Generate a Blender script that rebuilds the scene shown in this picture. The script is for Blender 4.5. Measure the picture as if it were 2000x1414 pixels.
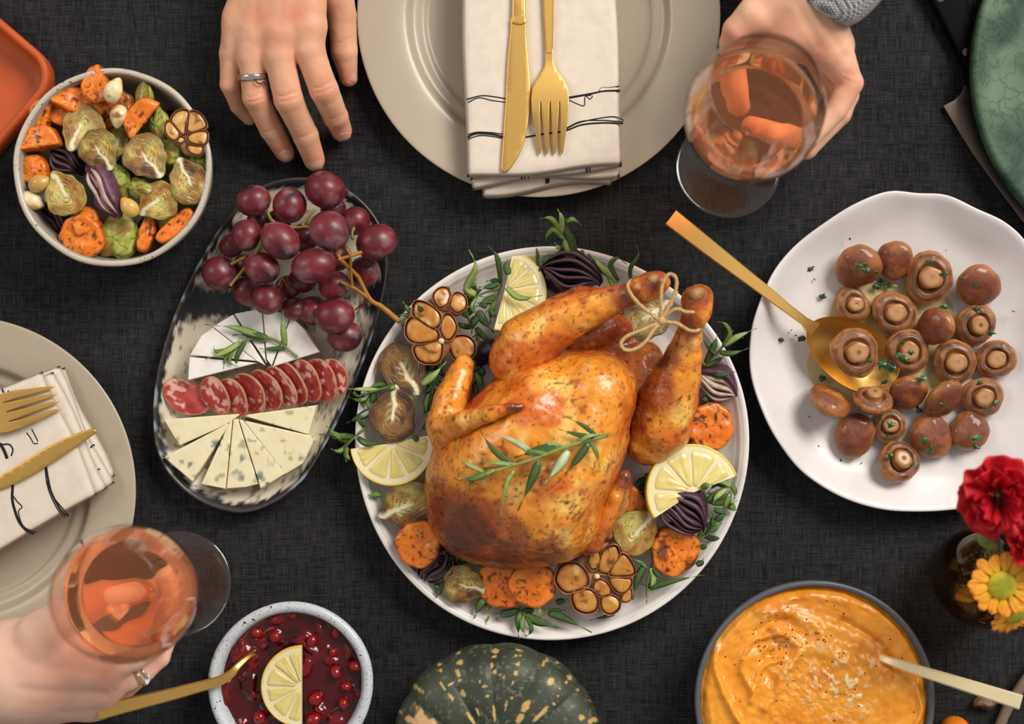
import bpy, bmesh, math, random
import numpy as np
from itertools import product
from mathutils import Vector, Matrix, Euler

for _o in list(bpy.data.objects):
    bpy.data.objects.remove(_o)
SC = bpy.context.scene
COL = SC.collection
PI = math.pi
K = 0.0004          # metres on the table per photograph pixel
D = 1.2             # camera height above the cloth

def W(u, v, z=0.0):
    s = K * (1 - z / D)
    return Vector(((u - 1000) * s, (707 - v) * s, z))

def RR(px, z=0.0):
    return px * K * (1 - z / D)

def lin(c):
    c = c / 255.0
    return c / 12.92 if c <= 0.04045 else ((c + 0.055) / 1.055) ** 2.4

def C(r, g, b):
    return np.array([lin(r), lin(g), lin(b)])

# ------------------------------------------------------------------ camera, world, lights
cam = bpy.data.objects.new('camera', bpy.data.cameras.new('camera'))
COL.objects.link(cam)
cam.location = (0, 0, D)
cam.data.sensor_width = 36.0
cam.data.lens = 36.0 * D / (2000 * K)
cam.data.clip_start = 0.01
cam.data.dof.use_dof = True
cam.data.dof.focus_distance = D - 0.035
cam.data.dof.aperture_fstop = 3.2
SC.camera = cam

world = bpy.data.worlds.new('world')
SC.world = world
world.use_nodes = True
bg = world.node_tree.nodes['Background']
bg.inputs[0].default_value = (1.0, 0.97, 0.93, 1)
bg.inputs[1].default_value = 0.33

def area(name, loc, target, size, size_y, power, color):
    l = bpy.data.lights.new(name, 'AREA')
    l.shape = 'RECTANGLE'
    l.size = size
    l.size_y = size_y
    l.energy = power
    l.color = color
    o = bpy.data.objects.new(name, l)
    COL.objects.link(o)
    o.location = loc
    o.rotation_euler = (Vector(target) - Vector(loc)).to_track_quat('-Z', 'Y').to_euler()
    return o

area('window_light', (1.75, 1.75, 2.3), (0, 0, 0), 1.7, 1.4, 128, (1.0, 0.95, 0.88))
area('far_window_light', (-2.2, 1.0, 2.1), (0, 0, 0), 1.2, 1.2, 22, (1.0, 0.95, 0.9))

SC.view_settings.view_transform = 'Standard'
SC.view_settings.look = 'None'
SC.view_settings.gamma = 1.0
SC.view_settings.use_curve_mapping = False
SC.view_settings.exposure = 0.02
SC.cycles.max_bounces = 12
SC.cycles.transparent_max_bounces = 16
SC.cycles.transmission_bounces = 10
SC.cycles.use_denoising = True

# ------------------------------------------------------------------ noise
def _hash(ix, iy, iz, seed):
    n = (ix.astype(np.uint32) * np.uint32(374761393) + iy.astype(np.uint32) * np.uint32(668265263)
         + iz.astype(np.uint32) * np.uint32(2246822519) + np.uint32((seed * 974711 + 12345) & 0xffffffff))
    n = (n ^ (n >> np.uint32(13))) * np.uint32(1274126177)
    n = (n ^ (n >> np.uint32(15))) * np.uint32(2246822519)
    n = n ^ (n >> np.uint32(16))
    return n.astype(np.float64) / 4294967296.0

def vnoise(P, scale, seed=0):
    P = np.asarray(P, float) * scale + 1000.0
    I = np.floor(P).astype(np.int64)
    f = P - I
    f = f * f * (3 - 2 * f)
    out = 0
    for a, b, c in product((0, 1), repeat=3):
        w = (f[:, 0] if a else 1 - f[:, 0]) * (f[:, 1] if b else 1 - f[:, 1]) * (f[:, 2] if c else 1 - f[:, 2])
        out = out + w * _hash(I[:, 0] + a, I[:, 1] + b, I[:, 2] + c, seed)
    return out

def fbm(P, scale, octs=4, seed=0):
    out, amp, tot = 0, 1.0, 0
    for i in range(octs):
        out = out + amp * vnoise(P, scale * 2 ** i, seed + i * 17)
        tot += amp
        amp *= 0.5
    return out / tot

def sst(a, b, x):
    t = np.clip((np.asarray(x, float) - a) / (b - a), 0, 1)
    return t * t * (3 - 2 * t)

def mixc(c0, c1, t):
    t = np.clip(np.asarray(t, float), 0, 1)[:, None]
    return np.asarray(c0) * (1 - t) + np.asarray(c1) * t

def flat(n, c):
    return np.tile(np.asarray(c, float), (n, 1))

# ------------------------------------------------------------------ objects
def thing(name, label, cat, loc=(0, 0, 0), group=None, rot=None):
    o = bpy.data.objects.new(name, None)
    COL.objects.link(o)
    o.empty_display_size = 0.01
    o.location = loc
    if rot is not None:
        o.rotation_euler = rot
    o['label'] = label
    o['category'] = cat
    if group:
        o['group'] = group
    return o

def tag(o, label, cat, group=None, kind=None):
    o['label'] = label
    o['category'] = cat
    if group:
        o['group'] = group
    if kind:
        o['kind'] = kind
    return o

def mk(name, V, F, mat, parent=None, col=None, smooth=True, origin=None, loc=None, rot=None):
    """one mesh object; V is taken relative to origin"""
    V = np.asarray(V, float)
    if origin is not None:
        V = V - np.asarray(origin, float)
    me = bpy.data.meshes.new(name)
    me.from_pydata(V.tolist(), [], [list(map(int, f)) for f in F])
    if col is not None:
        at = me.color_attributes.new('Col', 'FLOAT_COLOR', 'POINT')
        buf = np.ones((len(V), 4), np.float32)
        buf[:, :3] = np.clip(np.asarray(col), 0, 1)
        at.data.foreach_set('color', buf.ravel())
    if smooth:
        me.polygons.foreach_set('use_smooth', [True] * len(me.polygons))
    me.materials.append(mat)
    me.update()
    o = bpy.data.objects.new(name, me)
    COL.objects.link(o)
    if parent is not None:
        o.parent = parent
    elif origin is not None and loc is None:
        o.location = origin
    if loc is not None:
        o.location = loc
    if rot is not None:
        o.rotation_euler = rot
    return o

def link_mesh(name, me, parent=None, loc=None, rot=None, scale=None):
    o = bpy.data.objects.new(name, me)
    COL.objects.link(o)
    if parent is not None:
        o.parent = parent
    if loc is not None:
        o.location = loc
    if rot is not None:
        o.rotation_euler = rot
    if scale is not None:
        o.scale = scale
    return o

# ------------------------------------------------------------------ shapes
def grid_faces(nu, nv, cu=False, cv=False, off=0):
    F = []
    for i in range(nu if cu else nu - 1):
        i2 = (i + 1) % nu
        for j in range(nv if cv else nv - 1):
            j2 = (j + 1) % nv
            F.append((off + i * nv + j, off + i * nv + j2, off + i2 * nv + j2, off + i2 * nv + j))
    return F

def lathe(prof, n=64, rf=None):
    """prof: (r, z) outward-facing when run from the axis at the bottom, round the outside, up and in"""
    V, F, rows = [], [], []
    for r, z in prof:
        if r < 1e-7:
            rows.append([len(V)])
            V.append((0, 0, z))
        else:
            row = []
            for i in range(n):
                t = 2 * PI * i / n
                m = rf(t, r, z) if rf else 1.0
                row.append(len(V))
                V.append((r * m * math.cos(t), r * m * math.sin(t), z))
            rows.append(row)
    for a, b in zip(rows[:-1], rows[1:]):
        for i in range(n):
            j = (i + 1) % n
            if len(a) == 1 and len(b) == 1:
                break
            if len(a) == 1:
                F.append((a[0], b[j], b[i]))
            elif len(b) == 1:
                F.append((a[i], a[j], b[0]))
            else:
                F.append((a[i], a[j], b[j], b[i]))
    return np.array(V), F

def smooth_prof(prof, k=2):
    """corner-cutting of an open (r, z) profile"""
    p = [np.array(q, float) for q in prof]
    for _ in range(k):
        q = [p[0]]
        for a, b in zip(p[:-1], p[1:]):
            q += [a * .75 + b * .25, a * .25 + b * .75]
        q.append(p[-1])
        p = q
    return [tuple(x) for x in p]

def spline(pts, n, closed=False):
    """Catmull-Rom through pts, n samples per span"""
    P = [np.array(p, float) for p in pts]
    m = len(P)
    out = []
    for i in range(m if closed else m - 1):
        if closed:
            p0, p1, p2, p3 = P[i - 1], P[i], P[(i + 1) % m], P[(i + 2) % m]
        else:
            p1, p2 = P[i], P[i + 1]
            p0 = P[i - 1] if i > 0 else 2 * p1 - p2
            p3 = P[i + 2] if i + 2 < m else 2 * p2 - p1
        for j in range(n):
            t = j / n
            out.append(0.5 * (2 * p1 + (p2 - p0) * t + (2 * p0 - 5 * p1 + 4 * p2 - p3) * t * t + (3 * p1 - p0 - 3 * p2 + p3) * t ** 3))
    if not closed:
        out.append(P[-1])
    return np.array(out)

def frames(pts, up=None):
    pts = np.asarray(pts, float)
    T = np.gradient(pts, axis=0)
    T /= np.linalg.norm(T, axis=1)[:, None] + 1e-12
    N = np.zeros_like(T)
    if up is not None:
        for i in range(len(T)):
            s = np.cross(up, T[i])
            s /= np.linalg.norm(s) + 1e-12
            N[i] = s
    else:
        a = np.array([0, 0, 1.0]) if abs(T[0][2]) < .9 else np.array([1.0, 0, 0])
        n = np.cross(a, T[0])
        N[0] = n / np.linalg.norm(n)
        for i in range(1, len(T)):
            n = N[i - 1] - T[i] * np.dot(N[i - 1], T[i])
            N[i] = n / (np.linalg.norm(n) + 1e-12)
    B = np.cross(T, N)
    return T, N, B

def tube(pts, rad, n=8, cap=True, flat_k=1.0, up=None):
    pts = np.asarray(pts, float)
    m = len(pts)
    rad = np.broadcast_to(np.asarray(rad, float), (m,))
    T, N, B = frames(pts, up)
    V = []
    for i in range(m):
        for j in range(n):
            a = 2 * PI * j / n
            V.append(pts[i] + N[i] * rad[i] * math.cos(a) + B[i] * rad[i] * flat_k * math.sin(a))
    F = grid_faces(m, n, False, True)
    F = [f[::-1] for f in F]
    if cap:
        V.append(pts[0] - T[0] * rad[0] * .4)
        V.append(pts[-1] + T[-1] * rad[-1] * .4)
        c0, c1 = m * n, m * n + 1
        for j in range(n):
            F.append((c0, (j + 1) % n, j))
            F.append((c1, (m - 1) * n + j, (m - 1) * n + (j + 1) % n))
    return np.array(V), [f[::-1] for f in F]

def ribbon(st, up=(0, 0, 1), bev=0.3):
    """st: (pos, left, right, thickness) stations; a flat bar with bevelled edges"""
    pts = np.array([tuple(s[0]) for s in st])
    T, N, B = frames(pts, np.array(up, float))
    V = []
    for i, s in enumerate(st):
        l, r, t = s[1], s[2], s[3] / 2
        w = l + r
        b = min(t * bev * 2, w * .3)
        for x, y in ((l, -t * .3), (l, t * .3), (l - b, t), (-r + b, t), (-r, t * .3), (-r, -t * .3), (-r + b, -t), (l - b, -t)):
            V.append(pts[i] + N[i] * x + B[i] * y)
    F = grid_faces(len(st), 8, False, True)
    e = (len(st) - 1) * 8
    F = F + [tuple(range(7, -1, -1)), tuple(e + k for k in range(8))]
    return np.array(V), F

def join(parts):
    V, F, o = [], [], 0
    for v, f in parts:
        V.append(np.asarray(v))
        F += [tuple(i + o for i in q) for q in f]
        o += len(v)
    return np.vstack(V), F

def outline_solid(pts, z0, z1, bevel, cuts=None, zfun=None, holes=()):
    """prism of a 2-D outline with bevelled rims; cuts: x stations along which the mesh is divided so zfun can bend it"""
    cu = bpy.data.curves.new('tmp', 'CURVE')
    cu.dimensions = '2D'
    cu.fill_mode = 'BOTH'
    cu.extrude = max((z1 - z0) / 2 - bevel, 1e-5)
    cu.bevel_depth = bevel
    cu.bevel_resolution = 2
    cu.offset = -bevel
    for loop in [pts] + list(holes):
        sp = cu.splines.new('POLY')
        sp.points.add(len(loop) - 1)
        for p, q in zip(sp.points, loop):
            p.co = (q[0], q[1], 0, 1)
        sp.use_cyclic_u = True
    ob = bpy.data.objects.new('tmp', cu)
    COL.objects.link(ob)
    dg = bpy.context.evaluated_depsgraph_get()
    dg.update()
    me = bpy.data.meshes.new_from_object(ob.evaluated_get(dg))
    bm = bmesh.new()
    bm.from_mesh(me)
    bpy.data.objects.remove(ob)
    bpy.data.curves.remove(cu)
    bpy.data.meshes.remove(me)
    bmesh.ops.remove_doubles(bm, verts=bm.verts, dist=1e-6)
    for axis, vals in (cuts or {}).items():
        n = (1, 0, 0) if axis == 'x' else (0, 1, 0)
        for x in vals:
            co = (x, 0, 0) if axis == 'x' else (0, x, 0)
            bmesh.ops.bisect_plane(bm, geom=bm.verts[:] + bm.edges[:] + bm.faces[:], plane_co=co, plane_no=n)
    bmesh.ops.recalc_face_normals(bm, faces=bm.faces)
    V = np.array([v.co[:] for v in bm.verts])
    V[:, 2] += (z0 + z1) / 2
    F = [tuple(v.index for v in f.verts) for f in bm.faces]
    bm.free()
    if zfun is not None:
        V[:, 2] += zfun(V[:, 0], V[:, 1])
    return V, F

def auto_smooth(o, ang=35):
    me = o.data
    me.set_sharp_from_angle(angle=math.radians(ang))
    return o

# ------------------------------------------------------------------ signed distance modelling
def snets(F, lo, h):
    nx, ny, nz = F.shape
    cs = (nx - 1, ny - 1, nz - 1)
    acc = np.zeros(cs + (3,), np.float32)
    cnt = np.zeros(cs, np.float32)
    sl = lambda o: tuple(slice(o[a], o[a] + cs[a]) for a in range(3))
    for a in range(3):
        oth = [x for x in range(3) if x != a]
        for b, c in product((0, 1), repeat=2):
            o0 = [0, 0, 0]
            o0[oth[0]], o0[oth[1]] = b, c
            o1 = list(o0)
            o1[a] = 1
            f0, f1 = F[sl(o0)], F[sl(o1)]
            m = (f0 < 0) != (f1 < 0)
            t = np.where(m, f0 / np.where(m, f0 - f1, 1), 0)
            for d in range(3):
                acc[..., d] += m * (o0[d] + (t if d == a else 0))
            cnt += m
    act = cnt > 0
    idx = -np.ones(cs, np.int64)
    idx[act] = np.arange(act.sum())
    V = (np.argwhere(act) + acc[act] / cnt[act][:, None]) * h + np.asarray(lo)
    Q = []
    for a in range(3):
        b, c = (a + 1) % 3, (a + 2) % 3
        s0, s1 = [None] * 3, [None] * 3
        s0[a], s1[a] = slice(0, -1), slice(1, None)
        for x in (b, c):
            s0[x] = s1[x] = slice(1, -1)
        i0, i1 = F[tuple(s0)] < 0, F[tuple(s1)] < 0
        for flip, m in ((False, i0 & ~i1), (True, ~i0 & i1)):
            p = np.argwhere(m)
            if not len(p):
                continue
            p[:, b] += 1
            p[:, c] += 1
            eb, ec = np.zeros(3, int), np.zeros(3, int)
            eb[b] = 1
            ec[c] = 1
            g = lambda q: idx[q[:, 0], q[:, 1], q[:, 2]]
            quad = np.stack([g(p - eb - ec), g(p - ec), g(p), g(p - eb)], 1)
            Q.append(quad[:, ::-1] if flip else quad)
    return V, np.vstack(Q)

class Field:
    def __init__(s, lo, hi, h):
        s.lo, s.h = np.array(lo, float), h
        n = np.ceil((np.array(hi) - s.lo) / h).astype(int) + 1
        s.F = np.full(tuple(n), 0.03, np.float32)
        s.ax = [s.lo[a] + h * np.arange(n[a]) for a in range(3)]

    def _blk(s, lo, hi):
        sl = []
        for a in range(3):
            i = max(0, int((lo[a] - s.lo[a]) / s.h))
            j = min(len(s.ax[a]), int((hi[a] - s.lo[a]) / s.h) + 2)
            sl.append(slice(i, max(j, i + 1)))
        X, Y, Z = np.meshgrid(*[s.ax[a][sl[a]] for a in range(3)], indexing='ij')
        return tuple(sl), np.stack([X, Y, Z], -1).astype(np.float32)

    def _put(s, sl, d, k):
        f = s.F[sl]
        if k <= 0:
            s.F[sl] = np.minimum(f, d)
        else:
            hh = np.maximum(k - np.abs(f - d), 0) / k
            s.F[sl] = np.minimum(f, d) - hh * hh * k * .25

    def cone(s, a, b, ra, rb, k=0.006):
        a, b = np.array(a, float), np.array(b, float)
        m = max(ra, rb) + k + s.h * 3
        sl, P = s._blk(np.minimum(a, b) - m, np.maximum(a, b) + m)
        ab = b - a
        t = np.clip(((P - a) @ ab) / (ab @ ab + 1e-12), 0, 1)
        d = np.linalg.norm(P - a - t[..., None] * ab, axis=-1) - (ra + (rb - ra) * t)
        s._put(sl, d.astype(np.float32), k)

    def chain(s, pts, rads, k=0.006, k2=None, reach=.02):
        """one tapering limb; it blends with what is there by k near its root and by k2 further out"""
        pts = [np.array(p, float) for p in pts]
        A = np.array(pts)
        m = max(rads) + k + s.h * 3
        sl, P = s._blk(A.min(0) - m, A.max(0) + m)
        d = None
        for i in range(len(pts) - 1):
            ab = pts[i + 1] - pts[i]
            t = np.clip(((P - pts[i]) @ ab) / (ab @ ab + 1e-12), 0, 1)
            di = np.linalg.norm(P - pts[i] - t[..., None] * ab, axis=-1) - (rads[i] + (rads[i + 1] - rads[i]) * t)
            if d is None:
                d = di
            else:
                kk = .0015
                hh = np.maximum(kk - np.abs(d - di), 0) / kk
                d = np.minimum(d, di) - hh * hh * kk * .25
        if k2 is not None:
            kv = k2 + (k - k2) * np.exp(-(np.linalg.norm(P - pts[0], axis=-1) / reach) ** 2)
            kv = np.maximum(kv, 1e-4).astype(np.float32)
            f = s.F[sl]
            hh = np.maximum(kv - np.abs(f - d), 0) / kv
            s.F[sl] = np.minimum(f, d) - hh * hh * kv * .25
        else:
            s._put(sl, d.astype(np.float32), k)

    def ell(s, c, r, rot=None, k=0.006, sub=False):
        c, r = np.array(c, float), np.array(r, float)
        m = r.max() + abs(k) + s.h * 3
        sl, P = s._blk(c - m, c + m)
        Q = P - c
        if rot is not None:
            Q = Q @ np.array(rot.to_3x3() if hasattr(rot, 'to_3x3') else rot)
        q = np.linalg.norm(Q / r, axis=-1)
        g = np.linalg.norm(Q / (r * r), axis=-1) + 1e-9
        d = (q * (q - 1) / g).astype(np.float32)
        d = np.where(q < 1e-4, -r.min(), d)
        if sub:
            f = s.F[sl]
            kk = abs(k) + 1e-6
            hh = np.maximum(kk - np.abs(-f - d), 0) / kk
            s.F[sl] = -(np.minimum(-f, d) - hh * hh * kk * .25)
        else:
            s._put(sl, d, k)

    def mesh(s):
        f = s.F
        f[0], f[-1], f[:, 0], f[:, -1], f[:, :, 0], f[:, :, -1] = [0.03] * 6
        return snets(f, s.lo, s.h)

def normals(V, F):
    F = np.asarray(F)
    n = np.cross(V[F[:, 2]] - V[F[:, 0]], V[F[:, 3]] - V[F[:, 1]])
    N = np.zeros_like(V)
    for i in range(4):
        np.add.at(N, F[:, i], n)
    return N / (np.linalg.norm(N, axis=1)[:, None] + 1e-12)

# ------------------------------------------------------------------ materials
def mat(name, col=None, rough=.5, metal=0, trans=0, ior=1.45, sss=0, sssr=(.01, .004, .002), coat=0, spec=.5,
        bump=None, var=None, spots=None, rvar=None, stretch=None, aniso=0):
    """col None: the mesh's own colour attribute. bump (scale, strength), var (scale, amount), spots (scale, threshold, colour)"""
    m = bpy.data.materials.new(name)
    m.use_nodes = True
    nt = m.node_tree
    N, L = nt.nodes, nt.links
    p = N['Principled BSDF']
    tc = N.new('ShaderNodeTexCoord')
    vec = tc.outputs['Object']
    if stretch:
        mp = N.new('ShaderNodeMapping')
        mp.inputs['Scale'].default_value = stretch
        L.new(vec, mp.inputs['Vector'])
        vec = mp.outputs[0]
    if col is None:
        a = N.new('ShaderNodeVertexColor')
        a.layer_name = 'Col'
        c = a.outputs['Color']
    else:
        a = N.new('ShaderNodeRGB')
        a.outputs[0].default_value = (*col, 1)
        c = a.outputs[0]

    def noise(scale, detail=4):
        n = N.new('ShaderNodeTexNoise')
        n.inputs['Scale'].default_value = scale
        n.inputs['Detail'].default_value = detail
        L.new(vec, n.inputs['Vector'])
        return n.outputs['Fac']
    if var:
        mr = N.new('ShaderNodeMapRange')
        mr.inputs['From Min'].default_value = .3
        mr.inputs['From Max'].default_value = .7
        mr.inputs['To Min'].default_value = 1 - var[1]
        mr.inputs['To Max'].default_value = 1 + var[1]
        L.new(noise(var[0]), mr.inputs['Value'])
        mx = N.new('ShaderNodeVectorMath')
        mx.operation = 'SCALE'
        L.new(c, mx.inputs[0])
        L.new(mr.outputs[0], mx.inputs['Scale'])
        c = mx.outputs[0]
    if spots:
        for sc_, th, sc_col in (spots if isinstance(spots, list) else [spots]):
            mr = N.new('ShaderNodeMapRange')
            mr.inputs['From Min'].default_value = th
            mr.inputs['From Max'].default_value = th + .04
            L.new(noise(sc_, 2), mr.inputs['Value'])
            mx = N.new('ShaderNodeMix')
            mx.data_type = 'RGBA'
            L.new(mr.outputs[0], mx.inputs['Factor'])
            L.new(c, mx.inputs['A'])
            mx.inputs['B'].default_value = (*sc_col, 1)
            c = mx.outputs['Result']
    L.new(c, p.inputs['Base Color'])
    p.inputs['Roughness'].default_value = rough
    if rvar:
        mr = N.new('ShaderNodeMapRange')
        mr.inputs['From Min'].default_value = .3
        mr.inputs['From Max'].default_value = .7
        mr.inputs['To Min'].default_value = rough - rvar[1]
        mr.inputs['To Max'].default_value = rough + rvar[1]
        L.new(noise(rvar[0]), mr.inputs['Value'])
        L.new(mr.outputs[0], p.inputs['Roughness'])
    p.inputs['Metallic'].default_value = metal
    p.inputs['IOR'].default_value = ior
    p.inputs['Transmission Weight'].default_value = trans
    p.inputs['Coat Weight'].default_value = coat
    p.inputs['Coat Roughness'].default_value = .15
    p.inputs['Specular IOR Level'].default_value = spec
    if aniso:
        p.inputs['Anisotropic'].default_value = aniso
    if sss:
        p.inputs['Subsurface Weight'].default_value = sss
        p.inputs['Subsurface Radius'].default_value = sssr
        p.inputs['Subsurface Scale'].default_value = 1.0
    if bump:
        b = N.new('ShaderNodeBump')
        b.inputs['Strength'].default_value = bump[1]
        b.inputs['Distance'].default_value = bump[2] if len(bump) > 2 else .001
        L.new(noise(bump[0]), b.inputs['Height'])
        L.new(b.outputs[0], p.inputs['Normal'])
    return m

def clear_glass(name, tint, rough=0.02, f0=1.45):
    """thin clear glass: fresnel mix of a mirror and a tinted see-through"""
    m = bpy.data.materials.new(name)
    m.use_nodes = True
    nt = m.node_tree
    N, L = nt.nodes, nt.links
    N.remove(N['Principled BSDF'])
    out = N['Material Output']
    t = N.new('ShaderNodeBsdfTransparent')
    t.inputs[0].default_value = (*tint, 1)
    g = N.new('ShaderNodeBsdfGlossy')
    g.inputs['Roughness'].default_value = rough
    lw = N.new('ShaderNodeLayerWeight')
    lw.inputs['Blend'].default_value = .5
    pw = N.new('ShaderNodeMath')
    pw.operation = 'POWER'
    pw.inputs[1].default_value = 4.5
    L.new(lw.outputs['Facing'], pw.inputs[0])
    fr = N.new('ShaderNodeMath')
    fr.operation = 'MULTIPLY_ADD'
    fr.inputs[1].default_value = .8
    fr.inputs[2].default_value = ((f0 - 1) / (f0 + 1)) ** 2
    L.new(pw.outputs[0], fr.inputs[0])
    mx = N.new('ShaderNodeMixShader')
    L.new(fr.outputs[0], mx.inputs[0])
    L.new(t.outputs[0], mx.inputs[1])
    L.new(g.outputs[0], mx.inputs[2])
    L.new(mx.outputs[0], out.inputs['Surface'])
    return m

def glaze_mat(name, col, speck, rough=.3, sp_scale=900, th=.72, rings=None, coat=.3, var=(25, .06)):
    return mat(name, col, rough=rough, coat=coat, var=var, spots=[(sp_scale, th, speck), (sp_scale * .35, th + .04, speck)], bump=(220, .12, .0006))

# ------------------------------------------------------------------ tablecloth
def cloth_mat():
    m = bpy.data.materials.new('dark_linen')
    m.use_nodes = True
    nt = m.node_tree
    N, L = nt.nodes, nt.links
    p = N['Principled BSDF']
    tc = N.new('ShaderNodeTexCoord')

    def thread(sx, sy, detail=2.0):
        mp = N.new('ShaderNodeMapping')
        mp.inputs['Scale'].default_value = (sx, sy, 1)
        L.new(tc.outputs['Object'], mp.inputs['Vector'])
        n = N.new('ShaderNodeTexNoise')
        n.inputs['Scale'].default_value = 1.0
        n.inputs['Detail'].default_value = detail
        L.new(mp.outputs[0], n.inputs['Vector'])
        return n.outputs['Fac']

    def math_(op, a, b):
        n = N.new('ShaderNodeMath')
        n.operation = op
        for i, x in enumerate((a, b)):
            if isinstance(x, (int, float)):
                n.inputs[i].default_value = x
            else:
                L.new(x, n.inputs[i])
        return n.outputs[0]
    warp = thread(1700, 70)
    weft = thread(70, 1700)
    slub = math_('ADD', thread(420, 14), thread(14, 420))
    cloud = thread(9, 9)
    w = math_('ADD', math_('MULTIPLY', warp, weft), math_('MULTIPLY', slub, .16))
    w = math_('ADD', w, math_('MULTIPLY', cloud, .10))
    ramp = N.new('ShaderNodeValToRGB')
    ramp.color_ramp.elements[0].position = .34
    ramp.color_ramp.elements[0].color = (*C(15, 15, 17), 1)
    ramp.color_ramp.elements[1].position = .72
    ramp.color_ramp.elements[1].color = (*C(66, 65, 66), 1)
    L.new(w, ramp.inputs[0])
    L.new(ramp.outputs[0], p.inputs['Base Color'])
    p.inputs['Roughness'].default_value = .95
    p.inputs['Specular IOR Level'].default_value = .15
    b = N.new('ShaderNodeBump')
    b.inputs['Strength'].default_value = .5
    b.inputs['Distance'].default_value = .0006
    L.new(w, b.inputs['Height'])
    L.new(b.outputs[0], p.inputs['Normal'])
    return m

nx, ny = 90, 70
xs = np.linspace(-.75, .75, nx)
ys = np.linspace(-.55, .55, ny)
X, Y = np.meshgrid(xs, ys, indexing='ij')
P = np.stack([X.ravel(), Y.ravel(), np.zeros(X.size)], 1)
P[:, 2] = -0.0022 + .0016 * fbm(P, 9, 3, 5)
F = [f[::-1] for f in grid_faces(nx, ny)]
# hem hanging down on all sides
V0 = len(P)
edge = [i * ny for i in range(nx)] + [(nx - 1) * ny + j for j in range(1, ny)] + [i * ny + ny - 1 for i in range(nx - 2, -1, -1)] + [j for j in range(ny - 2, 0, -1)]
hem = P[edge].copy()
hem[:, 2] = -.25
P = np.vstack([P, hem])
for i in range(len(edge)):
    j = (i + 1) % len(edge)
    F.append((edge[i], V0 + i, V0 + j, edge[j]))
tag(mk('tablecloth', P, F, cloth_mat()), 'dark charcoal woven linen tablecloth covering the whole table', 'tablecloth', kind='structure')

o = mk('floor', [(-3, -3, -.76), (3, -3, -.76), (3, 3, -.76), (-3, 3, -.76)], [(0, 1, 2, 3)], mat('floor_boards', C(92, 74, 60), rough=.6, var=(6, .25), stretch=(1, 12, 1)))
o['kind'] = 'structure'
o['label'] = 'brown wooden floor far below the table'

# ------------------------------------------------------------------ materials shared by crockery and cutlery
M_beige = mat('beige_stoneware', C(174, 160, 140), rough=.38, coat=.25, var=(14, .05), bump=(160, .08, .0006))
M_terra = mat('terracotta_enamel', C(186, 80, 28), rough=.55, coat=.0, var=(40, .06), bump=(900, .15, .0004))
M_white = glaze_mat('white_speckled_glaze', C(226, 220, 214), C(120, 100, 80), rough=.28, sp_scale=520, th=.74)
M_white2 = glaze_mat('white_matte_glaze', C(212, 206, 205), C(150, 138, 128), rough=.42, sp_scale=700, th=.74, coat=.12)
M_gold = mat('brushed_gold', C(226, 182, 104), rough=.40, metal=1, bump=(900, .03, .0001))
M_palegold = mat('polished_pale_gold', C(252, 232, 188), rough=.42, metal=.6)
M_linen = mat('cream_linen', C(216, 203, 188), rough=.9, spec=.2, var=(120, .05), bump=(1500, .35, .0005), spots=(700, .76, tuple(C(150, 130, 112))))
M_thread = mat('black_thread', C(22, 20, 20), rough=.9)
M_steel = mat('blade_steel', C(122, 106, 98), rough=.36, metal=1, bump=(800, .05, .0002))
M_col = mat('painted_by_attribute', None, rough=.45, coat=.1)

# ------------------------------------------------------------------ round plates
def dinner_plate(label, u, v, rpx, z=0.019):
    c = W(u, v, z)
    r = RR(rpx, z)
    root = thing('dinner_plate', label, 'plate', (c.x, c.y, 0), 'beige dinner plates')
    s = r / .1405
    prof = [(0, .002), (.066, .002), (.068, .0), (.074, .0), (.076, .0015), (.095, .0055), (.125, .0145), (.139, .0172), (.1405, .0185), (.1395, .0196),
            (.137, .0195), (.116, .0172), (.1035, .0150), (.1010, .0128), (.0985, .0088), (.0955, .0074), (.0905, .0070), (.0885, .0060), (.0865, .0048), (.084, .0044), (.04, .0040), (0, .0040)]
    V, F = lathe([(a * s, b) for a, b in smooth_prof(prof, 2)], 128)
    mk('plate_body', V, F, M_beige, root)
    return root

plate_top = dinner_plate('round beige stoneware plate under napkin at upper centre edge', 1052, 30, 356)
plate_side = dinner_plate('round beige stoneware plate under napkin at the side edge, behind wine glass', -75, 958, 341)

# ------------------------------------------------------------------ big white platter under the chicken
PZ = .027
pc = W(1077.5, 866, PZ)
pr = RR(385.5, PZ)
prof = [(0, .004), (.095, .004), (.098, 0), (.104, 0), (.108, .004), (.128, .010), (.1455, .019), (.1500, .0245), (.1503, .0268), (.1490, .0280),
        (.1470, .0276), (.1445, .0262), (.1400, .0205), (.132, .0140), (.122, .0105), (.11, .0095), (.06, .0090), (0, .0090)]
s_ = pr / .1503
V, F = lathe([(a * s_, b) for a, b in smooth_prof(prof, 2)], 160)
rad = np.hypot(V[:, 0], V[:, 1])
top = (V[:, 2] > .0092) & (rad < .146 * s_) & (rad > .112 * s_)
V[:, 2] += np.where(top, .00035 * np.sin(rad * 2 * PI / .0042), 0)
ang = np.arctan2(V[:, 1], V[:, 0])
V[:, :2] *= (1 + .003 * np.sin(3 * ang + 1) + .002 * np.sin(5 * ang))[:, None]
o = mk('serving_platter', V, F, M_white)
o.location = (pc.x, pc.y, 0)
tag(o, 'large round white speckled platter holding the roast chicken', 'platter')
PF = .0092       # height of the platter's inner floor

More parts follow.
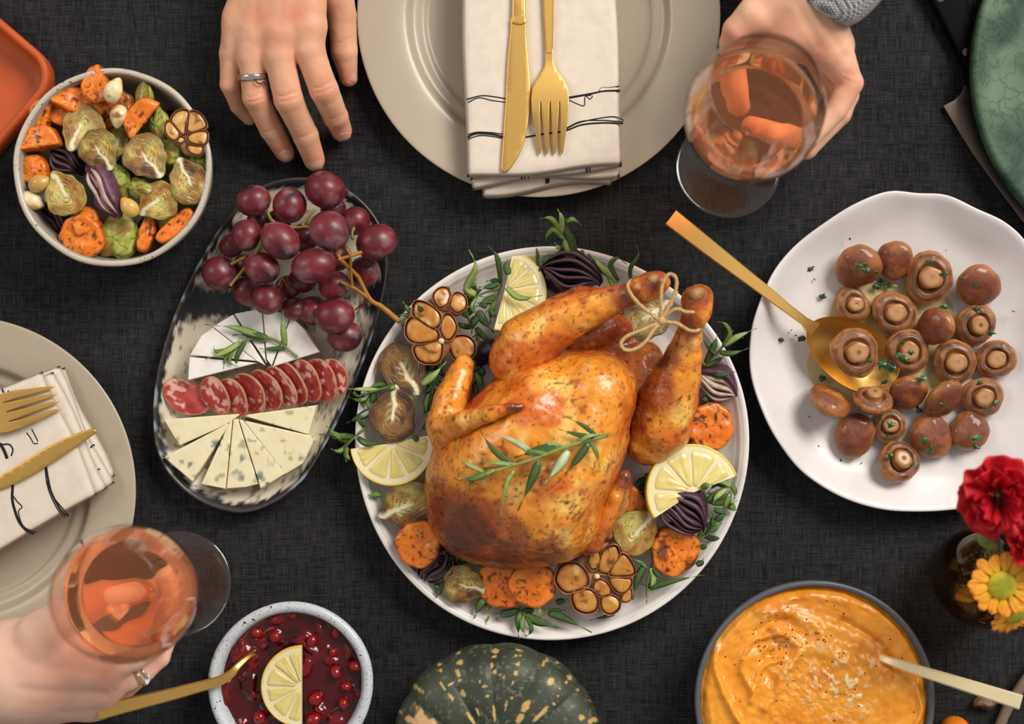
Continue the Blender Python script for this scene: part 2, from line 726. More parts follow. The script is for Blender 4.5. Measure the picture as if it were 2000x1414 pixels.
# ------------------------------------------------------------------ lobed white plate of mushrooms
LZ = .026
pts = [(1735, 373), (1793, 376), (1850, 380), (1908, 408), (1965, 436), (2010, 480), (2045, 560), (2062, 650), (2058, 750), (2035, 850), (1985, 935),
       (1925, 985), (1860, 997), (1790, 1000), (1715, 994), (1640, 970), (1570, 925), (1523, 870), (1490, 810), (1466, 730), (1466, 650), (1482, 590), (1510, 530), (1552, 480), (1605, 438), (1668, 398)]
lc = (1762, 690)
ring = spline(pts, 6, True)
A = np.arctan2(-(ring[:, 1] - lc[1]), ring[:, 0] - lc[0])
Rr = np.hypot(ring[:, 0] - lc[0], ring[:, 1] - lc[1])
o_ = np.argsort(A)
A, Rr = A[o_], Rr[o_]
A = np.r_[A - 2 * PI, A, A + 2 * PI]
Rr = np.r_[Rr, Rr, Rr]
def lobed(t, r, z):
    m = np.interp((t + PI) % (2 * PI) - PI, A, Rr) * K * (1 - LZ / D) / .117
    k = min(1, max(0, (r - .05) / .06))
    return 1 + (m - 1) * k
prof = [(0, .003), (.070, .003), (.072, 0), (.078, 0), (.081, .004), (.100, .013), (.1150, .0235), (.1170, .0255), (.1165, .0270), (.1150, .0272),
        (.1120, .0258), (.103, .0185), (.094, .0125), (.084, .0092), (.07, .0080), (.03, .0076), (0, .0076)]
V, F = lathe(smooth_prof(prof, 2), 156, lobed)
ang = np.arctan2(V[:, 1], V[:, 0])
rad = np.hypot(V[:, 0], V[:, 1])
V[:, 2] += sst(.09, .115, rad) * .0022 * np.sin(7 * ang + 1)
o = mk('lobed_plate', V, F, M_white2)
lcw = W(lc[0], lc[1], LZ)
o.location = (lcw.x, lcw.y, 0)
tag(o, 'white glazed plate with a wavy lobed rim holding the mushrooms', 'plate')
LF = .0078

# ------------------------------------------------------------------ orange tray, corner in view
def rounded_rect(w, h, r, n=10):
    out = []
    for cx, cy, a0 in ((w - r, h - r, 0), (-w + r, h - r, 90), (-w + r, -h + r, 180), (w - r, -h + r, 270)):
        for i in range(n + 1):
            a = math.radians(a0 + 90 * i / n)
            out.append((cx + r * math.cos(a), cy + r * math.sin(a)))
    return out

def tray(root, w, h, rc, zt, m):
    loops = [(0.0, 0.000, -.006), (0.0, 0.0, 0.0), (0.0, .0005, .004)]
    spec = [(-.012, 0.0), (-.004, .001), (-.001, .006), (0, zt - .004), (-.0008, zt - .0012), (-.0026, zt), (-.0052, zt - .0005), (-.0066, zt - .003), (-.008, .0075), (-.011, .0045), (-.018, .004)]
    V, F = [], []
    n = None
    for d, z in spec:
        lp = rounded_rect(w + d, h + d, max(rc + d, .004))
        n = len(lp)
        V += [(x, y, z) for x, y in lp]
    F = grid_faces(len(spec), n, False, True)
    F = [f[::-1] for f in F]
    F = [tuple(reversed(f)) for f in F]
    b = len(V)
    V.append((0, 0, 0))
    V.append((0, 0, .004))
    e = (len(spec) - 1) * n
    for j in range(n):
        F.append((b, (j + 1) % n, j))
        F.append((b + 1, e + j, e + (j + 1) % n))
    return mk('tray_body', V, F, m, root)

TZ = .026
# corner near (108,130); edges run to (0,38) and to (0,300)
e1 = Vector((-108, 92 + 0)).normalized()      # up-left edge direction in picture axes with y up
cor = W(122, 140, TZ)
d1 = Vector((-.76, .65))
d2 = Vector((-.57, -.82))
d2 = Vector((-d1.y, d1.x)) if False else Vector((-.65, -.76))
hw, hh = .13, .10
ctr = Vector((cor.x, cor.y)) + d1 * hw + d2 * hh
root = thing('orange_tray', 'burnt orange rounded square tray at the corner, overlapping the vegetable bowl', 'tray', (ctr.x, ctr.y, 0), rot=(0, 0, math.atan2(d1.y, d1.x)))
tray(root, hw, hh, .026, TZ, M_terra)

# ------------------------------------------------------------------ bowls
def bowl_profile(R, H, rb, wall, lip=.002):
    out = [(0, .003), (rb * .8, .003), (rb * .85, 0), (rb, 0), (rb * 1.04, .003)]
    n = 8
    for i in range(1, n + 1):
        t = i / n
        out.append((rb * 1.04 + (R - rb * 1.04) * math.sin(t * PI / 2) ** .9, .003 + (H - .003) * (1 - math.cos(t * PI / 2)) ** .95))
    out[-1] = (R, H - .001)
    out += [(R - wall * .3, H + lip * .3), (R - wall * .8, H)]
    for i in range(n - 1, -1, -1):
        t = i / n
        out.append((max(rb * 1.0 - wall + (R - wall - rb + wall) * math.sin(t * PI / 2) ** .9, .001), .008 + (H - .009) * (1 - math.cos(t * PI / 2)) ** .95))
    out.append((0, .0075))
    return out

M_bowl = glaze_mat('grey_speckled_stoneware', C(150, 143, 130), C(60, 52, 44), rough=.4, sp_scale=420, th=.70)
M_bowlrim = glaze_mat('worn_pale_rim_glaze', C(190, 180, 164), C(96, 80, 66), rough=.4, sp_scale=420, th=.66)
BZ = .060
bc = W(219, 327, BZ)
br = RR(194, BZ)
root = thing('stoneware_bowl', 'grey speckled stoneware bowl full of roasted vegetables', 'bowl', (bc.x, bc.y, 0))
V, F = lathe(bowl_profile(br - .0006, BZ - .0006, .036, .0045), 128)
mk('bowl_body', V, F, M_bowl, root)
a = np.linspace(0, 2 * PI, 129)[:-1]
V, F = [], []
for i, t in enumerate(a):
    for j in range(8):
        q = 2 * PI * j / 8
        rr = br - .0022 + .0023 * math.cos(q) + .0003 * math.sin(9 * t)
        V.append((rr * math.cos(t), rr * math.sin(t), BZ - .0012 + .0019 * math.sin(q)))
mk('rim', V, [f for f in grid_faces(128, 8, True, True)], M_bowlrim, root)

# cranberry bowl
CZ = .044
cc = W(567, 1337, CZ)
cr = RR(161, CZ)
root = thing('sauce_bowl', 'small white bowl with black flecked rim holding cranberry sauce', 'bowl', (cc.x, cc.y, 0))
M_cb = mat('white_blue_glaze', C(196, 203, 208), rough=.35, coat=.3, spots=[(420, .66, tuple(C(24, 22, 24))), (1100, .64, tuple(C(30, 28, 30)))], bump=(200, .1, .0006))
prof = bowl_profile(cr, CZ, .030, .0085, .002)
V, F = lathe(prof, 112)
ang = np.arctan2(V[:, 1], V[:, 0])
V[:, :2] *= (1 + .006 * np.sin(2 * ang + .4) + .003 * np.sin(5 * ang))[:, None]
mk('bowl_body', V, F, M_cb, root)

# mash bowl
MZ = .048
mc = W(1592, 1369, MZ)
mr = RR(235, MZ)
root = thing('grey_bowl', 'dark grey matte bowl filled with orange mash', 'bowl', (mc.x, mc.y, 0))
M_gb = mat('dark_grey_stoneware', C(86, 87, 92), rough=.42, coat=.2, var=(30, .08), bump=(300, .1, .0005))
V, F = lathe(bowl_profile(mr, MZ, .05, .005), 128)
mk('bowl_body', V, F, M_gb, root)

# ------------------------------------------------------------------ oval platter of cheese
OZ = .017
opts = [(560, 348), (640, 352), (700, 385), (743, 440), (757, 510), (746, 590), (716, 690), (680, 780), (640, 862), (590, 940), (530, 985), (470, 1002), (400, 985),
        (345, 945), (310, 890), (299, 820), (305, 740), (325, 660), (355, 580), (395, 500), (440, 430), (490, 375)]
oring = spline(opts, 8, True)[::-1]
oc = (528, 675)
ocw = W(*oc, OZ)
OW = np.array([tuple(W(p[0], p[1], OZ))[:2] for p in oring]) - np.array([ocw.x, ocw.y])
nO = len(OW)
rings = [(0, .003, 0), (.55, .003, 0), (.72, .003, 0), (.735, 0, 0), (.78, 0, 0), (.80, .003, 0), (.90, .008, 0), (.97, .0135, 0), (.995, .0158, 0), (1, .0168, 0), (.996, .0178, 1), (.985, .0180, 1)]
rings += [(.985 - .235 * t, .0178 - .0122 * math.sin(t * PI / 2) ** .8, 1) for t in np.linspace(.04, 1, 20)]
rings += [(.75 * (1 - t), .0056 - .0006 * t, 1) for t in np.linspace(.02, 1, 64)]
V, F, IN = [], [], []
for s, z, inn in rings:
    for x, y in OW:
        V.append((x * s, y * s, z))
        IN.append(inn * s)
V = np.array(V)
IN = np.array(IN)
F = grid_faces(len(rings), nO, False, True)
U = V[:, 0] / (K * (1 - OZ / D)) + oc[0]
Vv = oc[1] - V[:, 1] / (K * (1 - OZ / D))
Q = np.stack([U, Vv, np.zeros(len(U))], 1)
n1 = fbm(Q, .03, 4, 3)
nst = fbm(np.stack([U * .05 + Vv * .006, Vv * .015, Vv * 0], 1), 1.0, 3, 9)
cream = mixc(C(214, 203, 184), C(186, 174, 154), n1)
dark = C(24, 27, 34)
n2 = fbm(Q, .11, 2, 21)
edge_ = sst(.938, .952, IN + (n2 - .5) * .06)
# dark brush bands across the dish
def band(Lv, w, slope):
    d = Vv - (Lv + (U - 360) * slope)
    return 1 - sst(w - 6, w + 6, np.abs(d) + (n2 - .5) * 30)
b1 = band(592, 32, -.03) * np.maximum(1 - sst(470, 520, U + (n2 - .5) * 60), sst(690, 715, U + (n2 - .5) * 40))
fl = sst(.72, .75, fbm(np.stack([U * .11 + Vv * .02, Vv * .045, U * 0], 1), 1.0, 2, 5)) * sst(.50, .72, IN + (n1 - .5) * .2)
b2 = sst(0, 1, (1 - sst(20, 60, np.hypot((U - 640) * .8, Vv - 880)))) * .0
blotch = sst(.60, .64, fbm(Q, .018, 3, 44)) * sst(.86, .90, IN)
col = mixc(cream, flat(len(V), dark), np.maximum.reduce([edge_, b1, fl * .55, blotch * sst(-60, 40, 620 - Vv)]))
spk = sst(.81, .84, vnoise(Q, .20, 8))
col = mixc(col, flat(len(V), C(60, 58, 60)), spk * .8)
rimw = (IN == 0) | (IN > .975)
col = np.where(rimw[:, None], mixc(C(58, 52, 50), C(130, 140, 150), sst(.66, .72, vnoise(Q, .06, 6))), col)
M_oval = mat('cream_and_ink_glaze', None, rough=.34, coat=.15, bump=(180, .12, .0008))
o = mk('oval_dish', V, F, M_oval, col=col)
o.location = (ocw.x, ocw.y, 0)
tag(o, 'long oval cream dish with ink blue edge holding grapes and cheese', 'dish')
OF = .0058

# ------------------------------------------------------------------ green marble plate
GZ = .022
gc = W(2286, 136, GZ)
gr = RR(392, GZ)
m = bpy.data.materials.new('green_marble')
m.use_nodes = True
nt = m.node_tree
N, L = nt.nodes, nt.links
p = N['Principled BSDF']
tc = N.new('ShaderNodeTexCoord')
n1 = N.new('ShaderNodeTexNoise')
n1.inputs['Scale'].default_value = 22
n1.inputs['Detail'].default_value = 7
n1.inputs['Distortion'].default_value = .8
L.new(tc.outputs['Object'], n1.inputs['Vector'])
vo = N.new('ShaderNodeTexVoronoi')
vo.feature = 'DISTANCE_TO_EDGE'
vo.inputs['Scale'].default_value = 75
mxv = N.new('ShaderNodeMix')
mxv.data_type = 'VECTOR'
mxv.inputs['Factor'].default_value = .06
L.new(tc.outputs['Object'], mxv.inputs['A'])
L.new(n1.outputs['Color'], mxv.inputs['B'])
L.new(mxv.outputs['Result'], vo.inputs['Vector'])
ramp = N.new('ShaderNodeValToRGB')
el = ramp.color_ramp.elements
el[0].position, el[0].color = .3, (*C(26, 48, 38), 1)
el[1].position, el[1].color = .68, (*C(96, 118, 94), 1)
e = el.new(.48)
e.color = (*C(58, 84, 64), 1)
L.new(n1.outputs['Fac'], ramp.inputs[0])
mr_ = N.new('ShaderNodeMapRange')
mr_.inputs['From Max'].default_value = .06
mr_.inputs['To Min'].default_value = .55
L.new(vo.outputs['Distance'], mr_.inputs['Value'])
sc = N.new('ShaderNodeVectorMath')
sc.operation = 'SCALE'
L.new(ramp.outputs[0], sc.inputs[0])
L.new(mr_.outputs[0], sc.inputs['Scale'])
L.new(sc.outputs[0], p.inputs['Base Color'])
p.inputs['Roughness'].default_value = .55
p.inputs['Specular IOR Level'].default_value = .25
prof = [(0, .006), (.10, .006), (.148, .006), (.1525, .009), (.1550, .0145), (.1545, .0195), (.1520, .0215), (.149, .0212), (.14, .0190), (.12, .0165), (.06, .0155), (0, .0155)]
s_ = gr / .155
V, F = lathe([(a * s_, b) for a, b in smooth_prof(prof, 2)], 128)
o = mk('marble_plate', V, F, m)
o.location = (gc.x, gc.y, .0048)
tag(o, 'green veined marble plate resting on the kitchen knife', 'plate')

# ------------------------------------------------------------------ kitchen knife under it
root = thing('kitchen_knife', 'broad steel kitchen knife with black riveted handle, under green marble plate', 'knife', tuple(W(1900, 150, 0)))
org = np.array(W(1900, 150, 0))
P2 = lambda L_, z: [tuple(W(u, v, z))[:2] for u, v in L_]
blade = [(1887, 160), (1877, 183), (1862, 196), (1842, 206), (1900, 300), (1952, 372), (2003, 440), (2060, 500), (2130, 556), (2200, 596), (2090, 420), (2000, 290), (1940, 200), (1920, 165)]
V, F = outline_solid(P2(blade, .004), .0012, .0034, .0006)
auto_smooth(mk('blade', V, F, M_steel, root, origin=org))
handle = [(1812, -12), (1850, 60), (1886, 134), (1892, 166), (1925, 172), (1945, 150), (1900, 40), (1870, -60), (1800, -140), (1760, -100)]
V, F = outline_solid(P2(spline(handle, 4, True), .010), .0, .0105, .003)
M_blackh = mat('black_handle', C(15, 14, 15), rough=.7, spec=.08)
auto_smooth(mk('handle', V, F, M_blackh, root, origin=org))
for u, v in ((1838, -4), (1889, 101)):
    V, F = lathe([(0, 0), (.0034, 0), (.0034, .0012), (.0026, .0017), (0, .0018)], 20)
    q = W(u, v, .0125)
    mk('rivet', V, F, M_steel, root, origin=org - np.array((q.x, q.y, .0095)))

# ------------------------------------------------------------------ cutlery
def flat_cut(name, outline, t, m, parent, org, zf, n=40, bev=.0006):
    """flat piece from a world-space xy outline, bent by zf(x, y)"""
    xs_ = [p[0] for p in outline]
    ys_ = [p[1] for p in outline]
    cuts = {'x': np.linspace(min(xs_), max(xs_), max(3, int(n * (max(xs_) - min(xs_)) / (max(xs_) - min(xs_) + max(ys_) - min(ys_)))))[1:-1],
            'y': np.linspace(min(ys_), max(ys_), max(3, int(n * (max(ys_) - min(ys_)) / (max(xs_) - min(xs_) + max(ys_) - min(ys_)))))[1:-1]}
    V, F = outline_solid(outline, -t / 2, t / 2, bev, cuts, zf)
    return auto_smooth(mk(name, V, F, m, parent, origin=org), 40)

def seg_coord(a, b):
    """s (0..1 along a->b) in world xy from picture points"""
    A_, B_ = np.array(W(*a, 0))[:2], np.array(W(*b, 0))[:2]
    d = B_ - A_
    L2 = d @ d
    return lambda x, y: ((x - A_[0]) * d[0] + (y - A_[1]) * d[1]) / L2

NZ = .0385    # top of the folded napkin
# knife on the upper napkin
def table_knife(label, base, tip, pts, zb, zt):
    org = np.array(W(*base, 0))
    root = thing('table_knife', label, 'knife', tuple(org + np.array((0, 0, zb))), 'gold cutlery')
    s = seg_coord(base, tip)
    zf = lambda x, y: zb + (zt - zb) * s(x, y)
    hz = (zb + zt) / 2
    hnd, bld = pts
    o3 = org + np.array((0, 0, zb))
    flat_cut('blade', [tuple(W(u, v, hz))[:2] for u, v in spline(bld, 3, True)], .0024, M_gold, root, o3, zf, bev=.0009)
    flat_cut('handle', [tuple(W(u, v, hz))[:2] for u, v in spline(hnd, 3, True)], .0042, M_gold, root, o3, zf, bev=.0012)
    return root

kb = [(1000, 30), (997, 60), (991, 120), (987, 200), (983, 260), (979, 320), (980, 334), (988, 337), (1002, 322), (1020, 290), (1032, 240), (1037, 180), (1034, 130), (1028, 70), (1027, 30)]
kh = [(1001, -230), (1001, -100), (1000, 30), (1001, 46), (1014, 50), (1026, 46), (1027, 30), (1028, -100), (1030, -230), (1015, -238)]
table_knife('gold table knife on the napkin of the upper plate', (1012, -200), (984, 330), (kh, kb), NZ + .002, NZ + .0012)
kb2 = [(-60, 962), (-10, 935), (40, 905), (90, 874), (140, 850), (175, 838), (186, 838), (188, 845), (170, 858), (130, 886), (80, 918), (30, 945), (-10, 960), (-60, 985)]
kh2 = [(-260, 1085), (-150, 1020), (-60, 960), (-48, 962), (-46, 972), (-60, 987), (-150, 1045), (-250, 1108), (-262, 1100)]
table_knife('gold table knife crossing the napkin of the side plate', (-200, 1050), (186, 842), (kh2, kb2), NZ + .003, NZ + .0012)

def table_fork(label, base, tip, halfw, z):
    """base: handle end, tip: tine ends, along one line; built in its own frame (x along the fork)"""
    A_, B_ = W(*base, z), W(*tip, z)
    Ltot = (B_ - A_).length
    w = halfw
    root = thing('table_fork', label, 'fork', (A_.x, A_.y, z), 'gold cutlery', rot=(0, 0, math.atan2(B_.y - A_.y, B_.x - A_.x)))
    Lh = Ltot
    hx = Lh - .068          # where the head begins
    tx = Lh - .0395         # slot roots
    def zf(x, y):
        t = np.clip((x - hx) / (Lh - hx), 0, 1)
        return .0016 + .0035 * np.sin(t * PI) * 1.0 - .0012 * t
    top = [(hx - .012, .0026), (hx, .0032), (hx + .006, .0058), (hx + .012, .0098), (hx + .018, .0128), (hx + .026, .0138), (tx, .0138)]
    out = [(x, y) for x, y in top]
    ws = .0138 * 2 / 7.0 * 1.02
    edges = []
    # four tines and three slots
    cen = [.0138 - ws * .85 - i * (.0138 * 2 - ws * 1.7) / 3 for i in range(4)]
    for i, cy in enumerate(cen):
        cyt = cy * .80
        hw_ = ws * .78
        if i == 0:
            out += [(tx + .010, .0134), (Lh - .004, cyt + .0013)]
        else:
            out += [(tx + .010, cy + hw_ * .85), (Lh - .004, cyt + .0013)]
        out += [(Lh, cyt + .0004), (Lh, cyt - .0004), (Lh - .004, cyt - .0013)]
        if i < 3:
            out += [(tx + .010, cy - hw_ * .85), (tx + .0015, cy - hw_), (tx, (cy + cen[i + 1]) / 2), (tx + .0015, cen[i + 1] + hw_)]
        else:
            out += [(tx + .010, -.0134)]
    out += [(x, -y) for x, y in top[::-1]]
    sc_ = w / .0138
    out = [(x, y * sc_) for x, y in out]
    cuts = {'x': np.linspace(hx - .012, Lh, 26)[1:-1]}
    V, F = outline_solid(out, -.0009, .0009, .0004, cuts, zf)
    auto_smooth(mk('head', V, F, M_gold, root), 40)
    st = []
    for t in np.linspace(0, 1, 14):
        x = t * (hx - .008)
        hw_ = .0042 * (1 - t) ** .8 + .0026
        st.append(((x, 0, .0016 + .0), hw_, hw_, .0034))
    V, F = ribbon(st)
    auto_smooth(mk('handle', V, F, M_gold, root), 40)
    return root

table_fork('gold table fork on the napkin of the upper plate', (1066, -260), (1076, 301), RR(36.5, NZ), NZ + .001)
table_fork('gold table fork on the napkin of the side plate', (-440, 935), (113, 777), RR(38, NZ), NZ + .001)

# ------------------------------------------------------------------ folded napkins
def napkin(label, quad, layers, lines, ends):
    """quad: picture corners (far-left, far-right, near-right, near-left) of the top fold; layers: list of (inset spec)"""
    c = W(sum(p[0] for p in quad) / 4, sum(p[1] for p in quad) / 4, NZ)
    org = np.array((c.x, c.y, .0182))
    root = thing('napkin', label, 'napkin', tuple(org), 'folded linen napkins')
    q = [np.array(p, float) for p in quad]
    def surf(s, t):            # s across 0..1, t along 0..1 (far to near)
        return (q[0] * (1 - s) + q[1] * s) * (1 - t) + (q[3] * (1 - s) + q[2] * s) * t
    L_ = len(layers)
    for k, (s0, s1, t1, z0, z1, wav) in enumerate(layers):
        nu, nv = 40, 54
        Vt, Vb = [], []
        rng = 10 * k
        for i in range(nu):
            s = s0 + (s1 - s0) * i / (nu - 1)
            e = min(i, nu - 1 - i) / (nu - 1) * (s1 - s0)
            for j in range(nv):
                t = j / (nv - 1) * t1
                tt = t + (t1 / 1.0) * .0
                pu = surf(s, tt)
                # near edge sags and wanders
                wv = wav * math.sin(s * 7 + k * 1.7) * sst(.75, 1, t / t1)
                pu = pu + np.array((0, 0)) + (q[3] - q[0]) / np.linalg.norm(q[3] - q[0]) * wv
                # side edges bow
                pu = pu + (q[1] - q[0]) / np.linalg.norm(q[1] - q[0]) * (4 * math.sin(t * 9 + k) * (s - .5))
                ed = min(e / .03, (t1 - t) / (.03 * t1), 1.0)
                rd = math.sqrt(max(0, 1 - (1 - ed) ** 2))
                droop = 0
                zm = (z0 + z1) / 2
                hz = (z1 - z0) / 2
                nz = .0010 * (vnoise(np.array([[pu[0], pu[1], k * 50]]), .018, 4)[0] - .5)
                Vt.append(tuple(W(pu[0], pu[1], zm + hz * rd + nz)))
                Vb.append(tuple(W(pu[0], pu[1], zm - hz * rd + nz)))
        n = nu * nv
        V = np.array(Vt + Vb)
        F = [f[::-1] for f in grid_faces(nu, nv)] + grid_faces(nu, nv, off=n)
        per = [(i * nv, (i + 1) * nv) for i in range(nu - 1)] + [((nu - 1) * nv + j, (nu - 1) * nv + j + 1) for j in range(nv - 1)] + \
              [(i * nv + nv - 1, (i - 1) * nv + nv - 1) for i in range(nu - 1, 0, -1)] + [(j, j - 1) for j in range(nv - 1, 0, -1)]
        F += [(a_, n + a_, n + b_, b_) for a_, b_ in per]
        mk('fold', V, F, M_linen, root, origin=org)
    for line, z, r in lines:
        pts = spline([tuple(W(u, v, z)) for u, v in line], 5)
        pts[:, 2] += .0
        V, F = tube(pts, r * 1.4, 6, flat_k=.3, up=np.array((0, 0, 1.0)))
        mk('stripe', V, F, M_thread, root, origin=org)
    return root

z0 = .0182
layers = [(.10, .93, 1.062, z0, z0 + .0062, 8), (.03, .985, 1.03, z0 + .006, z0 + .0115, 7), (.02, 1.0, 1.008, z0 + .0112, z0 + .0160, 5), (0, 1, 1.0, z0 + .0155, NZ - .0005, 4)]
zl = NZ - .0003
lines_top = [
    ([(911, 194), (940, 187), (965, 189), (988, 193)], zl, .00035), ([(914, 200), (935, 191), (960, 196), (988, 200)], zl, .0003),
    ([(1110, 191), (1150, 184), (1180, 178), (1211, 177)], zl, .0006), ([(1110, 195), (1130, 204), (1141, 206), (1143, 189), (1155, 186)], zl, .0003),
    ([(1168, 182), (1175, 171), (1190, 171), (1210, 168)], zl, .0003), ([(1146, 188), (1152, 194), (1158, 187)], zl, .0003),
    ([(913, 268), (930, 261), (960, 262), (982, 267)], zl, .0005), ([(913, 263), (932, 258), (960, 259), (982, 262)], zl, .0003), ([(913, 272), (935, 265), (960, 266), (980, 270)], zl, .0003),
    ([(1026, 268), (1060, 262), (1102, 256), (1135, 244), (1175, 240), (1217, 241)], zl, .00045), ([(1104, 253), (1130, 240), (1170, 231), (1200, 228), (1218, 235)], zl, .0003), ([(1106, 250), (1135, 237), (1175, 235), (1217, 238)], zl, .0003),
]
for x, y, w_ in ((1018, 345, 3), (1024, 344, 2), (1031, 343, 2), (1081, 331, 4), (1089, 330, 2), (1094, 330, 2), (1145, 331, 3), (1151, 330, 2)):
    lines_top.append(([(x, y - 7), (x + 1, y), (x + 1, y + 6)], z0 + .0168, .00018 * w_))
for x, y, w_ in ((1067, 351, 3), (1071, 351, 2)):
    lines_top.append(([(x, y - 6), (x + .5, y), (x, y + 7)], z0 + .0068, .0002 * w_))
napkin('cream linen napkin with black stitched stripes on the upper plate', [(898, -210), (1196, -210), (1216, 326), (911, 350)], layers, lines_top, None)
lines_l = [
    ([(52, 845), (60, 856), (66, 866), (74, 866)], zl, .0003), ([(62, 838), (68, 850), (74, 862)], zl, .0003), ([(0, 866), (8, 880), (14, 895)], zl, .0008), ([(4, 868), (18, 868), (25, 878), (22, 890)], zl, .0004),
    ([(90, 910), (94, 935), (100, 960), (112, 985), (122, 1000), (134, 1008)], zl, .0005), ([(88, 910), (91, 940), (98, 965), (110, 990), (120, 1004), (128, 1010)], zl, .0003), ([(92, 940), (103, 968), (118, 988), (134, 1006)], zl, .0003),
    ([(25, 946), (24, 975), (30, 1000), (38, 1020), (52, 1036), (66, 1042)], zl, .0007), ([(23, 965), (34, 980), (43, 990), (36, 1000), (46, 1028), (72, 1040)], zl, .0003),
]
for x, y in ((32, 790), (37, 789), (44, 805), (48, 803), (52, 822), (57, 820), (6, 764), (18, 768)):
    lines_l.append(([(x - 2, y - 5), (x, y), (x + 2, y + 5)], zl, .0004))
lines_l.append(([(177, 874), (181, 870), (185, 869)], z0 + .0115, .0004))
lines_l.append(([(183, 922), (189, 918), (195, 916)], z0 + .0115, .0004))
napkin('cream linen napkin with black stitched stripes on the side plate', [(-330, 1260), (-430, 930), (97, 718), (206, 958)],
       [(.06, .96, 1.045, z0, z0 + .0062, 4), (.01, .99, 1.03, z0 + .006, z0 + .0115, 4), (.0, .97, 1.01, z0 + .0112, z0 + .0160, 3), (0, 1, .975, z0 + .0155, NZ - .0005, 3)], lines_l, None)
# ------------------------------------------------------------------ food materials
M_veg = mat('roasted_vegetable', None, rough=.36, coat=.35, var=(300, .12), bump=(420, .35, .0008))
M_sprout = mat('roasted_sprout', None, rough=.38, coat=.3, var=(350, .1), bump=(500, .25, .0006))
M_sweet = mat('roasted_sweet_potato', None, rough=.42, coat=.3, var=(220, .14), bump=(380, .5, .0009), sss=.15, sssr=(.004, .0015, .0005))
M_mush = mat('buttered_mushroom', None, rough=.30, coat=.5, var=(160, .16), bump=(260, .35, .0007))
M_cheese = mat('soft_cheese', None, rough=.5, coat=.05, sss=.15, sssr=(.004, .003, .002), bump=(350, .25, .0006))
M_meat = mat('cured_meat', None, rough=.36, coat=.25, sss=.1, sssr=(.004, .001, .001), bump=(500, .3, .0005))
M_grape = mat('grape_skin', None, rough=.42, coat=.15, sss=.12, sssr=(.005, .001, .001), var=(130, .22))
M_stem = mat('grape_stalk', None, rough=.55, bump=(600, .3, .0005))
M_leaf = mat('rosemary_leaf', None, rough=.42, coat=.15, var=(250, .15))
M_onion = mat('roasted_red_onion', None, rough=.5, coat=.08, var=(200, .2), bump=(260, .6, .001))
M_lemon = mat('lemon_flesh', None, rough=.28, coat=.4, sss=.25, sssr=(.006, .005, .002), bump=(420, .25, .0006))
M_garlic = mat('roasted_garlic', None, rough=.34, coat=.35, var=(220, .12), bump=(350, .3, .0006))
M_skin = mat('chicken_skin', None, rough=.34, coat=.45, var=(160, .14), bump=(330, .45, .0012), sss=.08, sssr=(.005, .002, .001))

def euler_to(zdir, spin=0.0):
    """rotation that turns +Z to zdir after a spin about Z"""
    q = Vector((0, 0, 1)).rotation_difference(Vector(zdir).normalized())
    return (q.to_matrix() @ Matrix.Rotation(spin, 3, 'Z')).to_euler()

def polar_slab(rf, nr, na, zt, zb, bev, edge_n=5):
    """closed slab over a polar outline rf(theta); returns verts, faces, normalised radius, tag (1 top, .5 side, 0 bottom)"""
    V, Rn, T = [], [], []
    th = np.linspace(0, 2 * PI, na + 1)[:-1]
    rr = np.array([rf(t) for t in th])
    rings = []
    for i in range(1, nr + 1):
        s = i / nr
        rings.append((s, 0, zt, s, 1))
    for i in range(1, edge_n + 1):
        a = i / edge_n * PI / 2
        rings.append((1, bev * math.sin(a), zt - bev * (1 - math.cos(a)), 1, .5 + .5 * math.cos(a)))
    rings.append((1, bev * 1.05, (zt + zb) / 2, 1, .5))
    for i in range(0, edge_n + 1):
        a = PI / 2 - i / edge_n * PI / 2
        rings.append((1, bev * math.sin(a), zb + bev * (1 - math.cos(a)), 1, .4 * math.sin(a)))
    rings.append((.5, 0, zb, .5, 0))
    V.append((0, 0, zt)); Rn.append(0); T.append(1)
    for s, off, z, rn, tg in rings:
        for t, r in zip(th, rr):
            V.append(((r * s + off) * math.cos(t), (r * s + off) * math.sin(t), z))
            Rn.append(rn); T.append(tg)
    F = [(0, 1 + j, 1 + (j + 1) % na) for j in range(na)]
    m = len(rings)
    F += [f for f in [(1 + i * na + j, 1 + (i + 1) * na + j, 1 + (i + 1) * na + (j + 1) % na, 1 + i * na + (j + 1) % na) for i in range(m - 1) for j in range(na)]]
    V.append((0, 0, zb)); Rn.append(0); T.append(0)
    e = 1 + (m - 1) * na
    F += [(len(V) - 1, e + (j + 1) % na, e + j) for j in range(na)]
    return np.array(V), F, np.array(Rn), np.array(T)

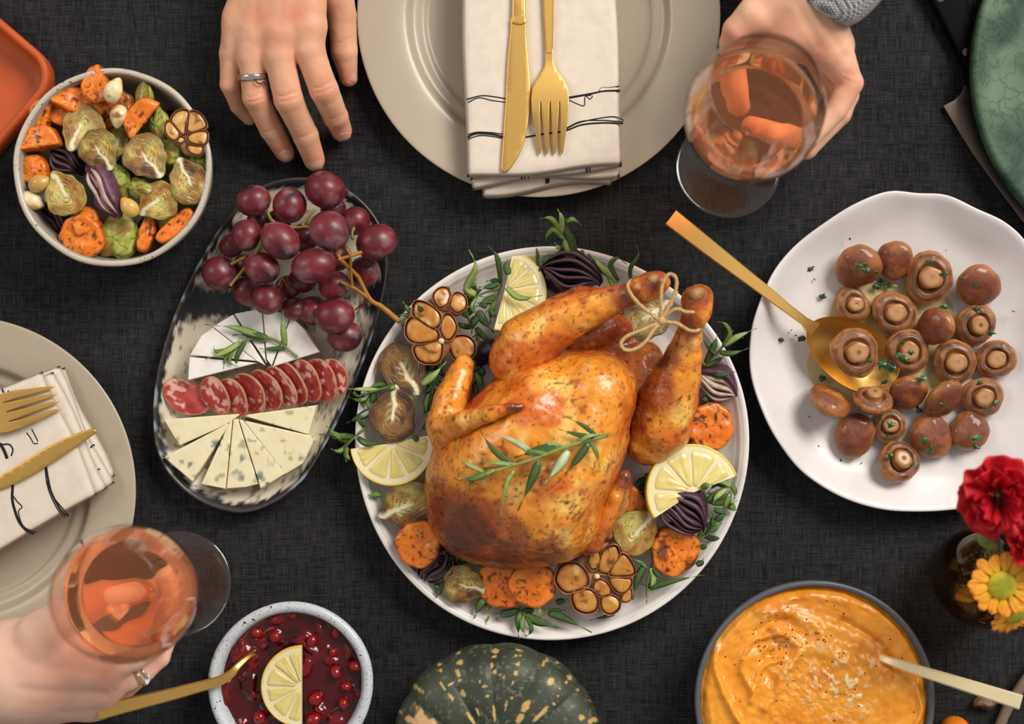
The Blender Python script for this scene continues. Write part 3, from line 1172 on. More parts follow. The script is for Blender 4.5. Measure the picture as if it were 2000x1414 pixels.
# ------------------------------------------------------------------ brussels sprouts
def sprout_mesh(seed, roast=.5, green=.5):
    """unit half sprout, cut face at z = 0 looking up, stalk at -y"""
    rng = random.Random(seed)
    ph = [rng.random() * 6 for _ in range(6)]
    na = 72
    def out(t):
        r = 1 + .05 * math.sin(3 * t + ph[0]) + .035 * math.sin(5 * t + ph[1]) + .02 * math.sin(9 * t + ph[2])
        d = (t + PI / 2 + PI) % (2 * PI) - PI
        return r * (1.0 + .20 * math.exp(-(d / .22) ** 2) - .07 * math.exp(-((abs(d) - .6) / .25) ** 2))
    V, tg = [], []
    th = np.linspace(0, 2 * PI, na + 1)[:-1]
    rr = np.array([out(t) for t in th])
    V.append((0, 0, 0))
    nr = 30
    for i in range(1, nr + 1):
        for t, r in zip(th, rr):
            V.append((r * i / nr * math.cos(t), r * i / nr * math.sin(t), 0))
    nface = len(V)
    nd = 14
    for i in range(1, nd + 1):
        a = i / nd * PI / 2
        for t, r in zip(th, rr):
            k = math.cos(a) ** .8 if i < nd else 0.02
            V.append((r * k * 1.03 * math.cos(t), r * k * 1.03 * math.sin(t), -.82 * math.sin(a)))
    V = np.array(V)
    F = [(0, 1 + j, 1 + (j + 1) % na) for j in range(na)]
    F += [(1 + i * na + j, 1 + (i + 1) * na + j, 1 + (i + 1) * na + (j + 1) % na, 1 + i * na + (j + 1) % na) for i in range(nr + nd - 1) for j in range(na)]
    x, y = V[:, 0], V[:, 1]
    S = V + np.array([seed * 3.1, seed * 1.7, 0])
    wob = fbm(S, 2.2, 3, 1) - .5
    wob2 = fbm(S, 4.5, 3, 41) - .5
    L1 = np.sqrt((x * (1.05 + .25 * (y > 0))) ** 2 + ((y - .02) * .85) ** 2) + wob * .42 + wob2 * .14
    lay = (L1 * 8.0) % 1.0
    ridge = 1 - (1 - sst(.0, .30, np.abs(lay - .5))) * sst(.40, .60, fbm(S, 2.6, 2, 51) + .15)
    core = (1 - sst(.05, .17, np.abs(x + .05 * wob * 8) * (1.0 + .5 * y + .5))) * (1 - sst(.05, .35, y + wob * .3)) 
    ribs = np.zeros(len(x))
    for ky in (-.55, -.3, -.05):
        ribs = np.maximum(ribs, (1 - sst(.03, .09, np.abs(y - ky - .65 * np.abs(x) + wob * .2))) * (1 - sst(.15, .4, np.abs(x))) * .4)
    core = np.maximum(core, ribs * .8)
    f = np.arange(len(V)) < nface
    r01 = np.hypot(x, y)
    V[:, 2] += np.where(f, (.05 * (ridge - .5) * (1 - core) + .16 * (fbm(S, 1.6, 3, 7) - .5)) * (1 - sst(.9, 1.0, r01) * .5), 0)
    pale = C(214, 198, 112) * (1 - green * .3) + C(172, 180, 70) * green * .3
    cream = C(238, 228, 190)
    olive = C(140, 130, 40)
    brown = C(150, 92, 26)
    char = C(60, 34, 12)
    cf = mixc(flat(len(V), pale), C(118, 80, 22), (1 - ridge) * .85)
    cf = mixc(cf, C(206, 146, 50), sst(.45, .7, fbm(S, 1.2, 3, 61)) * .6)
    cf = mixc(cf, C(122, 128, 40), sst(.80, .98, r01 + .2 * wob) * (.3 + .5 * green))
    rn = fbm(S, 1.5, 4, 11)
    cf = mixc(cf, brown, sst(.60 - .42 * roast, .84 - .35 * roast, rn + .25 * r01 * roast) * .9)
    cf = mixc(cf, char, sst(.9 - .4 * roast, 1.02 - .3 * roast, rn + .18 * r01) * .9)
    cf = mixc(cf, C(84, 46, 14), sst(.48, .92, r01 + .55 * wob + .2 * wob2) * np.clip(roast * 1.7 - .40, 0, .92))
    cf = mixc(cf, C(70, 40, 12), (1 - ridge) * np.clip(roast - .35, 0, 1))
    cf = cf * (1 - (1 - core) * np.clip(roast - .35, 0, .5) * (.55 + .6 * (fbm(S, 2.2, 3, 95) - .5)) * 1.6)[:, None]
    cf = mixc(cf, cream, core * .92)
    # outer leaves: big overlapping scales
    ang = np.arctan2(y, x)
    el = np.clip(-V[:, 2] / .82, 0, 1)
    lf = (ang / (2 * PI) * 5 + .5 * np.floor(el * 3) + wob * .5) % 1
    V[~f] *= (1 + (.16 * (np.abs(lf - .5) - .25) + .10 * (fbm(S, 2.4, 3, 71) - .5))[~f])[:, None]
    vein = sst(.72, .95, np.abs(np.sin(np.arctan2(V[:, 2], x) * 9 + wob * 5)))
    gr = mixc(flat(len(V), C(120, 140, 42)), C(176, 184, 74), fbm(S, 3, 3, 3) * green * 1.6 - .1)
    gr = mixc(gr, C(110, 96, 30), (1 - green) * .6 * np.ones(len(V)))
    gr = mixc(gr, C(70, 44, 16), sst(.75 - .3 * roast, .95 - .25 * roast, fbm(S, 1.8, 3, 13)) * .9)
    gr = mixc(gr, C(204, 204, 128), vein * .45)
    gr = mixc(gr, C(96, 88, 26), (np.abs(lf - .5) < .06) * .7)
    gr = mixc(gr, C(150, 104, 36), sst(.55, .72, fbm(S, 1.3, 3, 81)) * .7)
    col = np.where(f[:, None], cf, gr)
    me = mk('half', V, F, M_sprout, col=col)
    m = me.data
    bpy.data.objects.remove(me)
    return m

SPR = [sprout_mesh(1, .30, .6), sprout_mesh(2, .45, .4), sprout_mesh(3, .55, .35), sprout_mesh(4, .72, .2), sprout_mesh(5, .2, .9)]

def sprout(label, u, v, z, rpx, kind, stalk_deg, tilt=(0, 0), group='roasted sprouts', down=False, sx=1.0, sy=1.05):
    """z: height of the cut face centre; stalk_deg: picture direction of the stalk (0 right, 90 up)"""
    p = W(u, v, z)
    r = RR(rpx, z)
    zd = Vector((tilt[0], tilt[1], 1))
    if down:
        zd = Vector((tilt[0], tilt[1], -1))
    base = Matrix.Rotation(math.radians(stalk_deg + 90), 3, 'Z')
    q = Vector((0, 0, 1)).rotation_difference(zd.normalized()).to_matrix()
    o = link_mesh('brussels_sprout', SPR[kind], loc=p, rot=(q @ base).to_euler(), scale=(r * sx, r * sy, r * .8))
    tag(o, label, 'sprout', group)
    return o

# ------------------------------------------------------------------ sweet potato
def sweet_color(V, tg, seed, char=.5):
    S = V * 60 + seed * 7.3
    c = mixc(flat(len(V), C(234, 130, 26)), C(216, 102, 16), fbm(S, 1.2, 3, 1))
    c = mixc(c, C(236, 150, 50), sst(.6, .75, fbm(S, 2.0, 2, 5)) * .5)
    side = 1 - np.abs(tg - .5) * 2
    c = mixc(c, C(150, 62, 14), np.clip(side, 0, 1) * .55)
    c = mixc(c, C(60, 26, 8), sst(.74 - .14 * char, .79 - .12 * char, fbm(S, 4.5, 2, 9)) * .85)
    c = mixc(c, C(40, 20, 10), sst(.78, .82, vnoise(S, 9, 3)) * .85)
    c = mixc(c, C(50, 24, 10), sst(.86 - .3 * char, .98 - .3 * char, fbm(S, 1.1, 3, 30)) * .8 * char)
    return c

def sweet(label, u, v, z, rpx, seed, shape='round', thick=.011, rot=0, tilt=(0, 0), asp=1.0, char=.5, group='roasted sweet potato pieces'):
    """z: height of the centre of the upper face"""
    rng = random.Random(seed)
    ph = [rng.random() * 6 for _ in range(5)]
    r = RR(rpx, z)
    if shape == 'round':
        rf = lambda t: r * (1 + .035 * math.sin(2 * t + ph[0]) + .04 * math.sin(3 * t + ph[1]) + .025 * math.sin(7 * t + ph[2])) - .002
    elif shape == 'half':
        def rf(t):
            t = (t + 2 * PI) % (2 * PI)
            if math.sin(t) >= 0:
                q = r
            else:
                q = min(r, .22 * r / max(1e-6, -math.sin(t)))
            return q * (1 + .04 * math.sin(5 * t + ph[0])) - .002
    else:   # bar
        def rf(t):
            a_, b_ = r, r * .34
            n = 3.2
            return (abs(math.cos(t) / a_) ** n + abs(math.sin(t) / b_) ** n) ** (-1 / n) * (1 + .05 * math.sin(5 * t + ph[0])) - .0012
    V, F, Rn, Tg = polar_slab(rf, 12, 56, 0, -thick, .0028)
    V[:, 1] *= asp
    S = V * 60 + seed * 3.7
    V[:, 2] += (fbm(S, 1.3, 3, 2) - .5) * .0045 * (Tg > .4) + (fbm(S, 5, 2, 6) - .5) * .0012
    V[:, 0] += (fbm(S, 2.5, 2, 8) - .5) * .0016
    q = Vector((0, 0, 1)).rotation_difference(Vector((tilt[0], tilt[1], 1)).normalized()).to_matrix()
    o = mk('sweet_potato_piece', V, F, M_sweet, col=sweet_color(V, Tg, seed, char), loc=W(u, v, z), rot=(q @ Matrix.Rotation(math.radians(rot), 3, 'Z')).to_euler())
    tag(o, label, 'sweet potato', group)
    return o

# ------------------------------------------------------------------ garlic
def clove_mesh(outline, zt, seed, pale=0.0):
    """rounded clove cut across: polygon outline in xy, domed cut top at zt, tapering down"""
    c = np.mean(outline, 0)
    P = spline(outline, 4, True)
    n = len(P)
    rings = [(.0, 0.0), (.3, .0), (.55, 0), (.75, -.0001), (.88, -.0004), (.96, -.0010), (1.0, -.0022), (.98, -.006), (.85, -.012), (.5, -.017), (.1, -.019)]
    V = []
    for s, dz in rings:
        for p in P:
            V.append((c[0] + (p[0] - c[0]) * max(s, .01), c[1] + (p[1] - c[1]) * max(s, .01), zt + dz))
    V = np.array(V)
    F = grid_faces(len(rings), n, False, True)
    rn = np.repeat([r[0] for r in rings], n)
    S = V * 90 + seed
    V[:, 2] += (fbm(S, 1.5, 2, 3) - .5) * .0014
    col = mixc(flat(len(V), C(206, 150, 68)), C(172, 102, 36), fbm(S, 1.5, 3, 1) * 1.4 - .2)
    col = mixc(col, C(228, 196, 128), sst(.6, .75, fbm(S, 1.2, 2, 8)) * .7)
    if pale:
        col = mixc(col, flat(len(V), C(232, 214, 160)), np.full(len(V), pale))
    col = mixc(col, C(120, 58, 18), sst(.80, .98, rn) * (1 - pale * .5))
    top_ = V[:, 2] > zt - .0018
    col = mixc(col, C(90, 46, 16), sst(.66, .72, fbm(S, 3, 2, 19)) * top_ * .8)
    col = np.where((V[:, 2] < zt - .004)[:, None], C(150, 96, 50), col)
    return V, F, col

def garlic_head(label, u, v, z, cells, skin_r, seed, tilt=(0, 0), pale=0.0, hub=None, group='roasted garlic', skin_scale=(1, 1)):
    """cells: list of outlines in picture pixels relative to (u, v)"""
    root = thing('garlic_bulb', label, 'garlic', tuple(W(u, v, z)), group, rot=Vector((0, 0, 1)).rotation_difference(Vector((tilt[0], tilt[1], 1)).normalized()).to_euler())
    k = K * (1 - z / D)
    for i, cell in enumerate(cells):
        ol = np.array([(a * k, -b * k) for a, b in cell])
        cc_ = ol.mean(0)
        ol = cc_ + (ol - cc_) * .99
        area_ = sum(ol[j][0] * ol[(j + 1) % len(ol)][1] - ol[(j + 1) % len(ol)][0] * ol[j][1] for j in range(len(ol)))
        if area_ < 0:
            ol = ol[::-1]
        V, F, col = clove_mesh(ol, 0.0, seed + i * 5.3, pale)
        mk('clove', V, F, M_garlic, root, col=col)
        # papery skin round each clove
        P = spline(cc_ + (ol - cc_) * 1.10, 3, True)
        n = len(P)
        V = []
        for s, zz in ((.97, -.0016), (1.0, -.0006), (1.04, -.0002), (1.06, -.002), (1.03, -.008), (.8, -.015), (.3, -.019)):
            for p in P:
                V.append((cc_[0] + (p[0] - cc_[0]) * s, cc_[1] + (p[1] - cc_[1]) * s, zz))
        V = np.array(V)
        V[:, 2] += (fbm(V * 100 + seed, 1.5, 2, i) - .5) * .0012
        col = mixc(flat(len(V), C(170, 112, 74)), C(112, 56, 36), fbm(V * 100 + seed, 2, 3, 4) * 1.5 - .3)
        if pale:
            col = mixc(col, flat(len(V), C(190, 140, 110)), np.full(len(V), pale * .5))
        mk('skin', V, grid_faces(7, n, False, True), M_garlic, root, col=col)
    # the bulb's papery shell below the cut cloves
    allp = np.array([(a * k, -b * k) for cell in cells for a, b in cell])
    ctr_ = (allp.max(0) + allp.min(0)) / 2
    def shell(t):
        d_ = np.array((math.cos(t), math.sin(t)))
        return max(.004, ((allp - ctr_) @ d_).max() * .93 - .0035) * (1 + .04 * math.sin(9 * t + seed))
    V, F, Rn, Tg = polar_slab(shell, 8, 56, -.0032, -.019, .004)
    V[:, :2] *= np.where(V[:, 2] < -.012, .72, 1)[:, None]
    V[:, :2] += ctr_
    col = mixc(flat(len(V), C(184, 134, 98)), C(120, 68, 50), fbm(V * 100 + seed, 1.5, 3, 6) * 1.5 - .3)
    if pale:
        col = mixc(col, flat(len(V), C(190, 140, 110)), np.full(len(V), pale * .5))
    mk('shell', V, F, M_garlic, root, col=col)
    if hub:
        k2 = k
        V, F = lathe([(0, -.012), (.0022, -.012), (.0024, -.001), (.0016, .0006), (0, .0008)], 12)
        V = V + np.array((hub[0] * k2, -hub[1] * k2, 0))
        mk('stalk', V, F, M_garlic, root, col=flat(len(V), C(226, 200, 150)))
    return root

def clove(label, u, v, z, rpx, rot, seed, group='roasted garlic cloves', col1=(232, 214, 164), asp=.62):
    """single peeled roasted clove lying on its side"""
    r = RR(rpx, z)
    n, m = 20, 24
    V = []
    for i in range(m + 1):
        t = i / m
        x = -r + 2 * r * t
        rad = r * asp * (math.sin(t * PI) ** .55) * (1.15 - .5 * t) * (.98 if 0 < i < m else 0.02)
        for j in range(n):
            a = 2 * PI * j / n
            V.append((x + .1 * r * math.sin(a) * math.sin(t * PI), rad * math.cos(a), rad * .85 * math.sin(a) + r * .12 * math.sin(t * PI)))
    V = np.array(V)
    S = V * 80 + seed
    col = mixc(flat(len(V), C(*col1)), C(204, 158, 80), sst(.5, .7, fbm(S, 1.2, 3, 2)))
    col = mixc(col, C(150, 84, 30), sst(.66, .8, fbm(S, 1, 3, 7) + .1 * np.abs(V[:, 0]) / r))
    o = mk('garlic_clove', V, grid_faces(m + 1, n, False, True), M_garlic, col=col, loc=W(u, v, z), rot=(0, 0, math.radians(rot)))
    tag(o, label, 'garlic', group)
    return o

# ------------------------------------------------------------------ lemon slices
def lemon(label, u, v, z, rpx, a0, a1, thick=.006, tilt=(0, 0), group='lemon slices', nseg=5, seed=0):
    """slice sector from a0 to a1 degrees (picture angle, counter-clockwise) about its centre"""
    r = RR(rpx, z)
    root = thing('lemon_slice', label, 'lemon', tuple(W(u, v, z - thick)), group, rot=Vector((0, 0, 1)).rotation_difference(Vector((tilt[0], tilt[1], 1)).normalized()).to_euler())
    A0, A1 = math.radians(a0), math.radians(a1)
    na = 48
    th = np.linspace(A0, A1, na)
    # pith slab
    V, F = [], []
    prof = [(0.0, thick - .0006), (.5, thick - .0006), (.97 * r, thick - .0004), (.975 * r, thick - .001), (.975 * r, .0008), (.96 * r, 0), (0.0, 0)]
    prof = [(.0002, thick - .0009)] + [(p[0] if p[0] > .3 else p[0], p[1]) for p in prof[2:-1]] + [(.0002, 0)]
    for rr_, zz in prof:
        for t in th:
            V.append((rr_ * math.cos(t), rr_ * math.sin(t), zz))
    n = len(prof)
    F = grid_faces(n, na)
    F += [tuple(i * na for i in range(n)), tuple(i * na + na - 1 for i in range(n - 1, -1, -1))]
    col = flat(len(V), C(234, 220, 176))
    mk('pith', V, F, M_lemon, root, col=col, smooth=False)
    # peel
    V = []
    for rr_, zz in ((.955 * r, thick - .0003), (.975 * r, thick + .0001), (.995 * r, thick - .0005), (1.0 * r, thick - .0016), (1.0 * r, .0016), (.99 * r, .0004), (.955 * r, .0)):
        for t in th:
            V.append((rr_ * math.cos(t), rr_ * math.sin(t), zz))
    F = grid_faces(7, na) + [tuple(i * na for i in range(7)), tuple(i * na + na - 1 for i in range(6, -1, -1))]
    V = np.array(V)
    col = mixc(flat(len(V), C(232, 186, 50)), C(240, 206, 90), fbm(V * 200, 1, 2, 2))
    mk('peel', V, F, M_lemon, root, col=col)
    # segments
    rng = random.Random(seed)
    cutsA = [A0 - .12]
    w_ = (A1 - A0 + .24) / nseg
    for i in range(1, nseg):
        cutsA.append(A0 - .12 + w_ * (i + rng.uniform(-.12, .12)))
    cutsA.append(A1 + .12)
    for i in range(nseg):
        s0, s1 = max(cutsA[i] + .008, A0 + .004), min(cutsA[i + 1] - .008, A1 - .004)
        if s1 - s0 < .12:
            continue
        m1, m2 = 13, 11
        V = []
        for a_ in range(m1):
            for b_ in range(m2):
                q = b_ / (m2 - 1)
                ee = min(a_, m1 - 1 - a_) / (m1 - 1) * 2
                rr_ = r * (.10 + (.885 - .10) * q)
                gap = .00035 / max(rr_, .002)
                t = s0 + gap + (s1 - s0 - 2 * gap) * a_ / (m1 - 1)
                rr_ *= 1 - .05 * (1 - math.sqrt(max(0, 1 - (1 - min(1, ee * 2.5)) ** 2))) * (q > .5)
                up = math.sqrt(max(0, 1 - (1 - min(1, ee * 3.0)) ** 2)) * math.sqrt(max(0, 1 - (1 - min(1, min(q, 1 - q) * 8)) ** 2))
                V.append((rr_ * math.cos(t), rr_ * math.sin(t), thick - .0013 + .0014 * up))
        V = np.array(V)
        n = len(V)
        ang = np.arctan2(V[:, 1], V[:, 0])
        st = vnoise(np.stack([ang * 22, np.hypot(V[:, 0], V[:, 1]) * 160, ang * 0 + i], 1), 1.0, seed)
        V[:, 2] += (st - .5) * .0007
        col = mixc(flat(n, C(212, 190, 104)), C(228, 212, 144), st)
        V2 = V.copy()
        V2[:, 2] = .0008
        per = [(a_ * m2, (a_ + 1) * m2) for a_ in range(m1 - 1)] + [((m1 - 1) * m2 + b_, (m1 - 1) * m2 + b_ + 1) for b_ in range(m2 - 1)] + \
              [(a_ * m2 + m2 - 1, (a_ - 1) * m2 + m2 - 1) for a_ in range(m1 - 1, 0, -1)] + [(b_, b_ - 1) for b_ in range(m2 - 1, 0, -1)]
        F = [f[::-1] for f in grid_faces(m1, m2)] + [(a_, n + a_, n + b_, b_) for a_, b_ in per]
        mk('segment', np.vstack([V, V2]), F, M_lemon, root, col=np.vstack([col, col]))
    return root

# ------------------------------------------------------------------ red onion
def onion(label, u, v, z, L_px, W_px, rot, n, seed, depth=.016, open_=.5, pale=.0, group='roasted red onion', tilt=(0, 0)):
    """wedge of n nested curved layers meeting at both tips; long axis along rot"""
    root = thing('red_onion_wedge', label, 'onion', tuple(W(u, v, z)), group,
                 rot=(Vector((0, 0, 1)).rotation_difference(Vector((tilt[0], tilt[1], 1)).normalized()).to_matrix() @ Matrix.Rotation(math.radians(rot), 3, 'Z')).to_euler())
    Lw, Ww = RR(L_px, z), RR(W_px, z)
    for i in range(n):
        q = i / max(1, n - 1)
        off = Ww * (-.5 + q)              # bow of this layer
        ns = 22
        V = []
        th_ = .0011 + .0006 * q
        for k in range(ns):
            t = k / (ns - 1)
            e = math.sin(t * PI)
            x = (t - .5) * Lw * (1 - .10 * (1 - q))
            y = off * e ** .75 + .0012 * math.sin(t * 9 + i + seed)
            top_ = (-.0015 * (1 - e) - .010 * (1 - e) ** 3) - .002 * (1 - q) * open_ + .0016 * math.sin(i * 2.1 + seed)
            bot = top_ - depth * (.25 + .75 * e)
            nrm = 1 if off >= 0 else -1
            lean = .006 * q * e
            V += [(x, y - th_ * e - .0003, top_ - .0006), (x, y, top_ + .0002), (x, y + th_ * e + .0003, top_ - .0006), (x, y + th_ + lean, (top_ + bot) / 2), (x, y + lean * .3, bot), (x, y - th_ + lean * .8, (top_ + bot) / 2)]
        V = np.array(V)
        S = V * 120 + seed * 3
        base = C(62, 28, 44) * (1 - pale) + C(128, 70, 100) * pale
        col = mixc(flat(len(V), base), C(38, 20, 28), fbm(S, 1.2, 3, i) * 1.4 - .2)
        row = np.tile(np.arange(6), ns)
        if pale > .2:
            col = np.where(((row <= 2) & (i < n - 1))[:, None], mixc(flat(len(V), C(206, 190, 160)), C(150, 110, 120), fbm(S, 1, 2, 5)), col)
        else:
            col = np.where((row == 1)[:, None], mixc(col, flat(len(V), C(104, 74, 84)), np.full(len(V), .5)), col)
        F = grid_faces(ns, 6, False, True) + [tuple(range(5, -1, -1)), tuple((ns - 1) * 6 + j for j in range(6))]
        mk('layer', V, F, M_onion, root, col=col)
    return root

def petal(label, u, v, z, L_px, W_px, rot, seed, curl=.008, base=(58, 26, 44), group='roasted red onion', tilt=(0, 0), name='onion_petal', cat='onion', mat_=None, edge=(120, 84, 100)):
    """single cupped leaf, convex side up"""
    Lw, Ww = RR(L_px, z), RR(W_px, z)
    n, m = 18, 13
    V = []
    for i in range(n):
        t = i / (n - 1)
        w = Ww / 2 * (math.sin(t * PI) ** .6 * .96 + .04)
        for j in range(m):
            s = j / (m - 1) * 2 - 1
            V.append(((t - .5) * Lw, s * w + .0012 * math.sin(t * 8 + seed), -curl * (s * s) * (.4 + .6 * math.sin(t * PI)) - curl * .8 * (2 * t - 1) ** 2))
    V = np.array(V)
    S = V * 110 + seed * 5
    V[:, 2] += (fbm(S, 1, 3, 2) - .5) * .006 + (fbm(S * np.array([.25, 3.2, 1]), 1, 2, 12) - .5) * .0032
    V[:, 1] += (fbm(S, .8, 2, 33) - .5) * .006
    U = V.copy()
    U[:, 2] -= .0014
    col = mixc(flat(len(V), C(*base)), C(*base) * .55, fbm(S * np.array([.5, 3, 1]), 1.2, 3, 4))
    col = mixc(col, flat(len(V), C(*edge)), np.tile((np.abs(np.linspace(-1, 1, m)) > .95) * .6, n))
    k = n * m
    F = [f[::-1] for f in grid_faces(n, m)] + grid_faces(n, m, off=k)
    per = [(i * m, (i + 1) * m) for i in range(n - 1)] + [((n - 1) * m + j, (n - 1) * m + j + 1) for j in range(m - 1)] + \
          [(i * m + m - 1, (i - 1) * m + m - 1) for i in range(n - 1, 0, -1)] + [(j, j - 1) for j in range(m - 1, 0, -1)]
    F += [(a_, k + a_, k + b_, b_) for a_, b_ in per]
    o = mk(name, np.vstack([V, U]), F, mat_ or M_onion, col=np.vstack([col, col]), loc=W(u, v, z),
           rot=(Vector((0, 0, 1)).rotation_difference(Vector((tilt[0], tilt[1], 1)).normalized()).to_matrix() @ Matrix.Rotation(math.radians(rot), 3, 'Z')).to_euler())
    tag(o, label, cat, group)
    return o

# ------------------------------------------------------------------ rosemary
def needle(root, org, pts, wpx, tone):
    """pts: picture points with heights (u, v, z) from base to tip"""
    P = spline([tuple(W(*p)) for p in pts], 5)
    n = len(P)
    T, N_, B = frames(P, np.array((0, 0, 1.0)))
    w = wpx * K * 1.35
    V = []
    for i in range(n):
        t = i / (n - 1)
        ww = w * .5 * (math.sin(min(1, t * 1.15 + .12) * PI) ** .55 if t < .86 else math.sin(min(1, t * 1.15 + .12) * PI) ** .8 if t * 1.15 + .12 < 1 else .12) + .00012
        for s, h in ((-1, -.18), (-.45, .10), (0, -.06), (.45, .10), (1, -.18), (0, -.45)):
            V.append(P[i] + N_[i] * s * ww + B[i] * h * ww)
    V = np.array(V)
    row = np.tile(np.arange(6), n)
    tt = np.repeat(np.linspace(0, 1, n), 6)
    green = [C(58, 86, 36), C(92, 122, 52), C(136, 158, 88), C(40, 62, 32), C(168, 178, 138)][tone]
    col = mixc(flat(len(V), green), green * 1.35 + .01, (row == 2) * .8)
    col = mixc(col, green * .6, (tt > .93) * .8)
    F = [f[::-1] for f in grid_faces(n, 6, False, True)]
    F = [f[::-1] for f in F] + [tuple(range(5, -1, -1)), tuple((n - 1) * 6 + j for j in range(6))]
    mk('needle', V, F, M_leaf, root, col=col, origin=org)

def stem_tube(root, org, pts, r0, r1, col, name='stem', m=None, n=8):
    P = spline([tuple(W(*p)) for p in pts], 6)
    V, F = tube(P, np.linspace(r0, r1, len(P)), n)
    V = V + (fbm(V * 400, 1, 2, 1)[:, None] - .5) * r0 * .3
    return mk(name, V, F, m or M_leaf, root, col=mixc(flat(len(V), C(*col)), C(*col) * .6, fbm(V * 300, 1, 2, 3)), origin=org)

def sprig(label, stem, n, Lpx, wpx, seed, spread=50, tones=(0, 0, 1, 3), group='rosemary sprigs', rise=.004, both=True, extra=()):
    """stem: picture points (u, v, z); needles leave it on both sides, leaning to the tip"""
    rng = random.Random(seed)
    org = np.array(W(*stem[0]))
    root = thing('rosemary_sprig', label, 'rosemary', tuple(org), group)
    stem_tube(root, org, stem, .0011, .0006, (110, 116, 60))
    P = spline(stem, 8)
    for i in range(n):
        t = (i + .5) / n
        k = int(t * (len(P) - 2))
        p, d = P[k], P[k + 1] - P[k]
        a = math.atan2(d[1], d[0])
        side = (1 if i % 2 else -1)
        b = a + side * math.radians(spread * rng.uniform(.55, 1.2) * (1 - .5 * t))
        Ln = Lpx * rng.uniform(.7, 1.15) * (1 - .35 * t)
        bend = side * rng.uniform(-.5, .35)
        m1 = (p[0] + math.cos(b) * Ln * .5, p[1] + math.sin(b) * Ln * .5, p[2] + rise * rng.uniform(.2, 1.2))
        b2 = b + bend
        m2 = (m1[0] + math.cos(b2) * Ln * .5, m1[1] + math.sin(b2) * Ln * .5, p[2] + rise * rng.uniform(-.3, 1.2))
        needle(root, org, [tuple(p), m1, m2], wpx * rng.uniform(.8, 1.2), rng.choice(tones))
    for pts, w, tone in extra:
        needle(root, org, pts, w, tone)
    return root
# ------------------------------------------------------------------ bowl of roasted vegetables
GB = 'roasted vegetables in the grey bowl'
sweet('upright half moon of roasted sweet potato standing at top of the vegetable bowl', 194, 158, .064, 40, 1, 'half', .010, rot=118, tilt=(-.35, .25), asp=1.05, group=GB, char=.2)
clove('pale garlic clove leaning on the upright sweet potato half moon', 223, 176, .071, 27, 65, 2, group=GB, asp=.75)
clove('pale garlic clove just below the upright garlic clove in the bowl', 232, 228, .060, 24, 260, 3, group=GB, asp=.80)
sweet('browned round of sweet potato wedged between the two pale garlic cloves', 228, 203, .057, 27, 4, 'round', .010, rot=30, group=GB, char=.9)
sprout('bright green sprout standing on edge below the bowl rim, above garlic cloves', 277, 192, .052, 30, 4, 90, (-.9, .1), GB, sx=.8, sy=1.2)
sweet('pointed sweet potato wedge leaning over the green sprout in the bowl', 279, 232, .062, 43, 5, 'half', .009, rot=52, tilt=(.2, -.1), asp=.75, group=GB, char=.4)
sweet('long bar of sweet potato along the upper edge of the bowl', 152, 194, .056, 54, 6, 'bar', .014, rot=-14, tilt=(.1, .2), asp=1.15, group=GB, char=.7)
sweet('sweet potato wedge tucked in beside the orange tray', 84, 226, .054, 33, 7, 'half', .012, rot=70, tilt=(-.2, 0), asp=1.0, group=GB, char=.3)
sweet('small sweet potato piece half hidden behind a green sprout, by the bar', 121, 218, .049, 26, 8, 'round', .012, rot=10, group=GB, char=.3)
sweet('sweet potato piece showing under the lower pale garlic clove', 203, 228, .049, 26, 9, 'round', .012, rot=50, group=GB, char=.8)
sweet('large chunky sweet potato wedge at the rim nearest the orange tray', 70, 279, .060, 42, 10, 'half', .014, rot=8, tilt=(-.15, .1), asp=.85, group=GB, char=.5)
sweet('sweet potato piece below the chunky wedge at the bowl rim', 62, 331, .054, 28, 11, 'round', .013, rot=0, tilt=(-.2, 0), group=GB, char=.3)
clove('browned garlic clove beside the pale split sprout in the bowl', 79, 358, .057, 25, 20, 12, group=GB, col1=(196, 150, 84), asp=.75)
clove('stubby pale garlic piece low on the bowl side', 63, 393, .052, 28, 340, 13, group=GB, asp=.75)
sprout('green edged sprout half next to the sweet potato bar', 160, 247, .058, 42, 0, 245, (-.15, .12), GB)
sprout('browned sprout half in the middle, above the purple onion', 192, 291, .063, 38, 1, 300, (-.05, -.1), GB)
sprout('biggest golden sprout half, right of the bowl centre', 284, 304, .064, 42, 1, 305, (.05, .05), GB, sx=1.0)
sprout('golden sprout half against the rim below the garlic head', 369, 356, .060, 39, 1, 110, (.12, -.05), GB, sy=1.1)
sprout('sprout half with pale face above the thin sweet potato strip', 309, 393, .058, 37, 0, 215, (-.1, -.15), GB)
sprout('pale split sprout half showing a white core and fine leaves', 126, 381, .061, 40, 0, 118, (-.08, -.08), GB)
sprout('round green sprout lying dome up at the lower rim', 231, 462, .040, 43, 4, 20, (.15, .1), GB, down=True)
sprout('small green sprout between the middle and biggest sprouts', 229, 276, .050, 26, 4, 260, (.5, .2), GB, sx=.8, sy=1.25)
sprout('light green sprout under the purple onion wedge', 231, 352, .050, 32, 4, 300, (.6, .3), GB, down=True)
sprout('small yellow green sprout between onion wedge and pale faced sprout', 273, 367, .052, 27, 4, 60, (.6, .3), GB, sx=.75, sy=1.2, down=True)
sprout('green sprout peeking out under the garlic head', 331, 298, .050, 28, 4, 330, (.3, -.3), GB, down=True)
sprout('dark green sprout behind the pointed sweet potato wedge', 313, 246, .047, 27, 4, 90, (.5, 0), GB, sx=.8, sy=1.2, down=True)
sprout('green sprout low between garlic head and golden rim sprout', 390, 318, .046, 22, 4, 90, (.3, 0), GB, down=True)
sprout('deep lying sprout under the pale faced sprout', 330, 430, .040, 26, 4, 90, (.3, 0), GB, down=True)
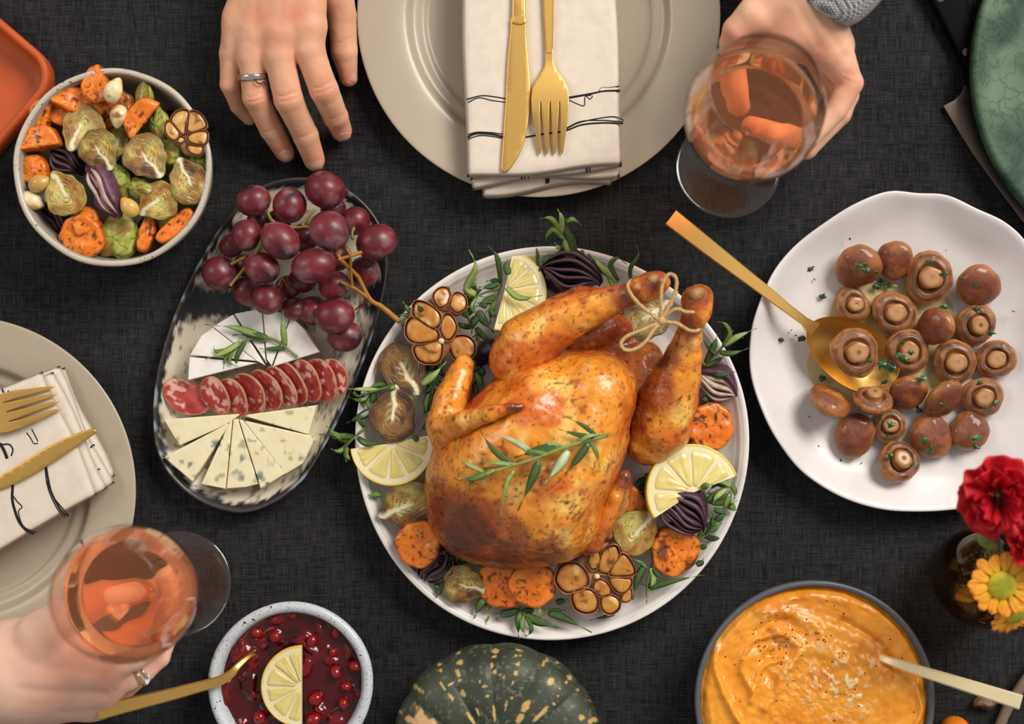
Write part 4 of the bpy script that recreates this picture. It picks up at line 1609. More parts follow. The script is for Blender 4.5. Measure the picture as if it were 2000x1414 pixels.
# purple onion wedge with a pale cut side
onion('purple onion wedge with a pale cut side at the bowl centre', 193, 368, .066, 122, 30, -62, 4, 3, .016, .4, .75, GB, tilt=(-.15, .0))
petal('glossy purple onion petal forming the back of the onion wedge', 207, 364, .066, 118, 40, -65, 5, .011, (92, 34, 70), GB, tilt=(.55, .2), edge=(140, 80, 120))
onion('dark onion wedge in shadow between chunky wedge and middle sprout', 122, 310, .052, 84, 44, -38, 5, 7, .014, .4, .04, GB)
onion('dark onion wedge low beside the stubby garlic piece', 99, 426, .044, 84, 40, -50, 4, 8, .014, .4, .06, GB)
petal('dark onion petal deep in the bowl near the biggest sprout', 250, 330, .038, 90, 60, 20, 9, .005, (36, 20, 28), GB)
petal('dark onion petal deep under the thin sweet potato strips', 300, 440, .030, 80, 60, 10, 10, .004, (40, 24, 26), GB)
petal('dark onion petal under the garlic head in the bowl', 340, 250, .036, 80, 60, -60, 14, .005, (34, 24, 22), GB)
sweet('big rough sweet potato round at the lower rim of the bowl', 158, 462, .056, 42, 12, 'round', .014, rot=0, tilt=(-.05, -.2), asp=.98, group=GB, char=.6)
sweet('second rough sweet potato piece, overlapping the big round at lower rim', 165, 430, .058, 28, 13, 'round', .012, rot=60, tilt=(.1, .1), asp=.8, group=GB, char=.6)
clove('small golden garlic clove between onion wedge and pale faced sprout', 252, 404, .063, 23, 130, 15, group=GB, col1=(214, 170, 88), asp=.80)
sweet('thin curved sweet potato strip beside the round green sprout', 284, 456, .050, 34, 14, 'bar', .010, rot=75, group=GB, char=.6)
sweet('thin sweet potato strip lying along the lower rim', 342, 441, .054, 42, 15, 'bar', .012, rot=42, group=GB, char=.4)
gcells = [[(-20, -40), (-5, -46), (6, -40), (0, -12), (-4, 4), (-22, -16), (-28, -26)], [(8, -42), (26, -40), (38, -24), (38, -12), (14, -2), (4, -4), (4, -16)],
          [(-38, -18), (-30, -22), (-12, 0), (-18, 14), (-28, 12), (-38, 0)], [(4, 6), (20, -2), (40, -4), (42, 12), (34, 22), (10, 18)], [(2, 24), (20, 26), (34, 28), (28, 42), (10, 38)], [(-10, 8), (-2, 12), (-6, 18), (-14, 18)]]
garlic_head('halved roasted garlic head propped on the rim of the vegetable bowl', 362, 260, .066, gcells, 45, 4, tilt=(.12, .05), pale=.15, group='roasted garlic')

# ------------------------------------------------------------------ grapes
org = np.array(W(640, 520, OF))
root = thing('grape_bunch', 'bunch of red grapes on the oval dish', 'grapes', tuple(org))
n, m = 24, 16
V, F = lathe([(0, -1)] + [(math.sin(PI * i / m), -math.cos(PI * i / m)) for i in range(1, m)] + [(0, 1)], n)
GM = []
for sd in range(4):
    S = V * 1.0 + sd * 13
    red = mixc(flat(len(V), C(88, 22, 34)), C(124, 34, 40), fbm(S, 1.0, 3, 2) * 1.5 - .25)
    red = mixc(red, flat(len(V), C(52, 20, 32)), sst(.5, .75, fbm(S, .8, 3, 7)))
    bloom = sst(.44, .70, fbm(S, 1.9, 4, 11)) * .62
    red = mixc(red, flat(len(V), C(150, 112, 124)), bloom)
    t_ = mk('grape_tmp', V, F, M_grape, col=red)
    GM.append(t_.data)
    bpy.data.objects.remove(t_)
G2 = lambda x, y: (280 + x / 3.535, 320 + y / 3.535)
grapes = [(760, 255, 122, 108, .048, 20), (1010, 288, 122, 118, .050, 80), (1255, 180, 128, 145, .052, 70), (1285, 460, 145, 135, .062, -30), (1610, 540, 145, 125, .050, 20), (945, 530, 148, 122, .064, -40),
          (715, 492, 112, 108, .052, 60), (610, 565, 90, 80, .026, 30), (525, 757, 118, 125, .034, 60), (820, 718, 126, 108, .054, -20), (1175, 705, 158, 120, .064, 10), (725, 885, 100, 115, .024, 60),
          (858, 935, 108, 108, .044, 0), (1040, 1000, 80, 92, .026, 90), (1170, 1015, 100, 120, .022, 80), (1320, 840, 112, 100, .036, 20), (1320, 1048, 142, 125, .040, 10), (1390, 1190, 122, 112, .022, 10),
          (1460, 395, 108, 98, .030, 30), (1530, 745, 108, 110, .024, 40), (1110, 510, 110, 100, .030, 30), (1310, 310, 90, 90, .026, 30), (930, 400, 90, 85, .026, 0), (800, 400, 90, 80, .026, 0), (1000, 850, 90, 80, .022, 0), (1100, 800, 100, 90, .024, 0), (1340, 640, 100, 100, .026, 0), (700, 700, 80, 80, .022, 0)]
for i, (x, y, a_, b_, z, rot) in enumerate(grapes):
    u, v = G2(x, y)
    z = max(z, OF + RR(b_ / 3.535) + .0003)
    s = 1 / 3.535
    link_mesh('grape', GM[i % 4], root, tuple(np.array(W(u, v, z)) - org), (random.Random(i).uniform(0, .6), 0, math.radians(rot)), (RR(a_ * s, z), RR(b_ * s, z), RR(b_ * s, z)))
stem_col = (178, 122, 40)
def gst(pts, r0, r1, col=stem_col, name='stalk'):
    stem_tube(root, org, [(*G2(x, y), z) for x, y, z in pts], r0, r1, col, name, M_stem)
gst([(1770, 1090, .036), (1650, 990, .036), (1560, 930, .038), (1480, 780, .044), (1370, 670, .056), (1300, 560, .050)], .0021, .0015)
gst([(1560, 930, .038), (1440, 850, .046), (1360, 815, .048)], .0014, .0013)
gst([(1440, 850, .046), (1430, 720, .058), (1430, 640, .066), (1400, 570, .070)], .0012, .0010)
gst([(1350, 660, .066), (1430, 635, .066), (1510, 610, .064)], .0011, .0015)
gst([(1560, 930, .038), (1500, 980, .030), (1460, 1010, .030)], .0009, .0007, (150, 84, 40))
gst([(1300, 560, .050), (1150, 440, .054), (1040, 440, .052), (900, 400, .054), (850, 320, .058)], .0012, .0012, (150, 130, 60))
gst([(1100, 420, .054), (1160, 340, .058), (1180, 320, .058)], .0010, .0013, (160, 140, 60))
gst([(600, 840, .048), (690, 730, .050), (790, 590, .060), (850, 410, .058)], .0012, .0010, (150, 124, 52))
gst([(610, 690, .044), (690, 650, .048), (720, 640, .044)], .0013, .0010, (150, 124, 52))
gst([(930, 840, .050), (960, 790, .050), (1000, 850, .044), (990, 770, .044)], .0008, .0008, (150, 96, 40))
gst([(1450, 520, .046), (1440, 480, .046), (1455, 440, .044)], .0010, .0013, (150, 134, 70))

# ------------------------------------------------------------------ cheeses and salami
def wedge(name, label, cat, poly, h, z0, colf, group, bev=.0007, tilt=None, parts=None):
    zt = z0 + h
    ol = np.array([tuple(W(u, v, zt))[:2] for u, v in poly])
    ol = [tuple(q) for q in ol.mean(0) + (ol - ol.mean(0)) * 1.03]
    c = np.array((*np.mean(ol, 0), z0))
    a_ = sum(ol[j][0] * ol[(j + 1) % len(ol)][1] - ol[(j + 1) % len(ol)][0] * ol[j][1] for j in range(len(ol)))
    if a_ < 0:
        ol = ol[::-1]
    xs_, ys_ = [p[0] for p in ol], [p[1] for p in ol]
    V, F = outline_solid(ol, z0, zt, bev, {'x': np.arange(min(xs_), max(xs_), .0016)[1:], 'y': np.arange(min(ys_), max(ys_), .0016)[1:]})
    bm = bmesh.new()
    S = V * 1.0
    V[:, 2] += np.where(V[:, 2] > z0 + h * .6, (fbm(V, 160, 3, 2) - .5) * .0007, 0)
    o = mk(name, V, F, M_cheese, col=colf(V, z0, zt), origin=c)
    auto_smooth(o, 40)
    tag(o, label, cat, group)
    return o

def blue_col(V, z0, zt):
    c = mixc(flat(len(V), C(232, 222, 190)), C(222, 208, 164), fbm(V, 90, 3, 1))
    mold = sst(.62, .68, fbm(V, 150, 3, 5)) * sst(.45, .6, fbm(V, 40, 2, 9))
    c = mixc(c, C(96, 112, 112), mold * .9)
    c = mixc(c, C(120, 118, 70), sst(.70, .74, fbm(V, 230, 2, 15)) * .6)
    return c

def brie_col(V, z0, zt):
    c = mixc(flat(len(V), C(236, 232, 228)), C(222, 214, 204), fbm(V, 120, 3, 1))
    side = V[:, 2] < zt - .0012
    c = np.where(side[:, None], mixc(flat(len(V), C(222, 196, 158)), C(236, 220, 190), fbm(V, 200, 2, 3)), c)
    return c

ap = (528, 722)
arc = [(368, 742), (371, 700), (392, 660), (425, 630), (462, 613), (512, 603), (563, 616), (594, 645), (622, 687)]
bw = [('brie wedge at the left end of the white fan, beside the salami', [(368, 742), (371, 698), (500, 709)]),
      ('narrow brie wedge second from the left end of the white fan', [(372, 693), (393, 657), (415, 641), (497, 704)]),
      ('brie wedge under the rosemary leaves, third from the left end', [(417, 639), (455, 616), (516, 712), (500, 704)]),
      ('brie wedge at the top of the white fan below the grapes', [(459, 614), (511, 604), (517, 700), (520, 708)]),
      ('brie wedge under the upright rosemary leaf', [(514, 604), (558, 613), (566, 618), (530, 712), (521, 700)]),
      ('widest brie wedge at the right end of the white fan', [(569, 619), (596, 646), (622, 687), (534, 715)])]
for i, (lb, poly) in enumerate(bw):
    wedge('brie_wedge', lb, 'cheese', poly, .019, OF, brie_col, 'brie wedges')
bl = [('blue cheese wedge touching the salami at the left side of the fan', [(322, 820), (463, 809), (466, 811), (440, 830), (352, 869)]),
      ('blue cheese wedge second from the left of the fan, wide open cut', [(322, 893), (345, 880), (443, 829), (445, 832), (376, 939)]),
      ('slim blue cheese wedge third from the left', [(394, 944), (450, 821), (453, 822), (440, 953)]),
      ('blue cheese wedge pointing straight down in the fan middle', [(443, 953), (456, 822), (464, 820), (503, 944), (480, 950)]),
      ('narrow blue cheese wedge third from the right', [(468, 822), (474, 822), (555, 924), (509, 953)]),
      ('large blue cheese wedge with a grey rind corner, second from the right', [(478, 823), (557, 925), (590, 905), (612, 862), (608, 852)]),
      ('blue cheese wedge touching the salami at the right side of the fan', [(479, 813), (486, 810), (616, 792), (601, 848)])]
for i, (lb, poly) in enumerate(bl):
    wedge('blue_cheese_wedge', lb, 'cheese', poly, .017, OF, blue_col, 'blue cheese wedges')

sal = [(366, 775, 52, 33, 24, .012, .02, .3, 'first'), (420, 772, 40, 28, 60, .45, .05, .4, 'second'), (455, 776, 42, 28, 64, .55, .1, .5, 'third'), (488, 768, 45, 30, 62, .6, .1, .5, 'fourth'),
       (521, 762, 45, 28, 60, .6, .1, .5, 'fifth'), (549, 757, 46, 27, 58, .7, .1, .5, 'sixth'), (570, 750, 46, 26, 62, .7, .1, .5, 'seventh'), (597, 744, 45, 30, 68, .6, .05, .5, 'eighth'),
       (628, 742, 46, 30, 72, .5, .05, .5, 'ninth'), (655, 735, 38, 25, 84, .3, .0, .5, 'tenth')]
def slice_mesh(sd):
    V, F, Rn, Tg = polar_slab(lambda t: 1 + .04 * math.sin(3 * t + sd) - .03, 16, 48, .05, -.05, .03, 3)
    S = V * 3 + sd * 11
    c = mixc(flat(len(V), C(150, 34, 34)), C(188, 72, 62), fbm(S, 1.0, 3, 2) * 1.6 - .3)
    fat = sst(.56, .64, fbm(S, 1.1, 2, 17))
    c = mixc(c, C(228, 176, 160), fat * .95)
    c = mixc(c, C(120, 24, 26), sst(.62, .75, fbm(S, 2.2, 2, 27)) * .7)
    c = mixc(c, C(176, 128, 92), sst(.93, .99, Rn) * .9)
    V[:, 2] += .06 * (fbm(S, .6, 2, 3) - .5)
    o = mk('t', V, F, M_meat, col=c)
    me = o.data
    bpy.data.objects.remove(o)
    return me
SM = [slice_mesh(i) for i in range(10)]
for i, (u, v, a_, b_, rot, tl, ty, sp, nm) in enumerate(sal):
    # each leans on its neighbour to the right; long axis runs across the row
    z = OF + .009 + (.006 if i else -.002)
    d = math.radians(rot + 90)
    lean = Vector((-.9 * tl, -.55 * tl, 1)).normalized()
    q = Vector((0, 0, 1)).rotation_difference(lean).to_matrix()
    ang = math.radians(-22 if i == 0 else -58 - 3 * (i > 5) * (i - 5))
    w2 = RR(b_, z) / max(.5, math.cos(math.atan(tl * 1.0)))
    o = link_mesh('salami_slice', SM[i], loc=W(u, v, z), rot=(q @ Matrix.Rotation(ang, 3, 'Z')).to_euler(), scale=(RR(a_, z), w2 * (1.0 if i == 0 else .95), .022))
    tag(o, ['flat salami slice at the end of the row nearest the dish edge', 'salami slice second in the row, behind the flat slice'][i] if i < 2 else
        ('thin salami slice ending the row at the far right' if i == 9 else nm + ' salami slice along the row, counted from the flat slice'), 'salami', 'salami slices')

# rosemary on the brie
org_s = (545, 690, .030)
root = thing('rosemary_sprig', 'small rosemary sprig lying on the white brie fan', 'rosemary', tuple(W(*org_s)), 'rosemary sprigs')
og = np.array(W(*org_s))
G3 = lambda x, y, z=.0275: (280 + x / 3.213, 580 + y / 3.213, z)
stem_tube(root, og, [G3(965, 378, .026), G3(880, 305), G3(780, 255), G3(660, 265), G3(590, 300)], .0011, .0007, (130, 140, 80))
for pts, w, t in [([G3(780, 262), G3(650, 215, .031), G3(560, 190, .031), G3(385, 172, .028)], 10, 2), ([G3(780, 258), G3(680, 235, .03), G3(560, 238, .026)], 10, 0),
                  ([G3(890, 310), G3(878, 200, .036), G3(877, 75, .034)], 9, 2), ([G3(610, 285), G3(500, 350, .03), G3(390, 388, .026)], 9, 2), ([G3(520, 330), G3(455, 340), G3(440, 308)], 5, 1),
                  ([G3(580, 315), G3(520, 370), G3(500, 470, .024)], 7, 1), ([G3(640, 280), G3(590, 370), G3(582, 462, .022)], 7, 0), ([G3(560, 340), G3(540, 410), G3(590, 435, .026)], 5, 1), ([G3(890, 322), G3(800, 326), G3(730, 325)], 6, 0), ([G3(780, 270), G3(700, 262), G3(600, 258)], 8, 1)]:
    needle(root, og, pts, w, t)

# ------------------------------------------------------------------ mushrooms
def mush_meshes(sd):
    ph = [random.Random(sd * 7 + i).random() * 6 for i in range(4)]
    wob = lambda t, r, z: 1 + .05 * math.sin(2 * t + ph[0]) + .03 * math.sin(3 * t + ph[1]) + .012 * math.sin(8 * t + ph[2])
    prof = [(0, .12), (.36, .10), (.47, .06), (.51, .02), (.55, -.05), (.60, -.10), (.65, -.105), (.69, -.08), (.74, -.085), (.80, -.04), (.88, .02), (.95, .10), (1.0, .20), (.985, .33), (.92, .46), (.80, .58), (.62, .67), (.40, .73), (.2, .755), (0, .76)]
    V, F = lathe(smooth_prof(prof, 1), 48, wob)
    S = V * 1.2 + sd * 9
    V[:, :] *= (1 + .10 * (fbm(S, .9, 2, 3) - .5))[:, None]
    V[:, 2] += .09 * (fbm(S, 3, 3, 6) - .5) - .10 * (fbm(S * np.array((1, 1, .2)), 2.6, 2, 26) - .5) * (V[:, 2] < .1)
    V[:, :2] *= (1 + .05 * (fbm(S, 4, 2, 16) - .5))[:, None]
    r = np.hypot(V[:, 0], V[:, 1])
    c = mixc(flat(len(V), C(172, 108, 54)), C(112, 48, 20), sst(.15, .75, V[:, 2] + (fbm(S, 1.0, 3, 1) - .5) * .9))
    c = mixc(c, C(190, 118, 54), sst(.58, .78, fbm(S, 1.0, 2, 12)) * .45)
    c = mixc(c, C(66, 28, 15), sst(.58, .84, fbm(S, 1.3, 4, 22)) * .75)
    c = mixc(c, C(54, 24, 12), sst(.80, .84, vnoise(S, 7, 91)) * .6)
    under = (V[:, 2] < .06) & (r < .93) | ((V[:, 2] < .34) & (r < .58))
    u_ = mixc(flat(len(V), C(160, 104, 58)), C(94, 50, 25), fbm(S, 2.2, 3, 4) * 2.2 - .55)
    u_ = mixc(u_, C(88, 52, 30), (1 - sst(.44, .58, r)) * (.85))
    u_ = mixc(u_, C(104, 62, 38), sst(.55, .8, np.abs(((r * 9 + fbm(S, 2, 2, 77)) % 1) - .5) * 2) * .55)
    c = np.where(under[:, None], u_, c)
    o = mk('t', V, F, M_mush, col=c)
    cap = o.data
    bpy.data.objects.remove(o)
    prof = [(0, -.33), (.2, -.325), (.36, -.315), (.43, -.27), (.445, -.2), (.42, -.1), (.44, .02), (.50, .1), (0, .14)]
    V, F = lathe(smooth_prof(prof, 1), 32, lambda t, r, z: 1 + .07 * math.sin(2 * t + ph[3]) + .03 * math.sin(5 * t + ph[1]))
    S = V * 2 + sd * 4
    r = np.hypot(V[:, 0], V[:, 1])
    c = mixc(flat(len(V), C(190, 136, 78)), C(150, 92, 46), fbm(S, 1.5, 3, 1) * 1.5 - .25)
    tip = V[:, 2] < -.295
    c = np.where(tip[:, None], mixc(flat(len(V), C(190, 138, 88)), C(150, 96, 54), sst(.24, .42, r) * .7 + fbm(S, 3, 2, 8) * .5), c)
    c = mixc(c, C(62, 34, 20), tip * (1 - sst(.03, .11, r)) * [.9, .2, .8, .1][sd % 4])
    V[:, 2] += tip * .03 * (1 - sst(0, .12, r))
    o = mk('t', V, F, M_mush, col=c)
    st = o.data
    bpy.data.objects.remove(o)
    return cap, st
MM = [mush_meshes(i) for i in range(6)]

def mushroom(label, u, v, rpx, up, kind, z=None, stem=1.0, asp=1.0):
    """up: where the cap's crown looks (picture axes, y up, z to the camera)"""
    d = Vector(up).normalized()
    r0 = RR(rpx, .025)
    if z is None:
        low = .75 if d.z < 0 else .15
        z = LF + r0 * (abs(d.z) * (.72 if d.z < 0 else .16) + math.sqrt(max(0, 1 - d.z ** 2)) * .98)
    r = RR(rpx, z)
    off = d * (.3 * r)
    loc = W(u, v, z) - Vector((off.x, off.y, 0)) * .6
    q = Vector((0, 0, 1)).rotation_difference(d).to_matrix() @ Matrix.Rotation(u * .37, 3, 'Z')
    root = thing('mushroom', label, 'mushroom', tuple(loc), 'sauteed mushrooms', rot=q.to_euler())
    cap, st = MM[kind % 6]
    link_mesh('cap', cap, root, scale=(r, r * asp, r))
    link_mesh('stem', st, root, scale=(r * 1.0, r * 1.0, r * stem))
    return root

GU = lambda x=0, y=0: (x, y, -1)
mushroom('large oval mushroom at the top of the pile, cap up with parsley', 1674, 520, 48, (-.15, -.35, 1), 0, asp=.85)
mushroom('small dark mushroom tipped on its side next to the large oval one', 1745, 508, 38, (-.2, -.25, .8), 1)
mushroom('widest upturned mushroom at the top of the plate, cream stem', 1817, 542, 51, GU(.05, .05), 3, asp=.95)
mushroom('wrinkled reddish mushroom, cap up, at the far upper corner', 1908, 557, 44, (.1, -.45, 1), 4)
mushroom('small upturned mushroom beside the butter puddle, above the spoon', 1668, 595, 35, GU(-.12, -.05), 2, stem=1.25)
mushroom('upturned mushroom directly right of the small one above the spoon', 1748, 611, 44, GU(-.03, .02), 1)
mushroom('glossy mushroom lying on its side, stem towards the split stem one', 1828, 638, 41, (-.75, -.15, .75), 5, asp=.9)
mushroom('upturned mushroom with a split dark hollow stem', 1909, 634, 41, GU(-.1, .1), 0, stem=1.15)
mushroom('upturned mushroom resting in the gold spoon', 1672, 688, 49, GU(-.08, .03), 2, z=LF + .0285)
mushroom('upturned mushroom with parsley on its stem, right of the spoon', 1775, 686, 44, GU(.02, .08), 4)
mushroom('pale upturned mushroom in the middle of the pile', 1867, 708, 44, GU(.04, .04), 3)
mushroom('dark shrunken upturned mushroom at the right edge of the pile', 1947, 702, 39, GU(.12, .02), 5, stem=.7)
mushroom('mushroom on its side below the spoon, stem pointing to the plate rim', 1619, 786, 43, (.4, .85, .55), 1, stem=1.1, asp=1.05)
mushroom('mushroom standing on its cap at the spoon tip, tall stem', 1706, 780, 39, (-.05, -.75, -.55), 2, stem=1.15)
mushroom('small red brown mushroom, cap up, below the parsley stemmed one', 1772, 765, 36, (-.1, -.4, .9), 0)
mushroom('mushroom lying on its side in the lower middle of the pile', 1840, 777, 41, (.35, -.55, .65), 5, asp=1.05)
mushroom('upturned mushroom with parsley in its gills, lower right of pile', 1921, 776, 41, GU(.06, .02), 1, stem=1.1)
mushroom('smooth orange brown mushroom, cap up, lowest on the left side', 1667, 850, 44, (-.1, -.05, 1), 4, asp=.9)
mushroom('small upturned mushroom tucked between two cap up mushrooms', 1739, 832, 33, GU(.05, -.1), 3, stem=1.2)
mushroom('big dark topped mushroom, cap up, low in the pile', 1815, 852, 44, (.05, -.05, 1), 1)
mushroom('honey coloured mushroom, cap up, at the lower right end', 1890, 841, 40, (.05, .1, 1), 5)
mushroom('bottommost mushroom, stem up and leaning', 1758, 902, 42, (-.12, -.32, -1), 0, stem=1.4)

# parsley flecks
rng = random.Random(8)
FL = [(1583, 524, 9, .012), (1606, 579, 7, .010), (1568, 661, 9, .012), (1527, 664, 6, .012), (1545, 645, 3, .012), (1553, 655, 3, .012), (1676, 521, 8, .036), (1690, 517, 6, .036), (1692, 531, 8, .035), (1714, 533, 6, .033),
      (1712, 560, 9, .012), (1722, 553, 8, .012), (1738, 558, 7, .012), (1816, 512, 7, .034), (1845, 535, 6, .03), (1903, 557, 7, .037), (1876, 545, 5, .03), (1845, 600, 8, .02), (1905, 604, 8, .032), (1935, 651, 8, .032),
      (1698, 706, 6, .049), (1779, 688, 7, .042), (1757, 697, 8, .032), (1762, 668, 6, .032), (1722, 710, 13, .026), (1733, 718, 11, .025), (1740, 712, 10, .026), (1726, 746, 8, .022), (1607, 740, 7, .012), (1842, 790, 7, .034), (1852, 767, 5, .034),
      (1912, 746, 7, .032), (1943, 788, 9, .030), (1925, 797, 6, .030), (1798, 738, 8, .03), (1738, 829, 9, .036), (1735, 853, 7, .02), (1806, 860, 9, .036), (1818, 877, 8, .034), (1795, 800, 8, .012), (1907, 855, 9, .034), (1906, 873, 7, .03),
      (1736, 889, 7, .03), (1782, 908, 6, .03), (1598, 872, 4, .012), (1581, 813, 3, .012), (1642, 898, 4, .012), (1659, 937, 6, .014), (1681, 905, 3, .012), (1980, 608, 5, .018), (1848, 490, 3, .014), (1660, 468, 3, .02), (1590, 545, 3, .012), (1766, 700, 7, .03), (1680, 600, 5, .012), (1760, 650, 6, .012), (1700, 640, 5, .012)]
V, F, cl = [], [], []
for u, v, r, z in FL:
    for k in range(3 if r > 5 else 1):
        c = np.array(W(u + rng.uniform(-.3, .3) * r, v + rng.uniform(-.3, .3) * r, z + .0006 * k))
        o0 = len(V)
        a0 = rng.random() * 6
        nn = 9
        g = C(44, 78, 30) * rng.uniform(.6, 1.4)
        V.append(c + np.array((0, 0, .0012)))
        cl.append(g)
        for j in range(nn):
            a_ = a0 + 2 * PI * j / nn
            rr_ = r * K * rng.choice((.35, .6, .9, 1.3)) * rng.uniform(.8, 1.1)
            V.append(c + np.array((math.cos(a_) * rr_, math.sin(a_) * rr_ * .75, rng.uniform(-.0004, .0009))))
            cl.append(g * rng.uniform(.8, 1.25))
        F += [(o0, o0 + 1 + j, o0 + 1 + (j + 1) % nn) for j in range(nn)]
        V.append(c - np.array((0, 0, .0006)))
        cl.append(g)
        F += [(len(V) - 1, o0 + 1 + (j + 1) % nn, o0 + 1 + j) for j in range(nn)]
tag(mk('chopped_parsley', V, F, M_leaf, col=np.array(cl), smooth=False), 'dark green chopped parsley scattered over the mushrooms', 'parsley', kind='stuff')

# butter
blob = spline([(1650, 556), (1626, 588), (1612, 640), (1580, 690), (1578, 725), (1596, 760), (1640, 790), (1720, 800), (1800, 790), (1850, 750), (1870, 690), (1866, 620), (1850, 580), (1800, 566), (1720, 545)], 6, True)
z = LF + .0014
cb = np.array(W(1720, 680, LF))
ol = np.array([tuple(W(p[0], p[1], z)) for p in blob])
V = [cb + np.array((0, 0, .0014))]
n = len(ol)
for s, zz in ((.5, .0014), (.9, .0013), (.98, .0010), (1.0, .0003)):
    for p in ol:
        q = cb + (p - cb) * s
        V.append((q[0], q[1], LF + zz))
F = [(0, 1 + (j + 1) % n, 1 + j) for j in range(n)] + [tuple(1 + x for x in f) for f in [g[::-1] for g in grid_faces(4, n, False, True)]]
F = [f[::-1] for f in F]
o = mk('melted_butter', V, F, clear_glass('melted_butter', (.955, .88, .62), .12, 1.4))
tag(o, 'pool of melted yellow butter under the mushrooms and spoon', 'butter', kind='stuff')

# ------------------------------------------------------------------ serving spoon in the mushrooms
org = np.array(W(1660, 690, LF))
root = thing('serving_spoon', 'gold serving spoon reaching from the cloth into the mushrooms', 'spoon', tuple(org))
hp = [(1310, 424, .040), (1400, 495, .036), (1480, 557, .033), (1540, 604, .031), (1570, 627, .028), (1590, 645, .023)]
hw_ = [17.5, 15, 12, 9, 8.5, 16]
P = spline([tuple(W(*p)) for p in hp], 5)
ww = np.interp(np.linspace(0, 1, len(P)), np.linspace(0, 1, 6), hw_)
st = [(p, w * K, w * K, .0028) for p, w in zip(P, ww)]
V, F = ribbon(st)
auto_smooth(mk('handle', V, F, M_gold, root, origin=org), 40)
ax = (Vector((1748, 742)) - Vector((1578, 634)))
axd = ax.normalized()
nu, nv = 36, 28
Vt = []
zc = LF + .0165
ctr_ = np.array((1665, 690))
for i in range(nu + 1):
    rr_ = i / nu
    for j in range(56):
        a_ = 2 * PI * j / 56
        x = math.cos(a_) * 100 * rr_
        y = math.sin(a_) * 62 * rr_ * (1.0 + .12 * math.cos(a_))
        u = ctr_[0] + axd.x * x - axd.y * y
        v = ctr_[1] + axd.y * x + axd.x * y
        Vt.append(tuple(W(u, v, LF + .0022 + .0135 * rr_ ** 2.4 + .003 * rr_ * (-math.cos(a_)) * rr_)))
V = np.array(Vt)
B2 = V.copy()
B2[:, 2] -= .0016
k = len(V)
F = [f for f in grid_faces(nu + 1, 56, False, True)]
F = F + [tuple(k + q for q in f[::-1]) for f in F]
e = nu * 56
F += [(e + j, k + e + j, k + e + (j + 1) % 56, e + (j + 1) % 56) for j in range(56)]
mk('spoon_bowl', np.vstack([V, B2]), F, M_gold, root, origin=org)
# ------------------------------------------------------------------ roast chicken
def Wn(u, v, z):
    return np.array(W(u, v, z))

def perp_basis(ax):
    ax = np.array(ax, float)
    ax /= np.linalg.norm(ax)
    y = np.cross((0, 0, 1), ax)
    y /= np.linalg.norm(y)
    return np.stack([ax, y, np.cross(ax, y)], 1)

CH = np.array(W(1080, 860, PF))
chick = thing('roast_chicken', 'whole golden roast chicken with tied legs on the white platter', 'chicken', tuple(CH))

def px(V):
    s = K * (1 - V[:, 2] / D)
    return V[:, 0] / s + 1000, 707 - V[:, 1] / s

def skin_color(V, F, brown=0.0, seed=0, spots=None):
    u, v = px(V)
    N_ = normals(V, F)
    n1 = fbm(V, 55, 4, seed)
    n2 = fbm(V, 140, 3, seed + 3)
    n3 = fbm(V, 330, 2, seed + 5)
    c = mixc(flat(len(V), C(230, 146, 44)), C(246, 194, 98), sst(.48, .68, n1))
    c = mixc(c, C(204, 94, 22), sst(.50, .68, fbm(V, 34, 3, seed + 8)) * .85)
    c = mixc(c, C(176, 78, 20), sst(.60, .76, n2) * .5)
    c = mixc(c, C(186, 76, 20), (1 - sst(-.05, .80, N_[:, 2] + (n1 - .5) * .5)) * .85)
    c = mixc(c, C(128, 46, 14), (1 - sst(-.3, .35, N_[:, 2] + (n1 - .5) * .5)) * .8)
    b = np.full(len(V), brown, float)
    for cu, cv, r, a_ in (spots or []):
        b = np.maximum(b, a_ * np.exp(-((u - cu) ** 2 + (v - cv) ** 2) / (r * r)))
    bn = b + (n1 - .5) * .7 * (b > .05)
    c = mixc(c, C(150, 56, 18), sst(.15, .5, bn) * .85)
    c = mixc(c, C(84, 34, 16), sst(.5, .95, bn) * .9)
    c = mixc(c, C(80, 34, 14), sst(.74, .79, n3 + .10 * b + .25 * (n1 - .5)) * .75)
    c = mixc(c, C(60, 28, 12), sst(.80, .84, vnoise(V, 700, seed + 9)) * .7)
    c = mixc(c, C(150, 60, 16), sst(.66, .78, n2 + (n3 - .5) * .3) * .5)
    return c

def chunk(name, fld, brown, seed, spots=None, rough_=.0011):
    V, F = fld.mesh()
    V = V + normals(V, F) * ((fbm(V, 70, 3, seed) - .5) * rough_ * 2.2 + (fbm(V, 260, 2, seed + 1) - .5) * rough_ * .8)[:, None]
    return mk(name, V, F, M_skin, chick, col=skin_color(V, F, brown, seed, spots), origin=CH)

lo, hi = Wn(800, 1140, 0), Wn(1300, 620, 0)
f = Field((lo[0], lo[1], .0088), (hi[0], hi[1], .116), .0014)
axb = Wn(1190, 700, 0) - Wn(930, 1040, 0)
Bm = perp_basis(axb)
f.ell(Wn(1040, 890, .048), (RR(232, .05), RR(160, .05), .046), Bm, 0)
f.ell(Wn(1000, 850, .064), (RR(180, .06), RR(82, .06), .040), perp_basis(Wn(1120, 760, 0) - Wn(920, 960, 0)), .012)       # left breast
f.ell(Wn(1110, 900, .064), (RR(205, .06), RR(92, .06), .042), perp_basis(Wn(1180, 730, 0) - Wn(1070, 1040, 0)), .012)     # right breast
f.ell(Wn(1168, 760, .062), (RR(75, .06), RR(70, .06), .034), None, .014)
f.ell(Wn(930, 1000, .042), (RR(92, .04), RR(88, .04), .034), None, .016)
f.ell(Wn(1020, 1042, .040), (RR(95, .04), RR(62, .04), .032), None, .014)
f.ell(Wn(1095, 1010, .046), (RR(80, .04), RR(82, .04), .036), None, .014)
